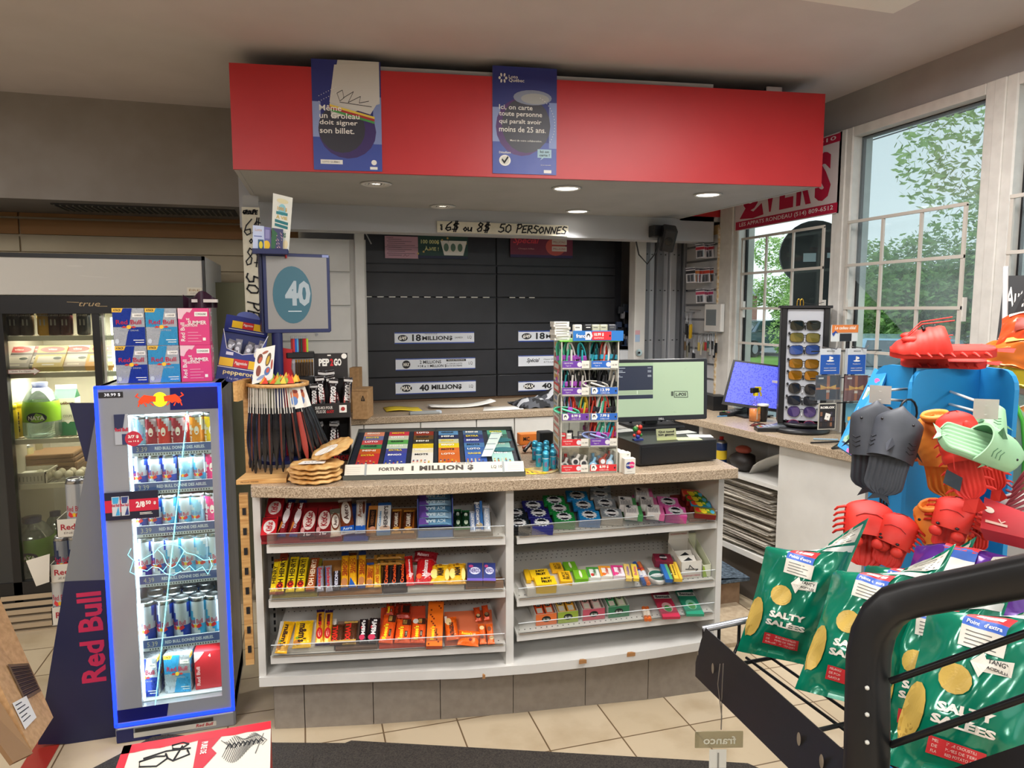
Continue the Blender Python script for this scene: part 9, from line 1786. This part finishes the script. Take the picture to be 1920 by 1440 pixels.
put('lobster',RD_,RD2,dep(1868,916,1.72),dep(1836,785,1.7),tc_(1850,880),'red lobster sandal hanging behind the mint shark, right one',scale=.75)
put('crab',RD_,RD2,dep(1618,1060,1.86),dep(1630,938,1.88),tc_(1630,990)+V((.15,0,.1)),'red crab sandal at the left of the lower row',scale=1.5)
put('crab',RD_,RD2,dep(1660,1060,1.82),dep(1698,966,1.8),tc_(1670,1000)+V((-.9,-.2,0)),'red crab sandal turned sideways in the lower row',scale=1.4)
put('crab',RD_,RD2,dep(1775,1030,1.72),dep(1800,932,1.7),tc_(1790,980)+V((-.3,0,.2)),'red crab sandal right of the lower orange fish',scale=1.45)
put('crab',RD_,RD2,dep(1830,1030,1.78),dep(1838,945,1.78),tc_(1840,980),'red crab sandal half hidden by the purple bag',scale=1.2)
zt_=ztop
for k,(x0,y0,x1,y1,d0,d1,lab)in enumerate(((1850,680,1690,672,1.9,2.02,'lower red lobster sandal on top of the cyan display'),(1868,655,1668,668,1.84,1.95,'upper red lobster sandal on top of the cyan display'))):
 h=dep(x0,y0,d0); q=dep(x1,y1,d1); h.z=zt_+.005+k*.035; q.z=zt_+.003+k*.03
 put('lobster',RD_,RD2,h,q,V((0,0,1))+tc_(1760,650)*.15,lab,scale=1.05)
t2_=bpy.data.objects
for c,r,lab in((dep(1703,762,1.86),.03,'black plastic hanger loop above the right black shark sandal'),(dep(1805,800,1.7),.03,'black plastic hanger loop on the right peg hook'),(dep(1665,768,1.8),.02,'small black hanger loop between the two black shark sandals')):
 g=G(); g.tube([c+V((r*math.cos(a),0,r*1.3*math.sin(a)-.02))for a in[2*math.pi*k/14 for k in range(14)]],.003,INK_,6,close=True); tag(g.build('hanger_loop'),lab,'hanger')
g=G(); q=[dep(1768,905,1.66),dep(1800,922,1.64),dep(1805,896,1.64),dep(1775,880,1.66)]; g.add(q,[(0,1,2,3),(3,2,1,0)],mat('#22303c')); tag(g.build('price_tag'),'dark price tag between the sandals on the right board','tag')
# green framed panel right of the display
g=G(); q=[dep(1905,985,1.95),dep(1935,960,1.9),dep(1935,790,1.9),dep(1908,760,1.95)]; g.add(q+[p+V((.01,.02,0))for p in q],[(0,1,2,3),(7,6,5,4)],mat('#b8c8a8',.6)); g.tube([dep(1905,760,1.95),dep(1918,790,1.93),dep(1922,850,1.92),dep(1912,990,1.93)],.006,mat('#4aa838',.4),8); tag(g.build('green_framed_net'),'pale net with bright green rim at the right edge behind the sandals','net')
# ---- snack bags
def bag(w,h,th,c,pr,seed,crimp=.06,back=None,tw=1.0):
 g=G(); m=mat(c,.2,.15,coat=.3); sv=mat('#c8cccc',.2,.5); bm_=mat(back or '#c9c6be',.3,.2); rs=random.Random(seed); ph=[rs.random()*6 for _ in range(6)]
 def tk(a,b):
  e=min(1,max(0,(min(b,1-b)-crimp)/.22))**.6; s_=max(0,1-abs(2*a-1)**2.6); return th*.5*e*s_
 def wr(a,b):e=min(b,1-b); k=max(0,1-abs(e-.16)/.18); return k*.006*math.sin(a*21+ph[0]+2*math.sin(b*9))+.0028*math.sin(a*11+b*17+ph[1])+.0022*math.sin(a*31-b*23+ph[2])+(.004*math.sin(a*9+ph[3])if e<crimp else 0)
 def X(a,b):e=min(b,1-b); return(a-.5)*w*(1-.1*math.sin(math.pi*b)*(1 if 0<a<1 else 1))
 def fold(p,a,b):
  q=max(0,(b-.74)/.26); q=q*q*(3-2*q)*tw; r_=(1-b)**4*tw
  return(p[0]+q*w*.42*(1-a)+q*w*.06,p[1]+q*(a-.62)*.42*h+r_*(a-.3)*.1*h,p[2]+q*.02*math.sin(a*7+ph[4])-r_*.01)
 f1=lambda a,b:fold((X(a,b),b*h,tk(a,b)+wr(a,b)*(1 if .02<a<.98 else 0)),a,b)
 f2=lambda a,b:fold((X(1-a,b),b*h,-tk(1-a,b)*.8-.001),1-a,b)
 g.grid(f1,30,40,m); g.grid(f2,30,40,m,lambda a,b:bm_ if .2<a<.8 and b>.1 else m)
 g.F=lambda p:V(f1(min(1,max(0,p[0])),min(1,max(0,p[1]))))+V((0,0,.0042+p[2])); return g
def bpoly(g,pts,m,e=0,sub=5):
 """print a polygon draped on the bag: fan with subdivided edges"""
 n=len(pts); cx=sum(p[0]for p in pts)/n; cy=sum(p[1]for p in pts)/n
 for i in range(n):
  a,b=pts[i],pts[(i+1)%n]
  prev=None
  for k in range(sub):
   r0,r1=k/sub,(k+1)/sub
   q=[(cx+(a[0]-cx)*r0,cy+(a[1]-cy)*r0),(cx+(a[0]-cx)*r1,cy+(a[1]-cy)*r1),(cx+(b[0]-cx)*r1,cy+(b[1]-cy)*r1),(cx+(b[0]-cx)*r0,cy+(b[1]-cy)*r0)]
   g.add([g.F((x,y,e))for x,y in q],[(0,1,2,3)],m)
def brect(g,x0,y0,x1,y1,m,e=0,rot=0,n=6):
 cx,cy=(x0+x1)/2,(y0+y1)/2; c,s_=math.cos(rot),math.sin(rot)
 f=lambda a,b:(lambda x,y:g.F((cx+x*c-y*s_,cy+x*s_+y*c,e)))((a-.5)*(x1-x0),(b-.5)*(y1-y0)); g.grid(f,n,n,m)
def chips(seed):
 g=bag(.215,.36,.12,'#0a7c60',None,seed); SB=mat('#c8a850',.5); rs=random.Random(seed)
 brect(g,.3,.77,.62,.82,mat('#d03038'),.0004); brect(g,.3,.72,.62,.77,mat('#2c58b0'),.0004); brect(g,.3,.62,.64,.72,mat('#dcd8cc'),.0004)
 brect(g,.36,.785,.56,.805,PAPER,.001); g.text(g.F,"Points d'extra",.46,.745,.26,.022,PAPER,.02)
 for k in range(4):brect(g,.34,.635+k*.02,.58-.05*(k%2),.64+k*.02,mat('#5c5c58'),.001)
 bpoly(g,[(.34+.13*math.cos(a),.46+.07*math.sin(a))for a in[2*math.pi*k/14 for k in range(14)]],SB,.0006);
 bpoly(g,[(.08+.1*math.cos(a),.26+.14*math.sin(a))for a in[2*math.pi*k/14 for k in range(14)]],SB,.0006); brect(g,.02,.14,.14,.2,mat('#a88838'),.0004,.5)
 g.text(g.F,'SALTY',.47,.33,.42,.045,mat('#ece6dc'),.05,e=.0008,rot=.05); g.text(g.F,'SALÉES',.47,.27,.46,.05,mat('#ece6dc'),.05,e=.0008,rot=.02)
 bpoly(g,[(.42,.56),(.5,.62),(.5,.59),(.72,.62),(.72,.55),(.5,.53),(.5,.5)],mat('#dcd8cc'),.0006); g.text(g.F,'TANGY',.62,.59,.16,.022,INK,.02,e=.001); g.text(g.F,'ACIDULÉE',.62,.56,.16,.018,INK,.02,e=.001)
 brect(g,.26,.1,.66,.18,mat('#c82c34'),.0006)
 for k in range(3):g.text(g.F,['MELANGE DE CROUSTILLES','DE POMMES DE TERRE','FLAVOURED POTATO CHIPS'][k],.46,.165-k*.024,.34,.013,mat('#f0d8d0'),e=.001)
 brect(g,.03,.84,.97,.87,mat('#c8ccc8',.3),.0006); brect(g,.5,.885,.94,.975,mat('#d0ccc0',.4),.0006)
 for k in range(5):brect(g,.54,.893+k*.016,.88-.06*(k%2),.898+k*.016,mat('#5c5c58'),.001)
 return g
def facts(g):
 F=lambda p:V((-(p[0]-.5)*.26*.8,p[1]*.36,-.066 if False else 0)); return g
def putbag(g,bot,top,face,lab,name='chip_bag',cat='chip bag',grp='green chip bags on the wire rack',s=1.0):
 o=g.build(name); Y=top-bot; orient(o,bot,Y.cross(face),Y); k=Y.length/.36; o.scale=(k*s,k,k*s); tag(o,lab,cat,grp); return o
ZS=.745
def dz(px,py,z):return on(px,py,z=z)
b1=dep(1462,1243,1.62); putbag(chips(1),b1,dep(1525,985,1.66),tc_(1490,1110)+V((-.05,0,.12)),'leftmost green chip bag standing alone at the far end of the wire rack')
putbag(chips(2),dep(1585,1322,1.42),dep(1668,1030,1.5),tc_(1600,1170)+V((-.25,.0,.1)),'second green chip bag, standing just left of the thick black post')
putbag(chips(5),dep(1640,1300,1.62),dep(1720,1018,1.68),tc_(1650,1170)+V((-.2,0,.15)),'green chip bag mostly hidden behind the second one',s=.9)
putbag(chips(3),dep(1730,1405,1.34),dep(1780,1090,1.42),tc_(1720,1250)+V((-.35,0,.1)),'third green chip bag behind the thick black post')
putbag(chips(4),dep(1790,1478,1.14),dep(1880,1092,1.22),tc_(1810,1290)+V((-.1,0,.05)),'nearest green chip bag at the lower right behind the rack wires')
def purple():
 g=bag(.26,.3,.13,'#5c2c8c',None,11); brect(g,.25,.62,.5,.74,mat('#2c58b0'),.0006); brect(g,.25,.7,.5,.78,mat('#d03038'),.0006); brect(g,.25,.42,.5,.62,mat('#d8d4cc'),.0006); brect(g,.6,.55,.9,.85,mat('#c8c4b8'),.0006); brect(g,.05,.78,.5,.82,mat('#c8c4c8',.3),.0006)
 for k in range(5):brect(g,.62,.6+k*.04,.86,.606+k*.04,mat('#5c5c58'),.001)
 return g
putbag(purple(),dep(1790,1195,1.52),dep(1862,985,1.62),tc_(1830,1030)+V((-.1,0,.5)),'purple chip bag lying behind the top rail of the wire rack',grp=None,s=1.35)
g=bag(.22,.26,.08,'#26262c',None,13); brect(g,.3,.3,.8,.5,mat('#c8b060'),.0006); brect(g,.5,.55,.9,.7,mat('#2c58b0'),.0006); putbag(g,dep(1930,1110,1.6),dep(1915,1005,1.68),tc_(1900,1040)+V((0,0,.6)),'black chip bag at the right edge behind the purple one',grp=None,s=1.2)
# orange bags on the upper rack
for k,(px0,py0,px1,py1,c,nm)in enumerate(((1905,655,1950,520,'#e0542c','topmost'),(1895,690,1960,640,'#d8742c','second'),(1905,722,1960,692,'#c8b02c','third, yellow'),(1925,800,1935,715,'#d08848','fourth'),(1930,850,1940,800,'#8a3830','lowest'))):
 g=bag(.26,.2,.1,c,None,20+k,back='#a8a0a0'); brect(g,.2,.3,.7,.6,mat('#e8b040' if k%2 else '#8a2c18'),.0006); brect(g,.1,.7,.9,.76,mat('#e8dcc8',.3),.0006)
 putbag(g,dep(px0+42,py0,2.0),dep(px1+20,py1,2.08),tc_(1900,650)+V((-.3,0,.5 if k else .1)),'orange snack bag on the upper rack at the right edge, '+nm,'snack_bag','snack bag','snack bags at the right edge',s=[1.2,2.6,3,1.5,2.6][k])
g=G()
for py in(664,692,728,800):g.tube([dep(1880,py,2.1),dep(1990,py+4,2.0)],.005,mat('#c8c8c8',.3),6)
g.tube([dep(1886,500,2.2),dep(1880,860,2.15)],.008,mat('#c8c8c8',.3),8); tag(g.build('wire_rack'),'white wire rack holding the snack bags at the right edge','rack')
P4=[dep(1866,660,2.2),dep(1930,660,2.15),dep(1936,516,2.15),dep(1883,517,2.2)]
g=G(); g.add(P4,[(0,1,2,3),(3,2,1,0)],mat('#16171a',.5)); F=lambda p:P4[0]*(1-p[0])*(1-p[1])+P4[1]*p[0]*(1-p[1])+P4[2]*p[0]*p[1]+P4[3]*(1-p[0])*p[1]+tc_(1900,580)*p[2]; g.text(F,'Auto',.55,.72,.8,.26,PAPER,.01,e=.002); g.text(F,'AIDE',.45,.5,.3,.07,PAPER,.01,e=.002); g.rect(F,.1,.25,.35,.42,mat('#a8a8a8'),.001); tag(g.build('auto_poster'),'black poster reading Auto in the window at the right edge','poster')
# red flat box and mesh bag
P4=[dep(1838,990,1.6),dep(1925,1010,1.5),dep(1925,962,1.58),dep(1846,932,1.7)]; n_=(P4[1]-P4[0]).cross(P4[3]-P4[0]).normalized(); g=G(); g.add(P4+[p-n_*.03 for p in P4],[(0,1,2,3),(7,6,5,4),(0,4,5,1),(1,5,6,2),(2,6,7,3),(3,7,4,0)],mat('#b82c34',.5)); F=lambda p:P4[0]*(1-p[0])*(1-p[1])+P4[1]*p[0]*(1-p[1])+P4[2]*p[0]*p[1]+P4[3]*(1-p[0])*p[1]+n_*p[2]
g.ell(F,.16,.62,.12,.1,mat('#e0d8c8'),.002); g.rect(F,.1,.2,.6,.28,mat('#d8b8a8'),.002); g.strokes(F,[[(.4,.4),(.46,.3),(.54,.38)]],mat('#e0c0b0'),.03,.002); tag(g.build('red_flat_box'),'flat red box with pale print beside the sandals at the right edge','box')
g=G()
for k in range(7):g.tube([dep(1925,880+k*12,1.7),dep(1900-k*2,915+k*8,1.72),dep(1888,905+k*14,1.74)],.004,mat('#a8505c',.6),6)
g.ico(dep(1918,950,1.78),.05,mat('#c0b8b0',.6),2,(1,1,.8)); tag(g.build('mesh_bag'),'dusty red mesh bag at the right edge','bag')
# ---- black wire rack in the foreground
t=thing('snack_rack','black metal wire rack with thick rounded post and chip bags, right foreground','rack',up(dep(1640,1420,1.1)))
RK=mat('#0f1012',.4,0); RW=mat('#17181a',.35,.4)
PA=dep(1642,1620,1.0); base=[dep(1624,1600,.98),dep(1625,1420,1.0),dep(1627,1270,1.02)]
bend=[dep(1629,1225,1.02),dep(1638,1185,1.02),dep(1656,1152,1.01),dep(1684,1129,1.0),dep(1730,1117,.98)]; rail=[dep(1830,1098,.93),dep(1920,1080,.88),dep(2100,1046,.8)]
PA0=V((base[1].x,base[1].y,0))
def sqtube(g,pts,r,m,rd):
 pts=[V(p)for p in pts]; n=len(pts); vs=[]; fs=[]; k=12; sidev=rd
 for i,p in enumerate(pts):
  d=(pts[min(i+1,n-1)]-pts[max(i-1,0)]).normalized(); w=sidev.normalized(); u=w.cross(d).normalized()
  for j in range(k):
   a=2*math.pi*(j+.5)/k; c,s_=math.cos(a),math.sin(a); c=math.copysign(abs(c)**.5,c); s_=math.copysign(abs(s_)**.5,s_); vs.append(p+u*c*r+w*s_*r)
 for i in range(n-1):
  for j in range(k):fs.append((i*k+j,(i+1)*k+j,(i+1)*k+(j+1)%k,i*k+(j+1)%k))
 sm=g.smooth; g.smooth=True; g.add(vs,fs,m); g.smooth=sm
sd=(dep(1900,1090,.88)-dep(1700,1130,1.0)); sd.z=0; side_n=sd.cross(V((0,0,1))).normalized()
g=G(); sqtube(g,[V((base[1].x,base[1].y,0))]+[V((base[1].x,base[1].y,base[1].z-.1))]+base[1:]+bend+rail,.0255,RK,side_n)
for py in(1290,1340,1392):q=dep(1626,py,1.0); g.ico(q+tc_(1626,py)*.0265,.0035,mat('#c8c8c0',.4),1)
g.build('frame_post',t,label='thick rounded black frame tube')
g=G(); g.tube([dep(1670,1277,1.0),dep(1790,1235,.94),dep(2000,1160,.84)],.0048,RW,8); g.tube([dep(1670,1397,.995),dep(1790,1355,.93),dep(2000,1280,.83)],.0048,RW,8); g.build('side_wire',t)
# long side plate
pl=[dep(1325,1178,1.68),dep(1312,1200,1.68),dep(1313,1245,1.67),dep(1325,1275,1.65),dep(1480,1440,1.22),dep(1560,1530,1.05),dep(1640,1530,1.0),dep(1640,1440,1.02),dep(1575,1400,1.12)]
n_=(pl[4]-pl[0]).cross(pl[8]-pl[0]).normalized(); c0=pl[0]
pl=[p-n_*(p-c0).dot(n_)for p in pl]; g=G(); m_=len(pl); tp=n_*.003
for seg in(pl,):g.add([p for p in pl]+[p+tp for p in pl],[tuple(range(m_)),tuple(range(2*m_-1,m_-1,-1))]+[(i,(i+1)%m_,m_+(i+1)%m_,m_+i)for i in range(m_)],RK)
ed=(pl[8]-pl[0]).normalized()
for px,py,r in((1342,1255,.012),(1314,1226,.006),(1505,1388,.012),(1548,1430,.012)):
 q=dep(px,py,1); d_=ray(px,py); q=_eye+d_*((c0-_eye).dot(n_)/d_.dot(n_)); sg=-1 if tc_(px,py).dot(n_)<0 else 1; off=n_*(.0045*sg+(.003 if sg>0 else 0)); g.add([q+off+ed*r*.55*math.cos(a)+V((0,0,1))*r*math.sin(a)for a in[2*math.pi*k/16 for k in range(16)]],[tuple(range(16)),tuple(range(15,-1,-1))],mat('#a89c88',.6))
g.build('side_plate',t,label='long black slotted side plate')
# wire shelf
A1=dep(1345,1240,1.66); zS=A1.z
W0=[on(*p,z=zS)for p in((1362,1240),(1398,1236),(1432,1232),(1466,1229))]; dirn=(on(1620,1440,z=zS)-on(1362,1240,z=zS)).normalized()
g=G(); crossd=(on(1515,1232,z=zS)-on(1395,1255,z=zS)).normalized()
st=on(1362,1240,z=zS)
for k in range(14):a=st+crossd*.055*k; g.tube([a,a+dirn*.95],.0034,RW,6)
for k in range(4):a=st+dirn*(.02+.27*k)-crossd*.03; g.tube([a,a+crossd*.8],.0045,RW,6)
g.build('wire_shelf',t,label='black wire shelf')
g=G(); tA,tB=dep(1318,1180,1.7),dep(1413,1160,1.7); g.cyl(tA,tB,.008,mat('#a8acb4',.25,.6),10)
for k in range(3):a=tA.lerp(tB,[.02,.32,.72][k]); b=a+V((0,0,-.055)); g.tube([a,b,b+(st-b)*.4+V((0,0,-.01)),on([1345,1362,1400][k],[1245,1242,1262][k],z=zS)],.004,RW,6)
g.build('end_fence',t,label='grey topped end fence')
g=G(); lo=[dep(1700,1470,1.02),dep(1920,1395,.86),dep(2000,1370,.8),dep(2000,1500,.8),dep(1700,1560,1.02)]; g.add(lo,[(0,1,2,3,4),(4,3,2,1,0)],RK); g.build('lower_plate',t)
# hanging clear tag
g=G(); a=dep(1350,1245,1.5); b=dep(1352,1368,1.5); g.tube([a,a.lerp(b,.3)+V((-.006,0,0)),a.lerp(b,.8)+V((.002,0,0)),b],.0012,mat('#6a6258',.4),5); g.tube([a+V((.008,0,0)),a.lerp(b,.4)+V((.004,0,0)),b],.0012,mat('#6a6258',.4),5)
F=frame(dep(1303,1403,1.5),dep(1393,1402,1.5)-dep(1303,1403,1.5),V((0,0,1))); w_=(dep(1393,1402,1.5)-dep(1303,1403,1.5)).length; TG=clear('frosted_tag','#d8d4c0',.08,.35,'#a8a48c')
g.T=F; g.box((0,0,-.002),(w_,.037,0),TG,.001); g.T=None; vs,fs,asp=glyph('franco',.02); g.add([F((w_*.85-a*w_*.68,.009+b*.018,.001))for a,b in vs],[tuple(reversed(f))for f in fs],mat('#c8c8b8',.4)); g.rect(F,w_*.3,-.045,w_*.66,-.003,mat('#d8d8d0',.5),0)
g.rect(F,w_*.47,-.045,w_*.5,-.01,mat('#8a8a84'),.001); tag(g.build('hanging_tag'),'clear plastic tag with mirrored lettering hanging from the black rack','tag')
# yellow and red pack at the lower right
g=bag(.2,.25,.1,'#e0b020',None,31); brect(g,.1,.3,.9,.5,mat('#8a2c40'),.0006); brect(g,.1,.1,.9,.26,mat('#e04c3c'),.0006); putbag(g,dep(1950,1420,1.3),dep(1935,1210,1.35),tc_(1920,1300),'yellow and red snack bag at the lower right edge','snack_bag','snack bag',None)
